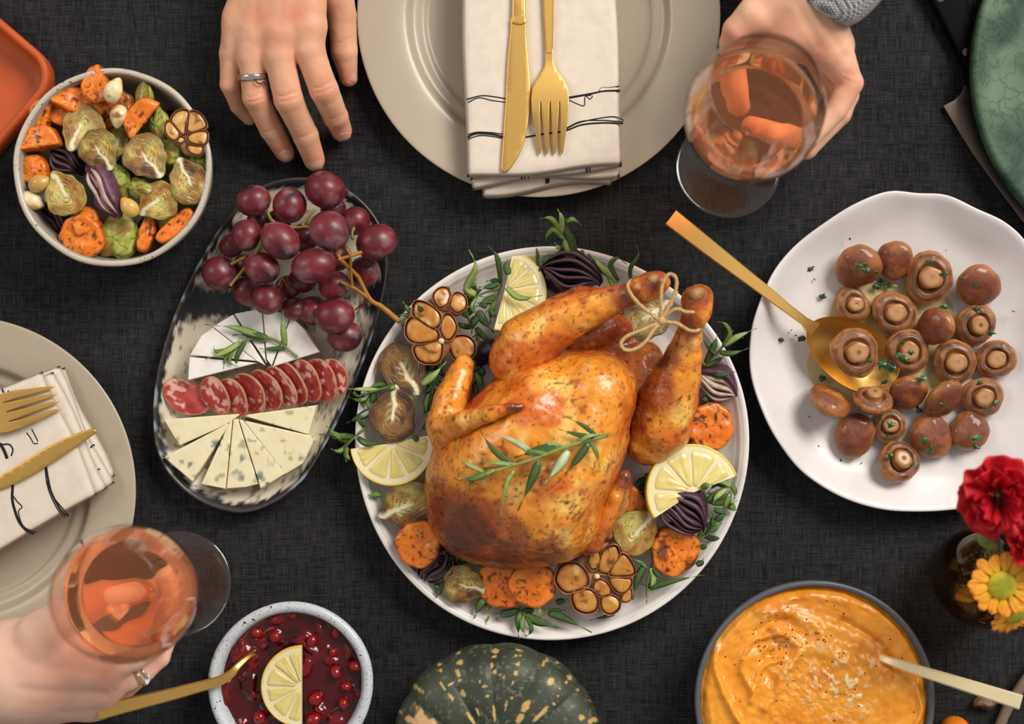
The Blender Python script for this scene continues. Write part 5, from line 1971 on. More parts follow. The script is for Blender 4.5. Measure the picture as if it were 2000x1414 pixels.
f.ell(Wn(895, 930, .044), (RR(58, .04), RR(75, .04), .030), None, .014)
f.ell(Wn(905, 850, .040), (RR(50, .04), RR(50, .04), .028), None, .012)
chunk('breast', f, 0, 3, [(920, 1040, 78, 1.05), (985, 1085, 60, .85), (875, 1000, 60, .7), (1000, 1040, 50, .5), (1060, 1095, 50, .6), (850, 940, 40, .35), (1130, 720, 40, .25), (1150, 790, 40, .3), (1010, 800, 45, .3), (930, 950, 60, .35)])

def leg(name, pts, seed, spots, knob):
    P = [Wn(*p[:3]) for p in pts]
    r = [RR(p[3], p[2]) for p in pts]
    A_ = np.array(P)
    m = max(r) + .012
    f = Field(A_.min(0) - m, A_.max(0) + m, .0013)
    f.F[:] = .03
    f.chain(P, r, .010)
    for c, rad, k in knob:
        f.ell(Wn(*c), rad, None, k)
    return chunk(name, f, 0, seed, spots)

leg('leg', [(1010, 700, .058, 56), (1030, 670, .062, 58), (1085, 632, .068, 50), (1140, 607, .075, 40), (1190, 588, .082, 30), (1230, 573, .088, 22), (1262, 560, .091, 20)], 21,
    [(1225, 580, 34, .75), (1275, 552, 30, .9), (975, 640, 30, .3), (1100, 690, 50, .45)], [((1258, 566, .092), (.0105, .0095, .010), .006), ((1283, 552, .092), (.0100, .0085, .0095), .006)])
leg('leg', [(1268, 862, .040, 48), (1290, 830, .046, 62), (1305, 780, .054, 58), (1322, 735, .062, 47), (1336, 695, .070, 36), (1345, 660, .078, 27), (1351, 630, .084, 24)], 31,
    [(1348, 632, 26, .8), (1362, 585, 36, .7), (1275, 760, 55, .7), (1250, 830, 30, .5), (1290, 700, 40, .8)], [((1362, 606, .088), (.0110, .0115, .0105), .006), ((1362, 580, .088), (.0112, .0095, .0105), .005)])
# back and tail between the legs
f = Field(np.r_[Wn(1100, 800, 0)[:2], .0088], np.r_[Wn(1340, 560, 0)[:2], .07], .0016)
f.ell(Wn(1180, 705, .026), (RR(70), RR(60), .020), None, 0)
f.ell(Wn(1150, 655, .036), (RR(70), RR(35), .020), perp_basis((1, .5, 0)), .01)
f.ell(Wn(1250, 755, .030), (RR(60), RR(90), .024), None, .01)
f.ell(Wn(1215, 660, .026), (RR(30), RR(40), .016), None, .01)
chunk('back', f, .40, 41, [(1200, 660, 60, .7)], .0022)
# dark flap of skin along the far thigh
f = Field(Wn(1000, 640, .03), Wn(1240, 520, .075), .0014)
f.chain([Wn(1075, 600, .056), Wn(1130, 575, .058), Wn(1185, 572, .064)], [RR(16), RR(15), RR(8)], .006)
chunk('skin_flap', f, .45, 43)

def wing(name, chains, seed, spots, brown=.25):
    allp = np.array([Wn(*p[:3]) for ch in chains for p in ch])
    f = Field(allp.min(0) - .022, allp.max(0) + .022, .0012)
    for ch in chains:
        f.chain([Wn(*p[:3]) for p in ch], [RR(p[3], p[2]) for p in ch], .005)
    return chunk(name, f, brown, seed, spots, .0009)

wing('wing', [[(880, 866, .056, 36), (866, 830, .062, 34), (880, 780, .060, 31), (898, 735, .054, 26), (906, 714, .050, 21)],
              [(872, 842, .066, 27), (910, 824, .088, 22), (955, 808, .100, 17), (998, 797, .104, 11), (1020, 793, .103, 6)]], 51, [(1010, 795, 28, .9), (960, 800, 30, .4), (895, 730, 40, .35), (850, 820, 40, .3)], .2)
wing('wing', [[(1218, 930, .060, 13), (1200, 975, .062, 17), (1178, 1025, .060, 18), (1158, 1062, .056, 20)], [(1154, 1016, .066, 11), (1148, 1048, .060, 14), (1146, 1072, .052, 13)],
              [(1226, 940, .040, 10), (1215, 985, .038, 14), (1190, 1040, .036, 14)]], 61, [(1220, 935, 30, .8), (1150, 1075, 28, .6)], .3)

# bare knuckle ends of the legs
M_bone = mat('bone', None, rough=.5, bump=(400, .4, .0008))
for c_, r3 in (((1361, 574, .097), (.0070, .0052, .0036)), ((1276, 545, .100), (.0050, .0040, .0028))):
    V, F = lathe([(0, -1)] + [(math.sin(PI * i / 10), -math.cos(PI * i / 10)) for i in range(1, 10)] + [(0, 1)], 18)
    V = V * np.array(r3)
    V = V * (1 + .25 * (fbm(V, 300, 2, 2) - .5))[:, None]
    mk('bone', V + Wn(*c_), F, M_bone, chick, col=mixc(flat(len(V), C(186, 140, 84)), C(110, 66, 40), fbm(V, 200, 3, 4) * 1.4 - .2), origin=CH)

# twine
M_twine = mat('jute_twine', C(196, 160, 108), rough=.9, bump=(1500, .8, .0006), var=(500, .2))
def twine(pts, r=.00135):
    P = spline([tuple(Wn(*p)) for p in pts], 8)
    V, F = tube(P, r, 8)
    a_ = np.arange(len(P) * 8)
    V = V + (fbm(V * 1.0, 900, 2, 5)[:, None] - .5) * .0008
    return V, F
tw = [[(1292, 628, .104), (1262, 606, .104), (1238, 583, .103), (1226, 560, .098), (1232, 548, .09)],
      [(1292, 628, .104), (1291, 590, .108), (1294, 555, .109), (1306, 536, .109), (1319, 541, .109), (1321, 560, .108), (1312, 585, .107), (1294, 622, .105)],
      [(1292, 628, .104), (1258, 643, .107), (1226, 656, .108), (1213, 670, .108), (1220, 683, .108), (1240, 682, .108), (1262, 666, .107), (1276, 645, .106), (1290, 630, .105)],
      [(1292, 628, .104), (1322, 632, .105), (1345, 645, .100), (1362, 646, .093), (1370, 636, .085)],
      [(1290, 624, .102), (1318, 604, .104), (1340, 609, .103), (1356, 610, .101)], [(1292, 626, .104), (1305, 602, .106), (1318, 575, .108), (1322, 568, .108)]]
V, F = join([twine(t) for t in tw])
mk('twine', V, F, M_twine, chick, origin=CH)
V, F = lathe([(0, -.003)] + [(.0032 * math.sin(a_), -.003 * math.cos(a_)) for a_ in np.linspace(.3, PI - .3, 7)] + [(0, .003)], 12)
mk('knot', V + Wn(1292, 627, .105), F, M_twine, chick, origin=CH)

# ------------------------------------------------------------------ around the chicken
GP = 'vegetables around the chicken'
sprout('roasted sprout half beside the garlic on the platter, stalk to the chicken', 787, 718, .034, 47, 3, 300, (-.1, .1), GP, sy=1.1)
sprout('darkest charred sprout half above the lemon, left of the chicken wing', 768, 812, .036, 45, 3, 85, (-.05, 0), GP, sy=1.12)
sprout('yellow sprout half on its side under the lemon slice by the chicken', 797, 988, .036, 45, 2, 200, (-.1, -.1), GP, sy=1.12)
sprout('small sprout half beside the dark onion petal at the platter bottom', 905, 1142, .034, 37, 1, 340, (.05, -.1), GP)
sprout('pale olive sprout half between chicken wing and onion fan', 1242, 1039, .040, 42, 0, 50, (.1, -.05), GP, sy=1.1)
sprout('yellow sprout half showing behind the twine bow', 1262, 618, .036, 46, 2, 30, (.1, .2), GP)
sprout('green sprout under the twine bow loop', 1215, 690, .024, 35, 1, 30, (.1, .2), GP)
sweet('sweet potato round beside the right chicken thigh', 1387, 834, .030, 46, 21, 'round', .012, group=GP, tilt=(.15, 0), char=.6)
sweet('sweet potato round with a black charred centre by the onion fan', 1320, 1078, .038, 47, 22, 'round', .012, group=GP, tilt=(.1, -.15), char=.95)
sweet('thick sweet potato round next to the dark onion petal, lower left of platter', 816, 1064, .040, 44, 23, 'round', .014, group=GP, tilt=(-.15, -.1), char=.7)
sweet('ridged sweet potato round behind the glossy one below the chicken', 978, 1142, .036, 48, 24, 'round', .012, rot=40, group=GP, tilt=(-.25, -.1), char=.7)
sweet('glossy bright orange sweet potato round below the chicken', 1042, 1145, .042, 44, 25, 'round', .012, group=GP, tilt=(.1, -.1), char=.15)
sweet('sweet potato piece under the flat chicken wing', 1219, 990, .036, 40, 26, 'round', .012, group=GP, asp=1.1, char=.5)
sweet('sweet potato bar standing behind the dark wing tip', 905, 770, .022, 36, 27, 'bar', .010, rot=80, group=GP, char=.4)
lemon('lemon half slice at the top of the platter, behind the chicken leg', 985, 571, .034, 83, -105, 78, .006, (.05, .25), 'lemon slices', 5, 1)
lemon('lemon half slice at the left of the platter, under the charred sprout', 768, 866, .034, 84, 188, 372, .006, (-.1, .1), 'lemon slices', 5, 2)
lemon('lemon half slice leaning on the onion fan, thick yellow peel', 1350, 962, .046, 95, 20, 212, .007, (.15, .1), 'lemon slices', 5, 3)
c1 = [[(-28, -62), (-6, -60), (18, -42), (22, -22), (8, -10), (-16, -24), (-32, -38)], [(-44, -22), (-30, -32), (-4, -16), (16, -4), (14, 12), (-18, 18), (-36, 14), (-46, 0)],
      [(-30, 26), (-6, 20), (16, 14), (26, 24), (20, 52), (0, 58), (-22, 50)], [(28, -34), (42, -36), (54, -14), (46, 6), (34, 12), (22, -6)]]
garlic_head('halved garlic head with four cloves at the upper left of the platter', 838, 652, .046, c1, 50, 31, tilt=(-.1, .05), hub=(24, 14), group='roasted garlic')
c2 = [[(-30, -8), (-18, -24), (-2, -24), (4, -8), (-4, 10), (-20, 14)], [(6, -6), (18, -16), (34, -6), (34, 14), (18, 24), (4, 14)]]
garlic_head('small garlic piece with two browned cloves at the platter rim', 876, 586, .040, c2, 30, 41, tilt=(.15, .25), group='roasted garlic')
garlic_head('single browned garlic clove in its skin beside the chicken', 903, 679, .036, [[(-26, -10), (-12, -22), (10, -22), (24, -8), (22, 14), (4, 24), (-16, 20)]], 26, 47, tilt=(.1, .1), group='roasted garlic')
c4 = [[(-78, -10), (-66, -34), (-40, -38), (-20, -20), (-16, 4), (-36, 16), (-58, 20), (-74, 6)], [(-46, 26), (-28, 14), (-6, 18), (4, 36), (0, 56), (-20, 62), (-40, 52)], [(10, 34), (26, 26), (44, 34), (46, 52), (30, 64), (14, 56)],
      [(-4, 2), (8, -6), (24, 4), (30, 22), (10, 28), (-4, 18)], [(10, -56), (24, -70), (40, -70), (44, -48), (26, -20), (14, -18), (4, -26)], [(40, -44), (52, -56), (66, -44), (76, -18), (50, -12), (26, -16)], [(26, -8), (56, -8), (70, -4), (66, 12), (52, 22), (36, 14)],
      [(-12, -56), (0, -66), (8, -50), (4, -30), (-8, -26), (-16, -40)], [(54, 24), (68, 14), (70, 32), (60, 40), (50, 36)]]
garlic_head('largest garlic head with a ring of cloves below the chicken wing', 1164, 1138, .044, c4, 78, 53, tilt=(.02, -.12), hub=(2, -12), group='roasted garlic')
# onions
onion('dark purple onion wedge at the top of the platter between lemon and rosemary', 1116, 526, .042, 128, 66, -14, 5, 13, .020, .4, .02, 'roasted red onion', tilt=(0, .35))
petal('dark onion petal tucked beneath the topmost onion wedge', 1095, 550, .030, 105, 50, -28, 22, .008, (42, 22, 32), 'roasted red onion')
onion('pale ringed red onion wedge at the right edge of the platter', 1398, 752, .034, 108, 46, -28, 5, 5, .014, .4, .62, 'roasted red onion')
onion('dark red onion fan with parallel ridges in front of the lemon', 1334, 1004, .048, 118, 74, -38, 7, 9, .018, .4, .08, 'roasted red onion')
onion('dark onion wedge with a glossy purple edge at the lower left of the platter', 848, 1108, .036, 96, 66, 48, 4, 17, .016, .4, .05, 'roasted red onion', tilt=(-.2, -.1))
petal('small onion petal under the thick sweet potato round', 804, 1105, .026, 60, 30, -20, 24, .006, (84, 40, 60), 'roasted red onion')
petal('dark onion petal between single garlic clove and chicken leg', 948, 688, .030, 60, 46, 60, 25, .008, (50, 24, 38), 'roasted red onion')
petal('dark onion petal in the shade under the twine', 1195, 640, .030, 70, 60, 30, 26, .006, (30, 18, 22), 'roasted red onion')

# ------------------------------------------------------------------ rosemary
sg = 'rosemary sprigs'
og = np.array(W(1187, 850, .1))
root = thing('rosemary_sprig', 'rosemary sprig lying across the chicken breast', 'rosemary', tuple(og), sg)
zz = .111
stem_tube(root, og, [(1187, 850, .106), (1120, 868, .111), (1060, 890, .1115), (990, 913, .110), (940, 925, .106), (898, 935, .100)], .0016, .0008, (150, 160, 84))
for pts, w, t in [([(1165, 851, zz), (1140, 832, zz + .003), (1110, 816, zz)], 6, 0), ([(1160, 854, zz), (1125, 848, zz), (1091, 838, zz - .002)], 6, 0), ([(1048, 891, zz), (1005, 862, zz + .004), (958, 845, zz)], 8, 4),
                  ([(1005, 909, zz), (965, 880, zz), (936, 838, zz - .004)], 8, 0), ([(1096, 874, zz), (1050, 880, zz), (1004, 894, zz - .003)], 13, 0), ([(1098, 872, zz), (1075, 868, zz), (1057, 855, zz)], 7, 2),
                  ([(1110, 880, zz), (1092, 910, zz + .003), (1060, 949, zz)], 14, 4), ([(1150, 866, zz), (1130, 895, zz), (1104, 926, zz - .003)], 10, 0), ([(1154, 864, zz), (1165, 885, zz), (1171, 912, zz - .004)], 6, 1),
                  ([(1052, 902, zz), (1040, 935, zz), (1011, 998, zz - .008)], 12, 0), ([(1003, 920, zz), (988, 950, zz - .002), (977, 1015, zz - .012)], 6, 2), ([(945, 922, zz - .004), (915, 908, zz - .004), (892, 893, zz - .012)], 6, 2),
                  ([(960, 920, zz - .002), (925, 935, zz - .004), (898, 938, zz - .012)], 8, 1), ([(940, 925, zz - .004), (922, 938, zz - .006), (916, 958, zz - .014)], 6, 1), ([(965, 918, zz), (940, 935, zz - .005), (955, 950, zz - .010)], 5, 2), ([(1010, 908, zz), (975, 905, zz), (945, 905, zz - .004)], 7, 2),
                  ([(1070, 886, zz), (1040, 882, zz + .003), (1015, 872, zz)], 6, 1), ([(1130, 865, zz), (1150, 852, zz + .003), (1195, 846, zz - .006)], 6, 2)]:
    needle(root, og, pts, w, t)

def bunch(label, org_px, stems, needles):
    og = np.array(W(*org_px))
    root = thing('rosemary_sprig', label, 'rosemary', tuple(og), sg)
    for s in stems:
        stem_tube(root, og, s, .0011, .0006, (104, 116, 56))
    for pts, w, t in needles:
        needle(root, og, pts, w, t)

T7 = lambda x, y, z: (1040 + x / 7.07, 400 + y / 7.07, z)
bunch('upright rosemary tip rising over the top rim of the platter', (1113, 500, .030), [[T7(530, 690, .030), T7(470, 420, .045), T7(440, 250, .056)]],
      [([T7(390, 370, .048), T7(260, 190, .055), T7(90, 190, .050)], 7, 1), ([T7(410, 400, .05), T7(400, 180, .062), T7(345, 55, .064)], 7, 2), ([T7(440, 480, .045), T7(300, 340, .050), T7(200, 430, .045), T7(200, 520, .040)], 8, 1),
       ([T7(470, 240, .056), T7(560, 200, .058), T7(695, 295, .050)], 7, 1), ([T7(560, 680, .034), T7(500, 430, .046), T7(460, 180, .052)], 9, 0), ([T7(600, 660, .032), T7(540, 450, .042), T7(490, 340, .044)], 8, 0),
       ([T7(450, 690, .032), T7(370, 600, .034), T7(305, 520, .034)], 7, 2), ([T7(520, 690, .034), T7(460, 540, .042), T7(420, 430, .046)], 9, 2), ([T7(480, 690, .032), T7(410, 640, .03), T7(310, 590, .030)], 6, 1), ([T7(440, 690, .03), T7(420, 600, .036), T7(410, 540, .036)], 9, 0)])
bunch('rosemary sprig between dark onion petal and chicken drumstick', (1205, 550, .034), [[T7(1180, 1070, .034), T7(900, 800, .036), T7(770, 680, .036)]],
      [([T7(1180, 1060, .036), T7(960, 860, .038), T7(800, 690, .038)], 10, 2), ([T7(1100, 1000, .036), T7(900, 850, .034), T7(770, 700, .034)], 8, 0), ([T7(1190, 1050, .036), T7(1080, 840, .046), T7(1170, 735, .050), T7(1300, 820, .044)], 7, 0),
       ([T7(1350, 1030, .040), T7(1360, 860, .050), T7(1460, 700, .056), T7(1440, 545, .054)], 6, 0), ([T7(1120, 1130, .036), T7(1060, 1000, .036), T7(1020, 900, .036)], 7, 1), ([T7(690, 690, .032), T7(690, 640, .034), T7(690, 600, .034)], 5, 1), ([T7(70, 840, .036), T7(70, 680, .042), T7(40, 540, .044)], 5, 0),
       ([T7(300, 720, .030), T7(180, 760, .030), T7(60, 800, .028)], 12, 0)])
T5 = lambda x, y, z=.034: (880 + x / 5.89, 480 + y / 5.89, z)
bunch('rosemary sprig beside the top lemon slice', (975, 560, .036), [[T5(590, 440, .04), T5(520, 620), T5(430, 740), T5(210, 945, .030)], [T5(570, 500, .038), T5(420, 530), T5(290, 590)]],
      [([T5(290, 560), T5(190, 480, .036), T5(290, 240, .046), T5(210, 40, .046)], 11, 2), ([T5(580, 430), T5(560, 240, .044), T5(520, 100, .048), T5(430, 0, .048)], 8, 0), ([T5(560, 430), T5(450, 470), T5(320, 475)], 9, 0), ([T5(580, 420), T5(500, 400), T5(410, 410)], 7, 3),
       ([T5(300, 590), T5(240, 700, .038), T5(300, 770), T5(380, 740)], 5, 1), ([T5(310, 750), T5(380, 860), T5(500, 1000, .030)], 12, 3), ([T5(480, 640), T5(400, 640), T5(310, 660)], 9, 0), ([T5(440, 720), T5(500, 800), T5(520, 835, .030)], 6, 0), ([T5(330, 800), T5(260, 900), T5(240, 1010, .028)], 9, 3),
       ([T5(520, 590), T5(440, 610), T5(340, 580)], 9, 0), ([T5(500, 650), T5(470, 760), T5(450, 900, .028)], 9, 0), ([T5(290, 570), T5(230, 560), T5(170, 575)], 7, 1), ([T5(640, 480, .042), T5(800, 600, .044), T5(1060, 570, .048)], 9, 2), ([T5(670, 330, .036), T5(640, 230), T5(660, 150)], 10, 0), ([T5(420, 700), T5(360, 680), T5(290, 700)], 8, 3)])
bunch('rosemary leaves poking out between garlic head and platter rim', (800, 620, .036), [[(812, 622, .036), (800, 612, .036), (790, 600, .036)]], [([(812, 612, .036), (798, 604, .038), (786, 588, .038)], 7, 1), ([(806, 616, .036), (790, 615, .036), (776, 616, .036)], 5, 1), ([(800, 620, .036), (787, 632, .038), (788, 648, .034)], 5, 0), ([(826, 608, .048), (820, 602, .050), (814, 592, .050)], 7, 3), ([(878, 566, .044), (874, 562, .046), (872, 557, .046)], 4, 0)])
T3 = lambda x, y, z=.032: (620 + x / 7.07, 720 + y / 7.07, z)
bunch('rosemary sprig spreading over the left rim between two charred sprouts', (780, 750, .034), [[T3(1100, 230, .034), T3(880, 280, .036), T3(720, 330, .038), T3(560, 380, .036)]],
      [([T3(860, 290), T3(600, 285, .04), T3(415, 280, .040)], 6, 2), ([T3(1060, 220), T3(850, 220), T3(660, 275, .036)], 9, 0), ([T3(720, 330), T3(600, 440, .036), T3(400, 380, .036)], 8, 0), ([T3(680, 380), T3(620, 480), T3(680, 590)], 6, 0), ([T3(700, 380), T3(690, 480), T3(760, 570)], 6, 1),
       ([T3(780, 320), T3(760, 430), T3(780, 520, .028)], 9, 0), ([T3(560, 390), T3(510, 340, .040), T3(520, 300, .040)], 5, 1), ([T3(850, 310), T3(830, 400), T3(780, 470, .028)], 7, 3), ([T3(1120, 240), T3(1040, 260, .038), T3(960, 310, .036)], 8, 1), ([T3(780, 560), T3(580, 670, .038), T3(390, 760, .036)], 11, 3), ([T3(700, 360), T3(620, 370), T3(540, 400)], 7, 0)])
bunch('rosemary sprig hanging over the left rim towards the cheese dish', (712, 835, .034), [[T3(660, 820, .034), T3(520, 940, .036), T3(440, 1020, .036), T3(380, 1110, .034), T3(400, 1280, .030)]],
      [([T3(650, 820), T3(590, 730, .040), T3(520, 655, .040)], 6, 0), ([T3(500, 940), T3(300, 930, .038), T3(20, 905, .032)], 9, 0), ([T3(430, 990), T3(260, 920, .040), T3(120, 790, .038)], 9, 1), ([T3(550, 950), T3(700, 1040, .036), T3(930, 1000, .034)], 9, 0), ([T3(380, 1090), T3(290, 1140, .036), T3(180, 1105, .034)], 7, 1),
       ([T3(400, 1080), T3(390, 1180, .032), T3(390, 1290, .030)], 8, 1), ([T3(400, 1180), T3(430, 1240, .032), T3(470, 1270, .028)], 5, 1), ([T3(420, 1030), T3(340, 1130), T3(325, 1190)], 6, 0), ([T3(460, 1000), T3(360, 990), T3(200, 960)], 8, 1)])
bunch('broad rosemary leaves under the garlic and charred sprouts', (850, 720, .026), [[(870, 690, .026), (850, 740, .028), (838, 800, .026)]],
      [([(822, 752, .036), (845, 735, .040), (872, 706, .036)], 12, 2), ([(838, 760, .026), (832, 790, .028), (834, 815, .028)], 8, 1), ([(850, 730, .026), (838, 760, .028), (815, 770, .030)], 9, 0), ([(842, 770, .026), (852, 800, .026), (856, 830, .024)], 9, 3), ([(858, 740, .026), (880, 760, .024), (885, 800, .022)], 9, 3),
       ([(795, 765, .034), (808, 770, .036), (815, 780, .034)], 6, 2), ([(830, 720, .028), (845, 715, .030), (860, 690, .030)], 8, 0), ([(806, 850, .036), (815, 860, .036), (822, 870, .034)], 7, 0), ([(745, 966, .028), (730, 966, .030), (718, 967, .030)], 9, 1), ([(930, 730, .020), (938, 745, .022), (948, 765, .020)], 9, 1)])
bunch('rosemary tuft under the neck end of the chicken', (930, 1080, .026), [[(985, 1080, .026), (945, 1085, .028), (900, 1090, .028)]],
      [([(905, 1090, .030), (925, 1098, .032), (934, 1110, .030)], 7, 1), ([(925, 1085, .030), (945, 1095, .034), (952, 1100, .032)], 7, 0), ([(945, 1088, .030), (965, 1084, .034), (985, 1090, .032)], 8, 0), ([(900, 1085, .028), (915, 1082, .030), (950, 1082, .030)], 8, 3), ([(960, 1085, .028), (940, 1100, .026), (925, 1106, .024)], 8, 3), ([(980, 1082, .028), (960, 1090, .028), (935, 1088, .028)], 7, 0)])
T4 = lambda x, y, z=.030: (900 + x / 7.855, 1080 + y / 7.855, z)
bunch('rosemary sprig below the two sweet potato rounds, long drooping leaves', (1010, 1195, .030), [[T4(880, 850, .028), T4(950, 940, .030), T4(1200, 990, .032), T4(1370, 850, .030)]],
      [([T4(920, 870), T4(880, 1060, .034), T4(890, 1350, .030)], 9, 0), ([T4(960, 930), T4(940, 1130, .036), T4(1000, 1280, .034)], 7, 1), ([T4(990, 950), T4(1080, 1130, .036), T4(1060, 1230, .036), T4(1000, 1280, .034)], 6, 0), ([T4(980, 940), T4(1200, 1060, .034), T4(1500, 1145, .034)], 13, 0), ([T4(880, 880), T4(700, 940), T4(540, 1020)], 11, 0),
       ([T4(800, 900), T4(650, 920), T4(530, 930)], 9, 3), ([T4(1200, 850, .036), T4(1200, 930, .034), T4(1140, 990, .032)], 6, 2), ([T4(1340, 910), T4(1480, 890), T4(1610, 870)], 8, 0), ([T4(1340, 930), T4(1560, 990, .034), T4(2010, 1220, .034)], 11, 0), ([T4(1460, 760), T4(1560, 740), T4(1640, 700)], 9, 0), ([T4(1120, 880), T4(1000, 880), T4(900, 830)], 8, 3)])
bunch('broad rosemary leaves beside the small sprout at the platter bottom', (945, 1168, .028), [[(955, 1155, .026), (946, 1168, .028), (940, 1180, .028)]],
      [([(946, 1168, .030), (936, 1185, .032), (926, 1208, .030)], 12, 0), ([(958, 1175, .028), (952, 1188, .028), (946, 1198, .028)], 9, 1), ([(858, 1150, .030), (856, 1158, .030), (852, 1168, .030)], 10, 0), ([(955, 1203, .028), (952, 1210, .028), (949, 1220, .028)], 3, 1), ([(850, 1140, .028), (856, 1148, .030), (868, 1150, .030)], 8, 3)])
bunch('rosemary sprig between largest garlic head and charred sweet potato', (1262, 1105, .034), [[(1275, 1098, .034), (1266, 1130, .034), (1262, 1168, .032)]],
      [([(1258, 1105, .036), (1244, 1135, .036), (1236, 1172, .030)], 11, 0), ([(1272, 1110, .036), (1276, 1135, .034), (1262, 1178, .032)], 9, 2), ([(1270, 1150, .034), (1310, 1136, .038), (1378, 1122, .036)], 8, 0), ([(1275, 1100, .036), (1285, 1120, .036), (1300, 1135, .032)], 10, 0), ([(1264, 1110, .036), (1250, 1098, .038), (1228, 1090, .038)], 5, 1),
       ([(1280, 1130, .032), (1270, 1145, .032), (1252, 1140, .030)], 9, 3), ([(1360, 1104, .036), (1370, 1098, .038), (1374, 1090, .038)], 9, 0), ([(1368, 1072, .034), (1376, 1066, .036), (1383, 1060, .036)], 8, 0), ([(1240, 1000, .030), (1242, 985, .034), (1244, 970, .034)], 9, 2), ([(1200, 1200, .028), (1180, 1205, .028), (1150, 1212, .026)], 5, 0), ([(1290, 1050, .030), (1280, 1040, .030), (1270, 1060, .028)], 9, 3)])
bunch('pale rosemary sprig between lemon slice and right platter rim', (1420, 950, .034), [[(1425, 945, .034), (1400, 960, .036), (1375, 965, .034)]],
      [([(1428, 950, .036), (1410, 940, .040), (1385, 945, .038)], 9, 2), ([(1420, 955, .036), (1400, 970, .038), (1392, 985, .036)], 9, 2), ([(1370, 955, .046), (1380, 948, .050), (1392, 946, .048)], 9, 1), ([(1425, 965, .036), (1418, 985, .036), (1408, 1000, .032)], 8, 1), ([(1395, 995, .034), (1410, 1000, .034), (1425, 1003, .032)], 8, 0), ([(1405, 960, .036), (1385, 975, .036), (1378, 985, .034)], 9, 0),
       ([(1428, 945, .036), (1436, 960, .034), (1434, 975, .030)], 7, 1), ([(1398, 1018, .034), (1408, 1010, .036), (1420, 1006, .036)], 9, 0), ([(1415, 950, .036), (1400, 945, .036), (1380, 965, .034)], 8, 3)])
bunch('rosemary sprig sticking out past the right platter rim below the drumstick', (1372, 715, .034), [[(1375, 712, .034), (1400, 690, .040), (1418, 668, .044), (1425, 655, .046)]],
      [([(1412, 676, .044), (1440, 658, .048), (1478, 641, .046)], 9, 2), ([(1412, 676, .044), (1425, 650, .050), (1415, 632, .052), (1398, 628, .050)], 6, 1), ([(1405, 688, .042), (1430, 690, .044), (1463, 680, .042)], 8, 0), ([(1398, 692, .042), (1385, 675, .042), (1366, 655, .040)], 9, 0), ([(1378, 708, .036), (1395, 675, .044), (1402, 650, .044)], 9, 0), ([(1415, 668, .046), (1426, 655, .048), (1432, 645, .048)], 5, 1), ([(1435, 655, .046), (1448, 655, .046), (1452, 662, .044)], 4, 1),
       ([(1392, 728, .034), (1412, 732, .036), (1436, 726, .036)], 7, 0), ([(1372, 720, .032), (1366, 708, .034), (1364, 696, .034)], 8, 3), ([(1376, 716, .034), (1400, 705, .036), (1420, 692, .038)], 7, 0)])
bunch('dark rosemary tuft under the pale ringed onion wedge', (1375, 785, .026), [[(1395, 780, .026), (1380, 785, .026), (1365, 790, .026)]], [([(1390, 775, .028), (1375, 780, .030), (1362, 775, .028)], 9, 3), ([(1385, 785, .028), (1375, 795, .028), (1366, 800, .026)], 9, 3), ([(1395, 785, .028), (1388, 795, .028), (1380, 802, .026)], 8, 0), ([(1380, 780, .028), (1392, 770, .028), (1400, 775, .026)], 8, 0)])

# more loose leaves filling the gaps between vegetables and bird
sprig('rosemary sprig half buried under the two charred sprouts beside the wing', [(842, 690, .020), (846, 760, .022), (838, 840, .022)], 12, 52, 9, 71, 55, (0, 3, 1, 2))
sprig('rosemary sprig under the wing tip, left of the chicken thigh', [(930, 640, .020), (938, 700, .020), (925, 770, .018)], 9, 46, 9, 72, 55, (3, 0, 0))
sprig('dark rosemary sprig under the thigh beside the right lemon slice', [(1262, 925, .024), (1258, 960, .024), (1250, 1000, .024)], 9, 44, 10, 73, 55, (3, 3, 0))
sprig('rosemary sprig under the charred sweet potato at the lower right rim', [(1300, 1040, .022), (1370, 1050, .024), (1398, 1020, .026)], 9, 46, 9, 74, 55, (3, 0, 1))
sprig('rosemary sprig lying under the onion fan beside the rim', [(1350, 990, .024), (1400, 975, .028), (1432, 985, .030)], 10, 44, 9, 75, 60, (1, 2, 0))
sprig('rosemary sprig under the lower left sweet potato and onion', [(800, 1030, .020), (850, 1090, .022), (910, 1100, .022)], 9, 46, 9, 76, 55, (3, 0, 0))
sprig('rosemary sprig under the two cloved garlic piece by the lemon', [(920, 640, .022), (912, 600, .024), (930, 560, .026)], 9, 44, 8, 77, 60, (0, 1, 3))
# ------------------------------------------------------------------ cranberry sauce
M_sauce = mat('cranberry_sauce', None, rough=.16, coat=.25, spec=.5, bump=(110, .35, .0015))
M_berry = mat('cranberry_skin', C(128, 6, 14), rough=.2, coat=.4, var=(200, .2))
rs = cr - .0062
na, nr = 120, 46
V = [(0, 0, 0)]
for i in range(1, nr + 1):
    for j in range(na):
        t = 2 * PI * j / na
        V.append((rs * i / nr * math.cos(t), rs * i / nr * math.sin(t), 0))
V = np.array(V)
rn = np.hypot(V[:, 0], V[:, 1]) / rs
S = V + np.array((3.0, 1, 0))
lump = sst(.50, .72, fbm(S, 95, 3, 4))
V[:, 2] = .0345 + .0035 * lump + .002 * (fbm(S, 40, 2, 8) - .5) - .0015 * sst(.9, 1, rn)
col = mixc(flat(len(V), C(74, 4, 14)), C(112, 6, 18), lump)
col = mixc(col, C(40, 3, 10), sst(.5, .7, fbm(S, 60, 3, 12)) * .8)
bottom = V.copy()
bottom[:, 2] = .012 + .012 * rn ** 2
bottom[:, :2] *= .72
k = len(V)
F = [(0, 1 + j, 1 + (j + 1) % na) for j in range(na)] + [(1 + i * na + j, 1 + (i + 1) * na + j, 1 + (i + 1) * na + (j + 1) % na, 1 + i * na + (j + 1) % na) for i in range(nr - 1) for j in range(na)]
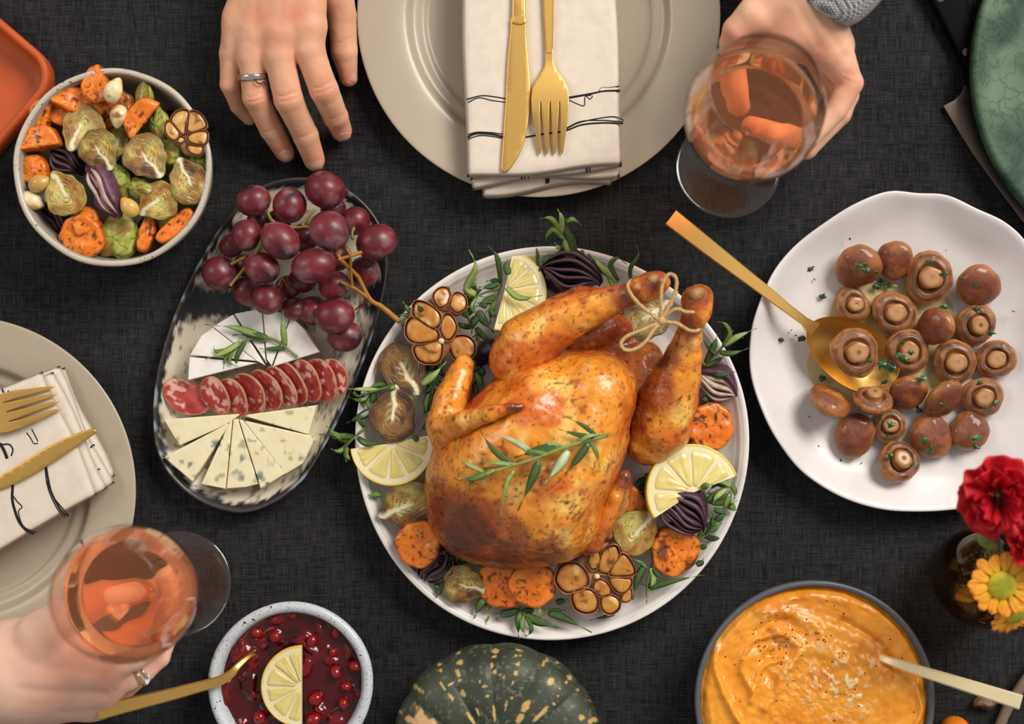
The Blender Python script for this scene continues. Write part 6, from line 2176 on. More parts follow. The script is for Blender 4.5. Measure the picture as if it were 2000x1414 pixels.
F = F + [tuple(k + q for q in f[::-1]) for f in F]
e = 1 + (nr - 1) * na
F += [(e + j, k + e + j, k + e + (j + 1) % na, e + (j + 1) % na) for j in range(na)]
o = mk('cranberry_sauce', np.vstack([V, bottom]), F, M_sauce, col=np.vstack([col, col]), loc=(cc.x, cc.y, 0))
tag(o, 'glossy dark red cranberry sauce filling the small white bowl', 'sauce')
V, F = lathe([(0, -1)] + [(math.sin(PI * i / 12) * (1 - .1 * math.cos(PI * i / 6)), -math.cos(PI * i / 12)) for i in range(1, 12)] + [(0, .96)], 20)
t_ = mk('t', V, F, M_berry)
BM = t_.data
bpy.data.objects.remove(t_)
C6 = lambda x, y: (180 + x / 3.448, 1150 + y / 3.448)
berries = [(1350, 178, 30, 'cranberry at the top rim of the sauce'), (1480, 350, 38, 'cranberry just above the cut edge of the lemon'), (1640, 560, 42, 'round cranberry right of the lemon in the sauce'), (1765, 520, 42, 'cranberry against the right rim of the sauce bowl'), (1505, 740, 55, 'largest shiny cranberry beside the lemon centre'),
           (1130, 865, 50, 'cranberry below the fork at the lower left of the sauce'), (1690, 770, 42, 'cranberry low on the right side of the sauce'), (1230, 325, 44, 'cranberry above the fork tip in the sauce'), (1620, 430, 34, 'small sunk cranberry above the round one'), (1710, 660, 36, 'sunk cranberry under the right rim one'), (1490, 880, 50, 'cranberry at the foot of the lemon slice'), (1640, 300, 34, 'half sunk cranberry near the upper right rim'), (1110, 300, 36, 'half sunk cranberry near the upper left rim')]
for i, (x, y, r, lb) in enumerate(berries):
    u, v = C6(x, y)
    r_ = RR(r / 3.448, .038)
    o = link_mesh('cranberry', BM, loc=W(u, v, .0368 + r_ * (-.05 if r > 36 else -.45)), rot=(.5 * i, .3 * i, i), scale=(r_ * 1.1, r_ * .95, r_ * .95))
    tag(o, lb, 'cranberry', 'cranberries in the sauce')
lemon('lemon half slice lying on the cranberry sauce', 591, 1338, .0455, 80, 90, 270, .006, (0, 0), 'lemon slices', 6, 7)
# fork in the sauce
org = np.array(W(420, 1336, .046))
root = thing('sauce_fork', 'gold fork with its handle over the hand, tip sunk in cranberry sauce', 'fork', tuple(org))
hp = [(192, 1392, .062), (260, 1374, .058), (330, 1357, .054), (390, 1341, .051), (425, 1331, .050), (450, 1317, .050), (466, 1300, .048), (487, 1282, .040), (505, 1272, .030)]
hw_ = [14, 13.5, 12, 10.5, 9.5, 8, 6, 5, 8]
P = spline([tuple(W(*p)) for p in hp], 5)
ww = np.interp(np.linspace(0, 1, len(P)), np.linspace(0, 1, len(hw_)), hw_)
V, F = ribbon([(p, w * K, w * K, .0034) for p, w in zip(P, ww)])
auto_smooth(mk('handle', V, F, M_gold, root, origin=org), 40)

# ------------------------------------------------------------------ mash
rs = mr * .955
na, nr = 220, 90
V = [(0, 0, 0)]
for i in range(1, nr + 1):
    for j in range(na):
        t = 2 * PI * j / na
        V.append((rs * i / nr * math.cos(t), rs * i / nr * math.sin(t), 0))
V = np.array(V)
s_ = K * (1 - .05 / D)
U = V[:, 0] / s_ + 1592
Vv = 1369 - V[:, 1] / s_
rn = np.hypot(V[:, 0], V[:, 1]) / rs
Q = np.stack([U, Vv, U * 0], 1)
wob = (fbm(Q, .02, 3, 3) - .5) * 14
C8 = lambda pts: [(1320 + x / 2.941, 1100 + y / 2.941) for x, y in pts]
ridges = [([(620, 400), (430, 470), (375, 600), (425, 720)], 5, .0030), ([(620, 545), (500, 600), (430, 700), (415, 780)], 5, .0032), ([(560, 375), (650, 420), (700, 500), (620, 620), (560, 740), (500, 820)], 9, .0042), ([(235, 480), (235, 640), (300, 800), (370, 924)], 7, .0040),
          ([(470, 270), (600, 260), (760, 330), (860, 440)], 12, .0030), ([(960, 330), (1100, 410), (1190, 490), (1230, 560)], 8, -.0040), ([(1390, 700), (1400, 800), (1370, 924)], 6, .0040), ([(280, 330), (420, 250), (600, 200), (800, 190), (1000, 230)], 10, .0016), ([(480, 480), (560, 440), (600, 480), (520, 560)], 16, -.0034),
          ([(640, 320), (560, 330), (480, 390)], 10, -.003), ([(760, 480), (900, 520), (1000, 600), (960, 720)], 16, .0026), ([(1100, 560), (1200, 620), (1300, 640)], 12, .002), ([(520, 640), (560, 700), (540, 800)], 12, -.003), ([(330, 430), (300, 560), (340, 700)], 16, -.002)]
hz = np.zeros(len(V))
for pl, w_, a_ in ridges:
    L_ = spline(C8(pl), 12)
    d = np.min(np.hypot(U[:, None] + wob[:, None] - L_[None, :, 0], Vv[:, None] + wob[:, None] - L_[None, :, 1]), axis=1)
    hz += a_ * np.exp(-(d / w_) ** 2)
V[:, 2] = .046 + .006 * (1 - rn ** 2) + hz + .0022 * (fbm(Q, .045, 3, 9) - .5) + .0014 * (fbm(Q, .16, 2, 5) - .5) - .004 * sst(.92, 1, rn)
edge_n = 1 + .025 * (fbm(np.stack([U, Vv, U * 0], 1), .06, 2, 14) - .6)
V[:, :2] *= np.where(rn > .9, edge_n, 1)[:, None]
col = mixc(flat(len(V), C(232, 142, 28)), C(240, 164, 52), fbm(Q, .03, 3, 2))
col = mixc(col, C(206, 112, 20), sst(.5, .75, fbm(Q, .022, 3, 6)) * .45)
wh = sst(.56, .68, fbm(Q, .10, 3, 31)) * np.exp(-(((U - 1640) / 80) ** 2 + ((Vv - 1320) / 70) ** 2))
wh = np.maximum(wh, sst(.60, .7, fbm(Q, .12, 3, 33)) * np.exp(-(((U - 1555) / 40) ** 2 + ((Vv - 1270) / 55) ** 2)))
wh = np.maximum(wh, sst(.60, .7, fbm(Q, .14, 3, 35)) * np.exp(-(((U - 1530) / 70) ** 2 + ((Vv - 1195) / 18) ** 2)))
V[:, 2] += wh * .0016
col = mixc(col, C(240, 214, 160), wh * .9)
bottom = V.copy()
bottom[:, 2] = .014 + .024 * rn ** 2
bottom[:, :2] *= .80
k = len(V)
F = [(0, 1 + j, 1 + (j + 1) % na) for j in range(na)] + [(1 + i * na + j, 1 + (i + 1) * na + j, 1 + (i + 1) * na + (j + 1) % na, 1 + i * na + (j + 1) % na) for i in range(nr - 1) for j in range(na)]
F = F + [tuple(k + q for q in f[::-1]) for f in F]
e = 1 + (nr - 1) * na
F += [(e + j, k + e + j, k + e + (j + 1) % na, e + (j + 1) % na) for j in range(na)]
M_mash = mat('sweet_potato_mash', None, rough=.34, coat=.3, var=(200, .06), bump=(300, .35, .0008), sss=.15, sssr=(.004, .002, .001))
o = mk('sweet_potato_mash', np.vstack([V, bottom]), F, M_mash, col=np.vstack([col, col]), loc=(mc.x, mc.y, 0))
tag(o, 'swirled bright orange mash topped with grated cheese in the grey bowl', 'mash')
# pepper
rng = random.Random(4)
PV, PFc = [], []
for i in range(150):
    if i < 60:
        u, v = rng.gauss(1505, 28), rng.gauss(1262, 22)
    elif i < 80:
        u, v = rng.gauss(1590, 16), rng.gauss(1238, 10)
    else:
        a_, q = rng.random() * 6.283, math.sqrt(rng.random()) * 200
        u, v = 1592 + math.cos(a_) * q, 1369 + math.sin(a_) * q
    ii = np.argmin((U - u) ** 2 + (Vv - v) ** 2)
    if rn[ii] > .88:
        continue
    r_ = rng.uniform(.0003, .0008)
    c = np.array((mc.x, mc.y, 0)) + V[ii] + np.array((0, 0, .0003))
    b = len(PV)
    PV += [c + np.array(p) * r_ for p in ((1, 0, 0), (0, 1, 0), (-1, 0, 0), (0, -1, 0), (0, 0, .9), (0, 0, -.9))]
    PFc += [(b, b + 1, b + 4), (b + 1, b + 2, b + 4), (b + 2, b + 3, b + 4), (b + 3, b, b + 4), (b + 1, b, b + 5), (b + 2, b + 1, b + 5), (b + 3, b + 2, b + 5), (b, b + 3, b + 5)]
tag(mk('ground_pepper', PV, PFc, mat('pepper', C(70, 30, 14), rough=.8), smooth=False), 'coarse dark pepper grains sprinkled on the orange mash', 'pepper', kind='stuff')
# spoon in the mash
org = np.array(W(1740, 1291, .05))
root = thing('mash_spoon', 'pale gold spoon with its square handle sticking out of the mash', 'spoon', tuple(org))
hp = [(1700, 1276, .040), (1738, 1291, .053), (1800, 1311, .060), (1880, 1336, .068), (1994, 1372, .080)]
P = spline([tuple(W(*p)) for p in hp], 5)
ww = np.interp(np.linspace(0, 1, len(P)), np.linspace(0, 1, 5), [7, 8, 10, 12, 14])
V, F = ribbon([(p, w * K, w * K, .0042) for p, w in zip(P, ww)])
auto_smooth(mk('handle', V, F, M_palegold, root, origin=org), 40)
V, F = lathe([(0, -.35)] + [(math.sin(PI * i / 10), -.35 * math.cos(PI * i / 10)) for i in range(1, 10)] + [(0, .35)], 24)
V = V * np.array((.020, .013, .013))
mk('spoon_bowl', V, F, M_palegold, root, loc=tuple(np.array(W(1665, 1265, .036)) - org), rot=(0, 0, math.radians(-17)))

# ------------------------------------------------------------------ green squash
SQZ = .045
sqc = W(972, 1458, SQZ)
R0 = RR(203, SQZ)
prof = [(0, .006), (.35, .002), (.62, .004), (.85, .016), (.97, .030), (1.0, .043), (.985, .055), (.93, .064), (.82, .071), (.64, .075), (.45, .076), (.25, .073), (.12, .069), (0, .067)]
V, F = lathe([(a * R0, b) for a, b in smooth_prof(prof, 4)], 300, lambda t, r, z: 1 + (.022 * abs(math.cos(6.5 * t + .4)) - .012) * min(1, r / (R0 * .4)) + .008 * math.sin(3 * t))
ang = np.arctan2(V[:, 1], V[:, 0])
rad = np.hypot(V[:, 0], V[:, 1]) / R0
V[:, 2] += -.002 * (1 - np.abs(np.cos(6.5 * ang + .4))) ** 2 * sst(.15, .5, rad) * (V[:, 2] > .05)
S = V * 1.0
Pc = np.stack([ang * 7, np.where(V[:, 2] > .047, rad * 4, 8 - rad * 4), ang * 0], 1)
base = mixc(flat(len(V), C(38, 44, 32)), C(66, 72, 56), fbm(S, 60, 4, 2) * 1.6 - .3)
base = mixc(base, C(112, 114, 98), sst(.66, .7, fbm(S, 420, 2, 4)) * .6)
base = mixc(base, C(22, 26, 20), sst(.55, .75, fbm(S, 45, 3, 14)) * .6)
st = sst(.60, .64, fbm(Pc, 1.0, 2, 12)) * sst(.40, .55, fbm(S, 30, 2, 6))
rays = sst(.86, .93, np.abs(np.cos(6.5 * ang + .4 + .25 * (fbm(S, 40, 2, 8) - .5)))) * sst(.25, .35, rad) * (1 - sst(.55, .68, rad)) * (V[:, 2] > .05) * sst(.42, .5, fbm(Pc, .9, 2, 3))
fu, fv = px(V + np.array((sqc.x, sqc.y, 0)))
fl_ = np.zeros(len(V))
for x, y, a_, b_ in ((690, 275, 26, 22), (670, 365, 16, 36), (685, 430, 12, 14), (545, 480, 12, 50), (610, 570, 12, 44), (715, 540, 20, 38), (990, 180, 26, 24), (980, 228, 20, 12), (960, 305, 16, 24), (985, 355, 14, 22), (1185, 290, 16, 22), (1165, 370, 14, 24), (1140, 450, 10, 22),
                     (1410, 275, 10, 42), (1460, 440, 30, 36), (1620, 405, 20, 20), (1590, 445, 14, 14), (515, 295, 14, 14), (520, 345, 12, 16), (310, 480, 14, 110), (250, 760, 26, 36), (780, 750, 14, 60), (980, 710, 12, 76), (1080, 640, 9, 46), (1250, 650, 30, 60), (1200, 750, 26, 50),
                     (1370, 720, 18, 100), (1485, 625, 16, 16), (1720, 750, 26, 30), (1815, 770, 22, 44), (1870, 760, 12, 50), (680, 195, 20, 10), (1190, 172, 22, 10), (1165, 220, 10, 10), (1205, 220, 8, 8), (190, 700, 12, 26), (610, 460, 30, 10), (900, 480, 26, 12), (920, 560, 14, 14), (1520, 560, 14, 12), (1520, 280, 12, 12), (860, 440, 10, 14), (1030, 380, 10, 10), (1060, 400, 10, 12), (1540, 500, 10, 8), (1690, 510, 10, 10), (840, 700, 8, 40), (1130, 580, 12, 10), (1790, 600, 8, 10)):
    cu, cv = 740 + x / 4.348, 1230 + y / 4.348
    dx, dy = cu - 972, cv - 1480
    dl = math.hypot(dx, dy)
    dx, dy = dx / dl, dy / dl
    al = (fu - cu) * dx + (fv - cv) * dy
    ac = -(fu - cu) * dy + (fv - cv) * dx
    q = np.hypot(al / (b_ / 4.348), ac / (a_ / 4.348)) + (fbm(S, 500, 2, 6) - .5) * .7
    fl_ = np.maximum(fl_, (1 - sst(.8, 1.1, q)) * (V[:, 2] > .03))
other = np.maximum(st, rays) * (fv > 1420)
base = mixc(base, C(204, 166, 100), np.maximum(fl_, other) * .92)
patch = 1 - sst(.12, .15, np.hypot((V[:, 0] / R0 + .66) * 1.2 + (V[:, 1] / R0 - .24) * .5, (V[:, 1] / R0 - .20) * .6) + .16 * (fbm(S, 160, 3, 3) - .5))
base = mixc(base, C(200, 158, 108), patch * .95)
M_sq = mat('squash_rind', None, rough=.55, coat=.05, bump=(220, .35, .001))
o = mk('green_squash', V, F, M_sq, col=base)
o.location = (sqc.x, sqc.y, 0)
tag(o, 'dark green ribbed squash with tan flecks at the lower edge', 'squash')

# ------------------------------------------------------------------ wine glasses
M_glass = clear_glass('clear_glass', (.985, .98, .975), .02, 1.42)
M_base = clear_glass('foot_glass', (.95, .94, .93), .12, 1.85)
def wine_mat():
    m = bpy.data.materials.new('rose_wine')
    m.use_nodes = True
    nt = m.node_tree
    p = nt.nodes['Principled BSDF']
    p.inputs['Base Color'].default_value = (1.0, .47, .26, 1)
    p.inputs['Transmission Weight'].default_value = .92
    p.inputs['Subsurface Weight'].default_value = 1.0
    p.inputs['Subsurface Radius'].default_value = (.03, .012, .006)
    p.inputs['Subsurface Scale'].default_value = 1.0
    p.inputs['Roughness'].default_value = 0.02
    p.inputs['IOR'].default_value = 1.24
    n = nt.nodes.new('ShaderNodeTexNoise')
    n.inputs['Scale'].default_value = 30
    b = nt.nodes.new('ShaderNodeBump')
    b.inputs['Strength'].default_value = .03
    b.inputs['Distance'].default_value = .0005
    nt.links.new(n.outputs['Fac'], b.inputs['Height'])
    nt.links.new(b.outputs[0], p.inputs['Normal'])
    return m
M_wine = wine_mat()

def wine_glass(label, base, rim, zr):
    A_ = W(*base, .0)
    B_ = W(*rim, zr)
    d = (B_ - A_)
    H = d.length
    d.normalize()
    root = thing('wine_glass', label, 'glass', (A_.x, A_.y, .0012 + .041 * math.sqrt(max(0, 1 - d.z * d.z))), 'glasses of rose wine', rot=Vector((0, 0, 1)).rotation_difference(d).to_euler())
    hb = H * .42
    def bowl_r(t):       # t 0..1 from bowl bottom to rim
        return np.interp(t, [0, .04, .12, .25, .42, .55, .7, .85, 1], [.004, .016, .029, .0405, .0468, .0475, .0458, .0415, .0365])
    foot = [(0, 0), (.030, 0), (.0405, .0004), (.0412, .0012), (.0400, .0022), (.030, .0030), (.015, .0042), (.007, .0075), (.0042, .014), (0, .014)]
    V, F = lathe(smooth_prof(foot, 1), 72)
    mk('foot', V, F, M_base, root)
    V, F = lathe([(0, .012), (.0042, .012), (.0036, .03), (.0034, .06), (.0040, hb - .006), (.0058, hb), (0, hb + .001)], 24)
    mk('stem', V, F, M_base, root)
    ts = np.linspace(0, 1, 40)
    outer = [(0, hb - .0005)] + [(bowl_r(t), hb + (H - hb) * t) for t in ts]
    inner = [(max(bowl_r(t) - .0011, .0002), hb + (H - hb) * t + (.0012 if t < .1 else 0)) for t in ts[::-1]] + [(0, hb + .0012)]
    V, F = lathe(outer + inner, 96)
    mk('bowl', V, F, M_glass, root)
    tw_ = np.linspace(.02, .46, 24)
    w_ = [(0, hb + .0022)] + [(bowl_r(t) - .0014, hb + (H - hb) * t + .0014) for t in tw_]
    zt = w_[-1][1]
    w_ += [(w_[-1][0] - .0008, zt - .0003), (.02, zt - .0004), (0, zt - .0004)]
    V, F = lathe(w_, 96)
    # the surface stays level although the glass leans
    top_ = V[:, 2] > zt - .003
    inv = Vector((0, 0, 1)).rotation_difference(d).to_matrix().inverted() @ Vector((0, 0, 1))
    V[:, 2] -= np.where(top_, (V[:, 0] * inv.x + V[:, 1] * inv.y) / inv.z, 0) * 1.0
    mk('wine', V, F, M_wine, root)
    return root
wine_glass('glass of rose wine held by the hand at the upper plate', (1420, 328), (1492, 172), .205)
wine_glass('glass of rose wine held by the hand in the lower corner', (353, 1137), (207, 1166), .205)

# ------------------------------------------------------------------ hands
M_hand = mat('skin', None, rough=.5, sss=.12, sssr=(.006, .0025, .0015), bump=(900, .22, .0005), var=(60, .05), spec=.35)
M_nail = mat('fingernail', C(214, 158, 138), rough=.3, coat=.3)
M_silver = mat('silver', C(214, 208, 196), rough=.18, metal=1)
M_rosegold = mat('rose_gold', C(228, 190, 160), rough=.2, metal=1)

def hand_mesh(chains, ells, h, red, seed, tone=(222, 168, 140), creases=()):
    allp = np.array([Wn(*p[:3]) for ch, k, k2 in chains for p in ch])
    f = Field(allp.min(0) - .036, allp.max(0) + .036, h)
    for ch, k, k2 in chains:
        P = [Wn(*p[:3]) for p in ch]
        r = [RR(p[3], p[2]) for p in ch]
        f.chain(P, r, k, k2)
    for c, rad, k in ells:
        f.ell(Wn(*c), rad, None, k)
    V, F = f.mesh()
    u, v = px(V)
    dent = np.zeros(len(V))
    for x0, y0, x1, y1, w_, dp in creases:
        ex, ey = x1 - x0, y1 - y0
        t = np.clip(((u - x0) * ex + (v - y0) * ey) / (ex * ex + ey * ey), 0, 1)
        dd = np.hypot(u - x0 - t * ex, v - y0 - t * ey - 1.5 * np.sin(t * 5))
        dent += dp * np.exp(-(dd / w_) ** 2)
    N0 = normals(V, F)
    V = V - N0 * (dent * (N0[:, 2] > 0))[:, None]
    V = V + normals(V, F) * ((fbm(V, 45, 2, seed) - .5) * .0012 + (fbm(V, 240, 2, seed + 2) - .5) * .0003)[:, None]
    u, v = px(V)
    c = mixc(flat(len(V), C(*tone)), C(tone[0] - 14, tone[1] - 22, tone[2] - 24), fbm(V, 50, 3, seed) * 1.2 - .1)
    r_ = np.zeros(len(V))
    for cu, cv, rr_, a_ in red:
        r_ = np.maximum(r_, a_ * np.exp(-((u - cu) ** 2 + (v - cv) ** 2) / (rr_ * rr_)))
    c = mixc(c, C(206, 118, 92), r_)
    return V, F, c

def nail(root, org, dip, tip, rpx, w=.0058, l=.0066):
    a_, b_ = Wn(*dip), Wn(*tip)
    ax = (b_ - a_) / np.linalg.norm(b_ - a_)
    up = np.array((0, 0, 1.0)) - ax * ax[2]
    up /= np.linalg.norm(up)
    sd = np.cross(up, ax)
    r_ = RR(rpx, tip[2])
    c = b_ + ax * r_ * .12
    V, F = [], []
    n, m = 10, 9
    for i in range(n):
        t = i / (n - 1) * 2 - 1
        ww = w * (1 - .12 * max(0, t)) * math.sqrt(max(.02, 1 - abs(t) ** 3.2))
        for j in range(m):
            s = j / (m - 1) * 2 - 1
            y = s * ww
            lift = math.sqrt(max(0, (r_ * 1.0) ** 2 - y * y)) * (1 - .20 * max(0, t) ** 2) + .0004
            lx = t * l
            drop = max(0, lx) ** 2 / (2 * r_) * .9
            V.append(c + ax * lx + sd * y + up * (lift - drop))
    V = np.array(V)
    U_ = V - up * .0009
    k = n * m
    F = grid_faces(n, m) + [f[::-1] for f in grid_faces(n, m, off=k)]
    per = [(i * m, (i + 1) * m) for i in range(n - 1)] + [((n - 1) * m + j, (n - 1) * m + j + 1) for j in range(m - 1)] + [(i * m + m - 1, (i - 1) * m + m - 1) for i in range(n - 1, 0, -1)] + [(j, j - 1) for j in range(m - 1, 0, -1)]
    F += [(x, y, k + y, k + x) for x, y in per]
    mk('fingernail', np.vstack([V, U_]), F, M_nail, root, origin=org)

def ring_band(root, org, c, ax, R_, w, t, m, name='ring'):
    ax = np.array(ax, float) / np.linalg.norm(ax)
    prof = [(R_, -w), (R_ + t * .7, -w), (R_ + t, -w * .5), (R_ + t, w * .5), (R_ + t * .7, w), (R_, w), (R_, -w)]
    V, F = lathe(prof, 40)
    q = np.array(Vector((0, 0, 1)).rotation_difference(Vector(ax)).to_matrix())
    return mk(name, V @ q.T + Wn(*c), F, m, root, origin=org)

og = np.array(W(1000, -300, .05))
guest = thing('person', 'diner at the upper plate, one hand flat, the other in checked cuff gripping wine glass', 'person', tuple(og))
h1 = [([(575, -260, .06, 70), (560, -150, .058, 62)], .02, .02), ([(545, -150, .056, 50), (470, 40, .046, 27)], .016, .01), ([(550, -150, .060, 52), (505, 60, .053, 29)], .016, .01), ([(570, -150, .060, 52), (552, 62, .058, 31)], .016, .01), ([(590, -150, .058, 52), (604, 50, .056, 33)], .016, .01),
      ([(468, 40, .046, 27), (452, 105, .043, 23), (450, 165, .036, 20), (466, 207, .020, 17), (487, 230, .011, 15)], .008, .002),
      ([(500, 62, .052, 30), (492, 115, .050, 26), (499, 190, .044, 25.5), (531, 254, .024, 22.5), (556, 297, .0105, 19)], .007, .002),
      ([(548, 65, .057, 32), (545, 110, .056, 29), (564, 195, .048, 28), (597, 265, .026, 24.5), (614, 313, .011, 20.5)], .007, .002),
      ([(603, 55, .055, 33), (605, 100, .054, 30), (632, 175, .046, 28), (656, 228, .024, 24.5), (667, 255, .0105, 20.5)], .007, .002),
      ([(600, -120, .050, 50), (650, -40, .036, 38), (668, 30, .026, 28), (672, 100, .019, 26), (681, 152, .0105, 18)], .010, .003)]
V, F, c = hand_mesh(h1, [((520, 40, .050), (.030, .030, .010), .012)], .0011,
                    [(505, 30, 26, .5), (575, 25, 26, .55), (530, 60, 40, .25), (500, 195, 22, .35), (562, 192, 24, .35), (630, 172, 24, .35), (556, 300, 26, .35), (614, 316, 26, .35), (668, 258, 26, .35), (684, 150, 24, .5), (455, 170, 22, .3)], 5, (226, 174, 144),
                    [(484, 190, 512, 184, 2.5, .0005), (486, 199, 514, 194, 2.5, .0005), (545, 188, 578, 182, 2.5, .0005), (548, 198, 582, 193, 2.5, .0005), (616, 172, 648, 162, 2.5, .0005), (618, 182, 650, 173, 2.5, .0005), (585, 268, 610, 262, 2, .0003), (645, 232, 668, 226, 2, .0003), (520, 258, 544, 248, 2, .0003), (660, 84, 684, 76, 2.5, .0004), (500, -10, 498, 60, 8, .0006), (550, -10, 545, 50, 8, .0006)])
hand_o = mk('hand', V, F, M_hand, guest, col=c, origin=og)
for d_, t_, r_ in (((531, 254, .024), (556, 297, .0105), 19), ((597, 265, .026), (614, 313, .011), 20.5), ((656, 228, .024), (667, 255, .0105), 20.5)):
    nail(hand_o, og, d_, t_, r_)
nail(hand_o, og, (672, 100, .019), (684, 148, .0105), 18, .0046, .006)
ring_band(hand_o, og, (494, 150, .047), Wn(499, 190, .044) - Wn(492, 115, .050), RR(25.8, .047), .0024, .0013, M_silver)
# small inked curl beside the ring
P = spline([tuple(W(u, v, z)) for u, v, z in [(497, 155, .0580), (503, 162, .0578), (511, 163, .0568), (516, 160, .0550), (519, 168, .0535)]], 5)
V, F = tube(P, .0006, 6)
mk('inked_curl', V, F, mat('ink', C(60, 50, 46), rough=.7), hand_o, origin=og)

# the hand round the glass
h2 = [([(1640, -160, .12, 78), (1565, -40, .105, 72)], .02, .02), ([(1565, -40, .105, 68), (1545, 50, .098, 62)], .02, .02), ([(1560, -20, .10, 60), (1622, 95, .092, 40)], .02, .02), ([(1550, -10, .085, 60), (1630, 90, .070, 38)], .02, .02), ([(1520, 0, .100, 55), (1500, 70, .090, 50)], .02, .02),
      ([(1600, 85, .090, 46), (1640, 128, .088, 34), (1660, 162, .086, 25), (1634, 215, .084, 22), (1580, 270, .082, 20), (1500, 262, .080, 18), (1460, 250, .078, 16)], .012, .004),
      ([(1620, 105, .072, 36), (1652, 185, .066, 25), (1640, 222, .064, 22), (1575, 290, .062, 20), (1500, 270, .060, 18)], .010, .004),
      ([(1610, 120, .052, 34), (1640, 200, .046, 23), (1560, 285, .044, 19), (1490, 270, .044, 17)], .010, .004),
      ([(1515, -10, .110, 50), (1475, 32, .112, 38), (1440, 62, .108, 29), (1428, 85, .102, 24), (1432, 150, .092, 22), (1440, 215, .085, 19)], .012, .004)]
V, F, c = hand_mesh(h2, [], .0015, [(1662, 155, 40, .45), (1640, 110, 40, .3), (1600, 100, 50, .35), (1425, 80, 40, .55), (1520, 60, 50, .3)], 15, (232, 186, 158), [(1600, 20, 1650, 110, 9, .0010), (1648, 140, 1668, 150, 3, .0005), (1646, 150, 1668, 164, 3, .0005), (1560, 10, 1600, 90, 10, .0008)])
mk('hand', V, F, M_hand, guest, col=c, origin=og)
# cuff
mm = bpy.data.materials.new('checked_shirt')
mm.use_nodes = True
nt = mm.node_tree
ck = nt.nodes.new('ShaderNodeTexChecker')
ck.inputs['Scale'].default_value = 560
ck.inputs['Color1'].default_value = (*C(206, 204, 206), 1)
ck.inputs['Color2'].default_value = (*C(74, 72, 80), 1)
tcc = nt.nodes.new('ShaderNodeTexCoord')
mpp = nt.nodes.new('ShaderNodeMapping')
mpp.inputs['Rotation'].default_value = (.1, .2, .9)
nt.links.new(tcc.outputs['Object'], mpp.inputs['Vector'])
nt.links.new(mpp.outputs[0], ck.inputs['Vector'])
nt.links.new(ck.outputs[0], nt.nodes['Principled BSDF'].inputs['Base Color'])
nt.nodes['Principled BSDF'].inputs['Roughness'].default_value = .9
P = spline([tuple(W(*p)) for p in [(1585, 8, .104), (1604, -22, .108), (1640, -80, .112), (1700, -190, .12), (1800, -450, .14), (1840, -900, .15)]], 6)
wd = np.linspace(0, 1, len(P)) ** .7
V, F = tube(P, RR(82, .1) + RR(60, .1) * wd, 40, cap=False, flat_k=.86)
V2, F2 = tube(P, RR(80, .1) + RR(60, .1) * wd, 40, cap=False, flat_k=.86)
k = len(V)
F = list(F) + [tuple(k + q for q in f[::-1]) for f in F2] + [(j, (j + 1) % 40, k + (j + 1) % 40, k + j) for j in range(40)]
mk('sleeve', np.vstack([V, V2]), F, mm, guest, origin=og)

def plain_sleeve(root, org, pts, r0, r1):
    P = spline([tuple(W(*p)) for p in pts], 6)
    wd = np.linspace(0, 1, len(P)) ** .7
    V, F = tube(P, r0 + (r1 - r0) * wd, 36, cap=False, flat_k=.86)
    V2, F2 = tube(P, r0 - .0008 + (r1 - r0) * wd, 36, cap=False, flat_k=.86)
    k = len(V)
    F = list(F) + [tuple(k + q for q in f[::-1]) for f in F2] + [(j, (j + 1) % 36, k + (j + 1) % 36, k + j) for j in range(36)]
    mk('sleeve', np.vstack([V, V2]), F, mm, root, origin=org)
plain_sleeve(guest, og, [(572, -215, .06), (590, -330, .065), (640, -560, .09), (700, -900, .13)], RR(84, .06), RR(150, .1))
og2 = np.array(W(-300, 1330, .05))
guest2 = thing('person', 'diner at the side plate whose ringed hand grips the lower wine glass', 'person', tuple(og2))
h3 = [([(-320, 1330, .075, 92), (-60, 1322, .070, 84)], .02, .02), ([(-60, 1322, .070, 84), (60, 1312, .068, 82)], .02, .02), ([(40, 1290, .074, 74), (170, 1255, .080, 50)], .02, .02), ([(50, 1310, .070, 76), (195, 1300, .074, 46)], .02, .02), ([(50, 1330, .062, 70), (195, 1340, .060, 42)], .02, .02), ([(50, 1340, .052, 66), (180, 1368, .044, 36)], .02, .02),
      ([(150, 1250, .084, 46), (240, 1240, .088, 30), (300, 1210, .086, 23), (330, 1165, .082, 20), (322, 1130, .08, 18)], .012, .003),
      ([(190, 1300, .074, 42), (262, 1284, .076, 26), (315, 1250, .072, 22), (335, 1205, .068, 19)], .010, .003),
      ([(195, 1338, .060, 38), (250, 1325, .062, 24), (280, 1312, .060, 21), (312, 1284, .056, 20), (330, 1240, .052, 18)], .010, .003),
      ([(175, 1370, .044, 34), (205, 1372, .042, 27), (240, 1352, .042, 19), (275, 1322, .040, 17)], .010, .003),
      ([(80, 1240, .090, 48), (160, 1185, .096, 36), (220, 1160, .096, 29), (270, 1150, .090, 24), (292, 1148, .086, 19)], .012, .004)]
V, F, c = hand_mesh(h3, [], .0015, [(215, 1345, 36, .35), (300, 1290, 26, .35), (110, 1350, 50, .2), (200, 1265, 40, .3), (160, 1290, 40, .2)], 25, (240, 200, 178), [(40, 1345, 205, 1358, 9, .0012), (60, 1296, 205, 1318, 11, .0011), (120, 1392, 200, 1390, 8, .0008), (235, 1318, 250, 1340, 3, .0005), (205, 1330, 225, 1352, 4, .0005)])
hand3 = mk('hand', V, F, M_hand, guest2, col=c, origin=og2)
plain_sleeve(guest2, og2, [(-250, 1330, .075), (-400, 1335, .08), (-650, 1350, .10), (-1000, 1380, .14)], RR(108, .075), RR(150, .1))
axr = Wn(312, 1284, .056) - Wn(250, 1325, .062)
ring_band(hand3, og2, (270, 1318, .0608), axr, RR(22.5, .06), .0014, .0013, M_rosegold)
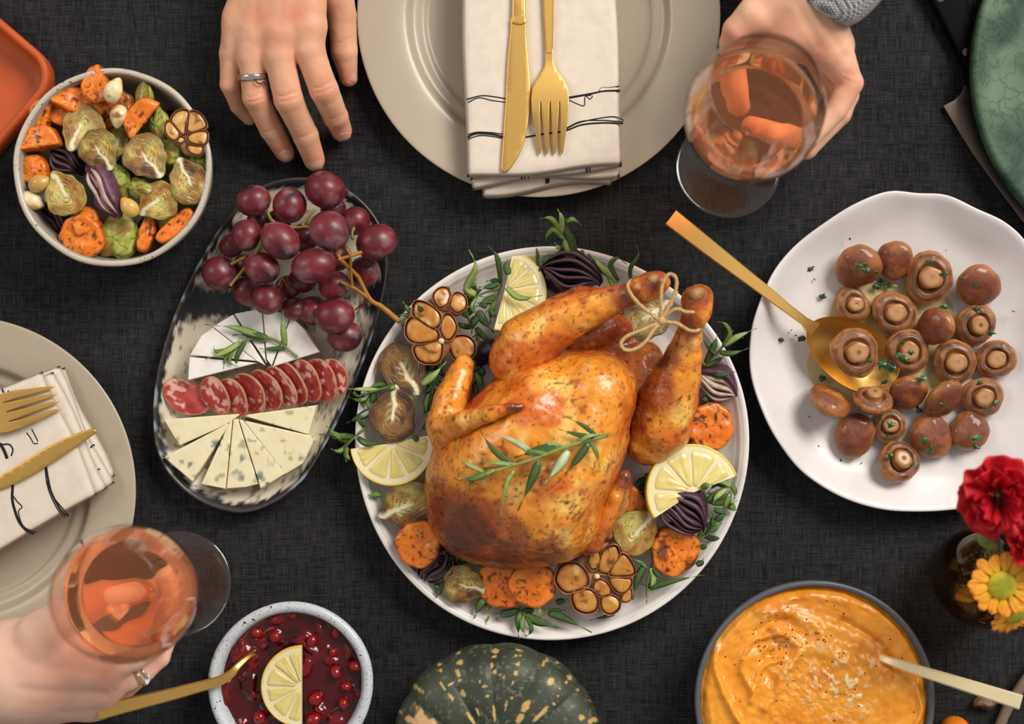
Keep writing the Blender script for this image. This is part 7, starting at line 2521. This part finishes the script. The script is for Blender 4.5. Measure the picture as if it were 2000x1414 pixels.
ring_band(hand3, og2, (281, 1311, .0600), axr, RR(21.8, .06), .0010, .0012, M_silver)
V, F = lathe([(0, -.0022), (.0016, -.0008), (.0022, .0004), (.0016, .0013), (0, .0014)], 8)
mk('gem', V * np.array((1, 2.2, 1)) + Wn(287, 1325, .0655), F, mat('gem', C(240, 238, 240), rough=.05, coat=1), hand3, smooth=False, origin=og2)

# ------------------------------------------------------------------ vase and flowers
vb = W(1927, 1131, .05)
root = thing('glass_vase', 'round dark amber glass vase with flowers at the right edge', 'vase', (vb.x, vb.y, .0015))
Rv = RR(98, .05)
prof = [(0, 0), (.6, 0), (.72, .002), (.92, .018), (1.0, .040), (.97, .058), (.85, .074), (.68, .084), (.60, .090), (.60, .098), (.64, .102), (.61, .1035), (.565, .1015), (.555, .092), (.62, .083), (.80, .072), (.91, .057), (.94, .040), (.86, .020), (.66, .006), (0, .005)]
V, F = lathe([(a * Rv, b) for a, b in smooth_prof(prof, 2)], 80)
mk('vase_body', V, F, clear_glass('amber_glass', (.74, .62, .38), .03, 1.5), root)
V, F = lathe([(0, .006), (.62 * Rv, .007), (.82 * Rv, .020), (.92 * Rv, .040), (.90 * Rv, .052), (0, .052)], 64)
mk('water', V, F, clear_glass('vase_water', (.90, .84, .70), .01, 1.33), root)

M_petal = mat('flower_petal', None, rough=.6, sss=.15, sssr=(.003, .001, .001), var=(150, .1))
def petal_fan(root, org, c, R0_, R1_, a0, da, tilt, ruff, col_in, col_out, seed, tip=.0, n=10, m=9, sc=1.0):
    """one petal from radius R0_ to R1_ about axis z at c, rising by tilt"""
    V = []
    for i in range(n):
        t = i / (n - 1)
        r = R0_ + (R1_ - R0_) * t
        w = da * (.35 + .65 * math.sin(min(1, t * 1.1) * PI / 2)) * (1 - tip * t ** 3)
        for j in range(m):
            s = j / (m - 1) * 2 - 1
            a_ = a0 + s * w * .5
            rr_ = r * (1 - .10 * s * s * t) + ruff * .35 * math.sin(s * 9 + seed) * t
            z = tilt * (t ** 1.3) * (R1_ - R0_) + ruff * t * math.sin(s * 6 + seed * 2.3) - .1 * (R1_ - R0_) * s * s * 0
            V.append((rr_ * math.cos(a_), rr_ * math.sin(a_), z))
    V = np.array(V)
    tt = np.repeat(np.linspace(0, 1, n), m)
    c_ = mixc(flat(len(V), C(*col_in)), C(*col_out), sst(0, .8, tt))
    U_ = V - np.array((0, 0, .0005))
    k = n * m
    F = [f for f in grid_faces(n, m)] + [f[::-1] for f in grid_faces(n, m, off=k)]
    per = [(i * m, (i + 1) * m) for i in range(n - 1)] + [((n - 1) * m + j, (n - 1) * m + j + 1) for j in range(m - 1)] + [(i * m + m - 1, (i - 1) * m + m - 1) for i in range(n - 1, 0, -1)] + [(j, j - 1) for j in range(m - 1, 0, -1)]
    F += [(x, y, k + y, k + x) for x, y in per]
    return mk('petal', np.vstack([V, U_]), F, M_petal, root, col=np.vstack([c_, c_]), loc=tuple(c))

def flower_stem(root, p0, rot):
    """stalk from the flower down into the vase, in world space then moved into the flower's frame"""
    a_ = np.array(p0, float)
    b_ = np.array((vb.x + .004, vb.y, .012))
    mid = (a_ + b_) / 2 + np.array((0, 0, .012))
    nk = np.array((vb.x + .010 * np.sign(a_[0] - vb.x), vb.y + .004, .099))
    P = spline([a_ - np.array((0, 0, .004)), (a_ + nk) / 2 + np.array((0, 0, .006)), nk, b_], 6)
    inv = np.array(Euler(rot).to_matrix()).T
    V, F = tube((P - a_) @ inv.T, .0014, 8)
    mk('stalk', V, F, M_leaf, root, col=mixc(flat(len(V), C(92, 116, 58)), C(66, 90, 40), fbm(V, 200, 2, 1)))

def carnation(label, u, v, z, rpx, rot, seed):
    p = W(u, v, z)
    R_ = RR(rpx, z)
    root = thing('carnation', label, 'flower', tuple(p), 'flowers in the vase', rot=rot)
    rng = random.Random(seed)
    for ringi, (cnt, r1, tl, da) in enumerate(((6, 1.0, .10, 1.25), (6, .86, .45, 1.2), (5, .64, .9, 1.2), (4, .42, 1.6, 1.3))):
        for i in range(cnt):
            petal_fan(root, None, (0, 0, .0012 * ringi), .0015, R_ * r1 * rng.uniform(.88, 1.05), 2 * PI * (i + .5 * ringi) / cnt + rng.uniform(-.2, .2), da, tl, .0028 + .0006 * ringi, (96, 0, 12), (190, 2, 26), rng.random() * 9, n=11, m=15)
    V, F = lathe([(0, -.018), (.004, -.017), (.006, -.008), (.005, 0), (0, .001)], 14)
    mk('calyx', V, F, M_leaf, root, col=flat(len(V), C(98, 122, 60)))
    flower_stem(root, p, rot)
    return root
carnation('large red carnation over the edge of the mushroom plate', 1948, 966, .165, 88, (.25, -.25, .3), 3)
carnation('red carnation half cut off by the right edge, above the daisies', 2025, 1062, .155, 64, (0, .3, 1.0), 9)

def daisy(label, u, v, z, rpx, rot, seed):
    p = W(u, v, z)
    R_ = RR(rpx, z)
    root = thing('daisy', label, 'flower', tuple(p), 'flowers in the vase', rot=rot)
    rng = random.Random(seed)
    for ringi, cnt in enumerate((15, 13)):
        for i in range(cnt):
            a_ = 2 * PI * (i + .5 * ringi) / cnt + rng.uniform(-.06, .06)
            petal_fan(root, None, (0, 0, .0012 * ringi), R_ * .34, R_ * rng.uniform(.92, 1.06) * (1 - .08 * ringi), a_, .52, .05 - .1 * ringi, .0006, (236, 186, 40), (238, 150, 40), rng.random() * 9, tip=.35, n=8, m=7)
    V, F = lathe([(0, -.003), (R_ * .40, -.002), (R_ * .44, .001), (R_ * .38, .0035), (R_ * .2, .0045), (0, .0042)], 28)
    V = V + np.array((0, 0, 1)) * ((vnoise(V, 1400, 2) - .5) * .0016)[:, None]
    rr_ = np.hypot(V[:, 0], V[:, 1]) / R_
    mk('disc', V, F, M_petal, root, col=mixc(flat(len(V), C(150, 150, 30)), C(206, 178, 40), sst(.2, .42, rr_)))
    flower_stem(root, p, rot)
    return root
daisy('orange yellow daisy with a green centre facing up over the vase', 1957, 1142, .150, 66, (.05, -.05, .2), 4)
daisy('orange daisy hanging below the upright one, facing outward', 1984, 1196, .138, 56, (.75, .1, .5), 6)
# bud
p = W(1930, 1058, .135)
V, F = lathe([(0, -.009), (.003, -.008), (.0052, -.003), (.0050, .003), (.0028, .009), (0, .011)], 16, lambda t, r, z: 1 + .06 * math.cos(5 * t))
root = thing('flower_bud', 'green closed flower bud beside the carnations', 'flower', tuple(p), 'flowers in the vase', rot=(0, 1.3, 2.6))
mk('bud', V, F, M_leaf, root, col=mixc(flat(len(V), C(140, 156, 84)), C(98, 124, 60), sst(-.004, .006, V[:, 2])))
flower_stem(root, p, (0, 1.3, 2.6))

# ------------------------------------------------------------------ small things in the lower corner
V, F = lathe([(0, -1)] + [(math.sin(PI * i / 16), -math.cos(PI * i / 16)) for i in range(1, 16)] + [(0, .97)], 32)
r_ = RR(31, .012)
root = thing('physalis_fruit', 'small round orange fruit on the cloth beside the grey bowl', 'fruit', tuple(W(1856, 1422, 0)))
mk('berry', V * r_ + np.array((0, 0, r_)), F, mat('physalis_skin', C(214, 120, 24), rough=.3, coat=.4, var=(120, .1)), root)
V, F = lathe([(0, 1.0), (.12, 1.02), (.2, 1.0), (.1, .96), (0, .97)], 10)
mk('calyx_scar', V * r_ + np.array((0, 0, r_)), F, M_stem, root, col=flat(len(V), C(150, 110, 60)))
petal('crumpled dry brown husk on the cloth under the spoon handle', 1930, 1376, .010, 55, 26, 12, 31, .006, (110, 76, 52), None, name='dry_husk', cat='husk', edge=(160, 120, 90))
P = spline([tuple(W(*p)) for p in [(1944, 1440, .006), (1962, 1395, .007), (1985, 1355, .008), (2030, 1290, .007)]], 8)
V, F = tube(P, .0042, 10)
V = V + (fbm(V, 180, 2, 3)[:, None] - .5) * .0008
tag(mk('dry_stick', V, F, M_stem, col=mixc(flat(len(V), C(132, 110, 94)), C(96, 74, 60), fbm(V, 120, 3, 2))), 'brown dry twig lying under the pale spoon handle', 'twig')
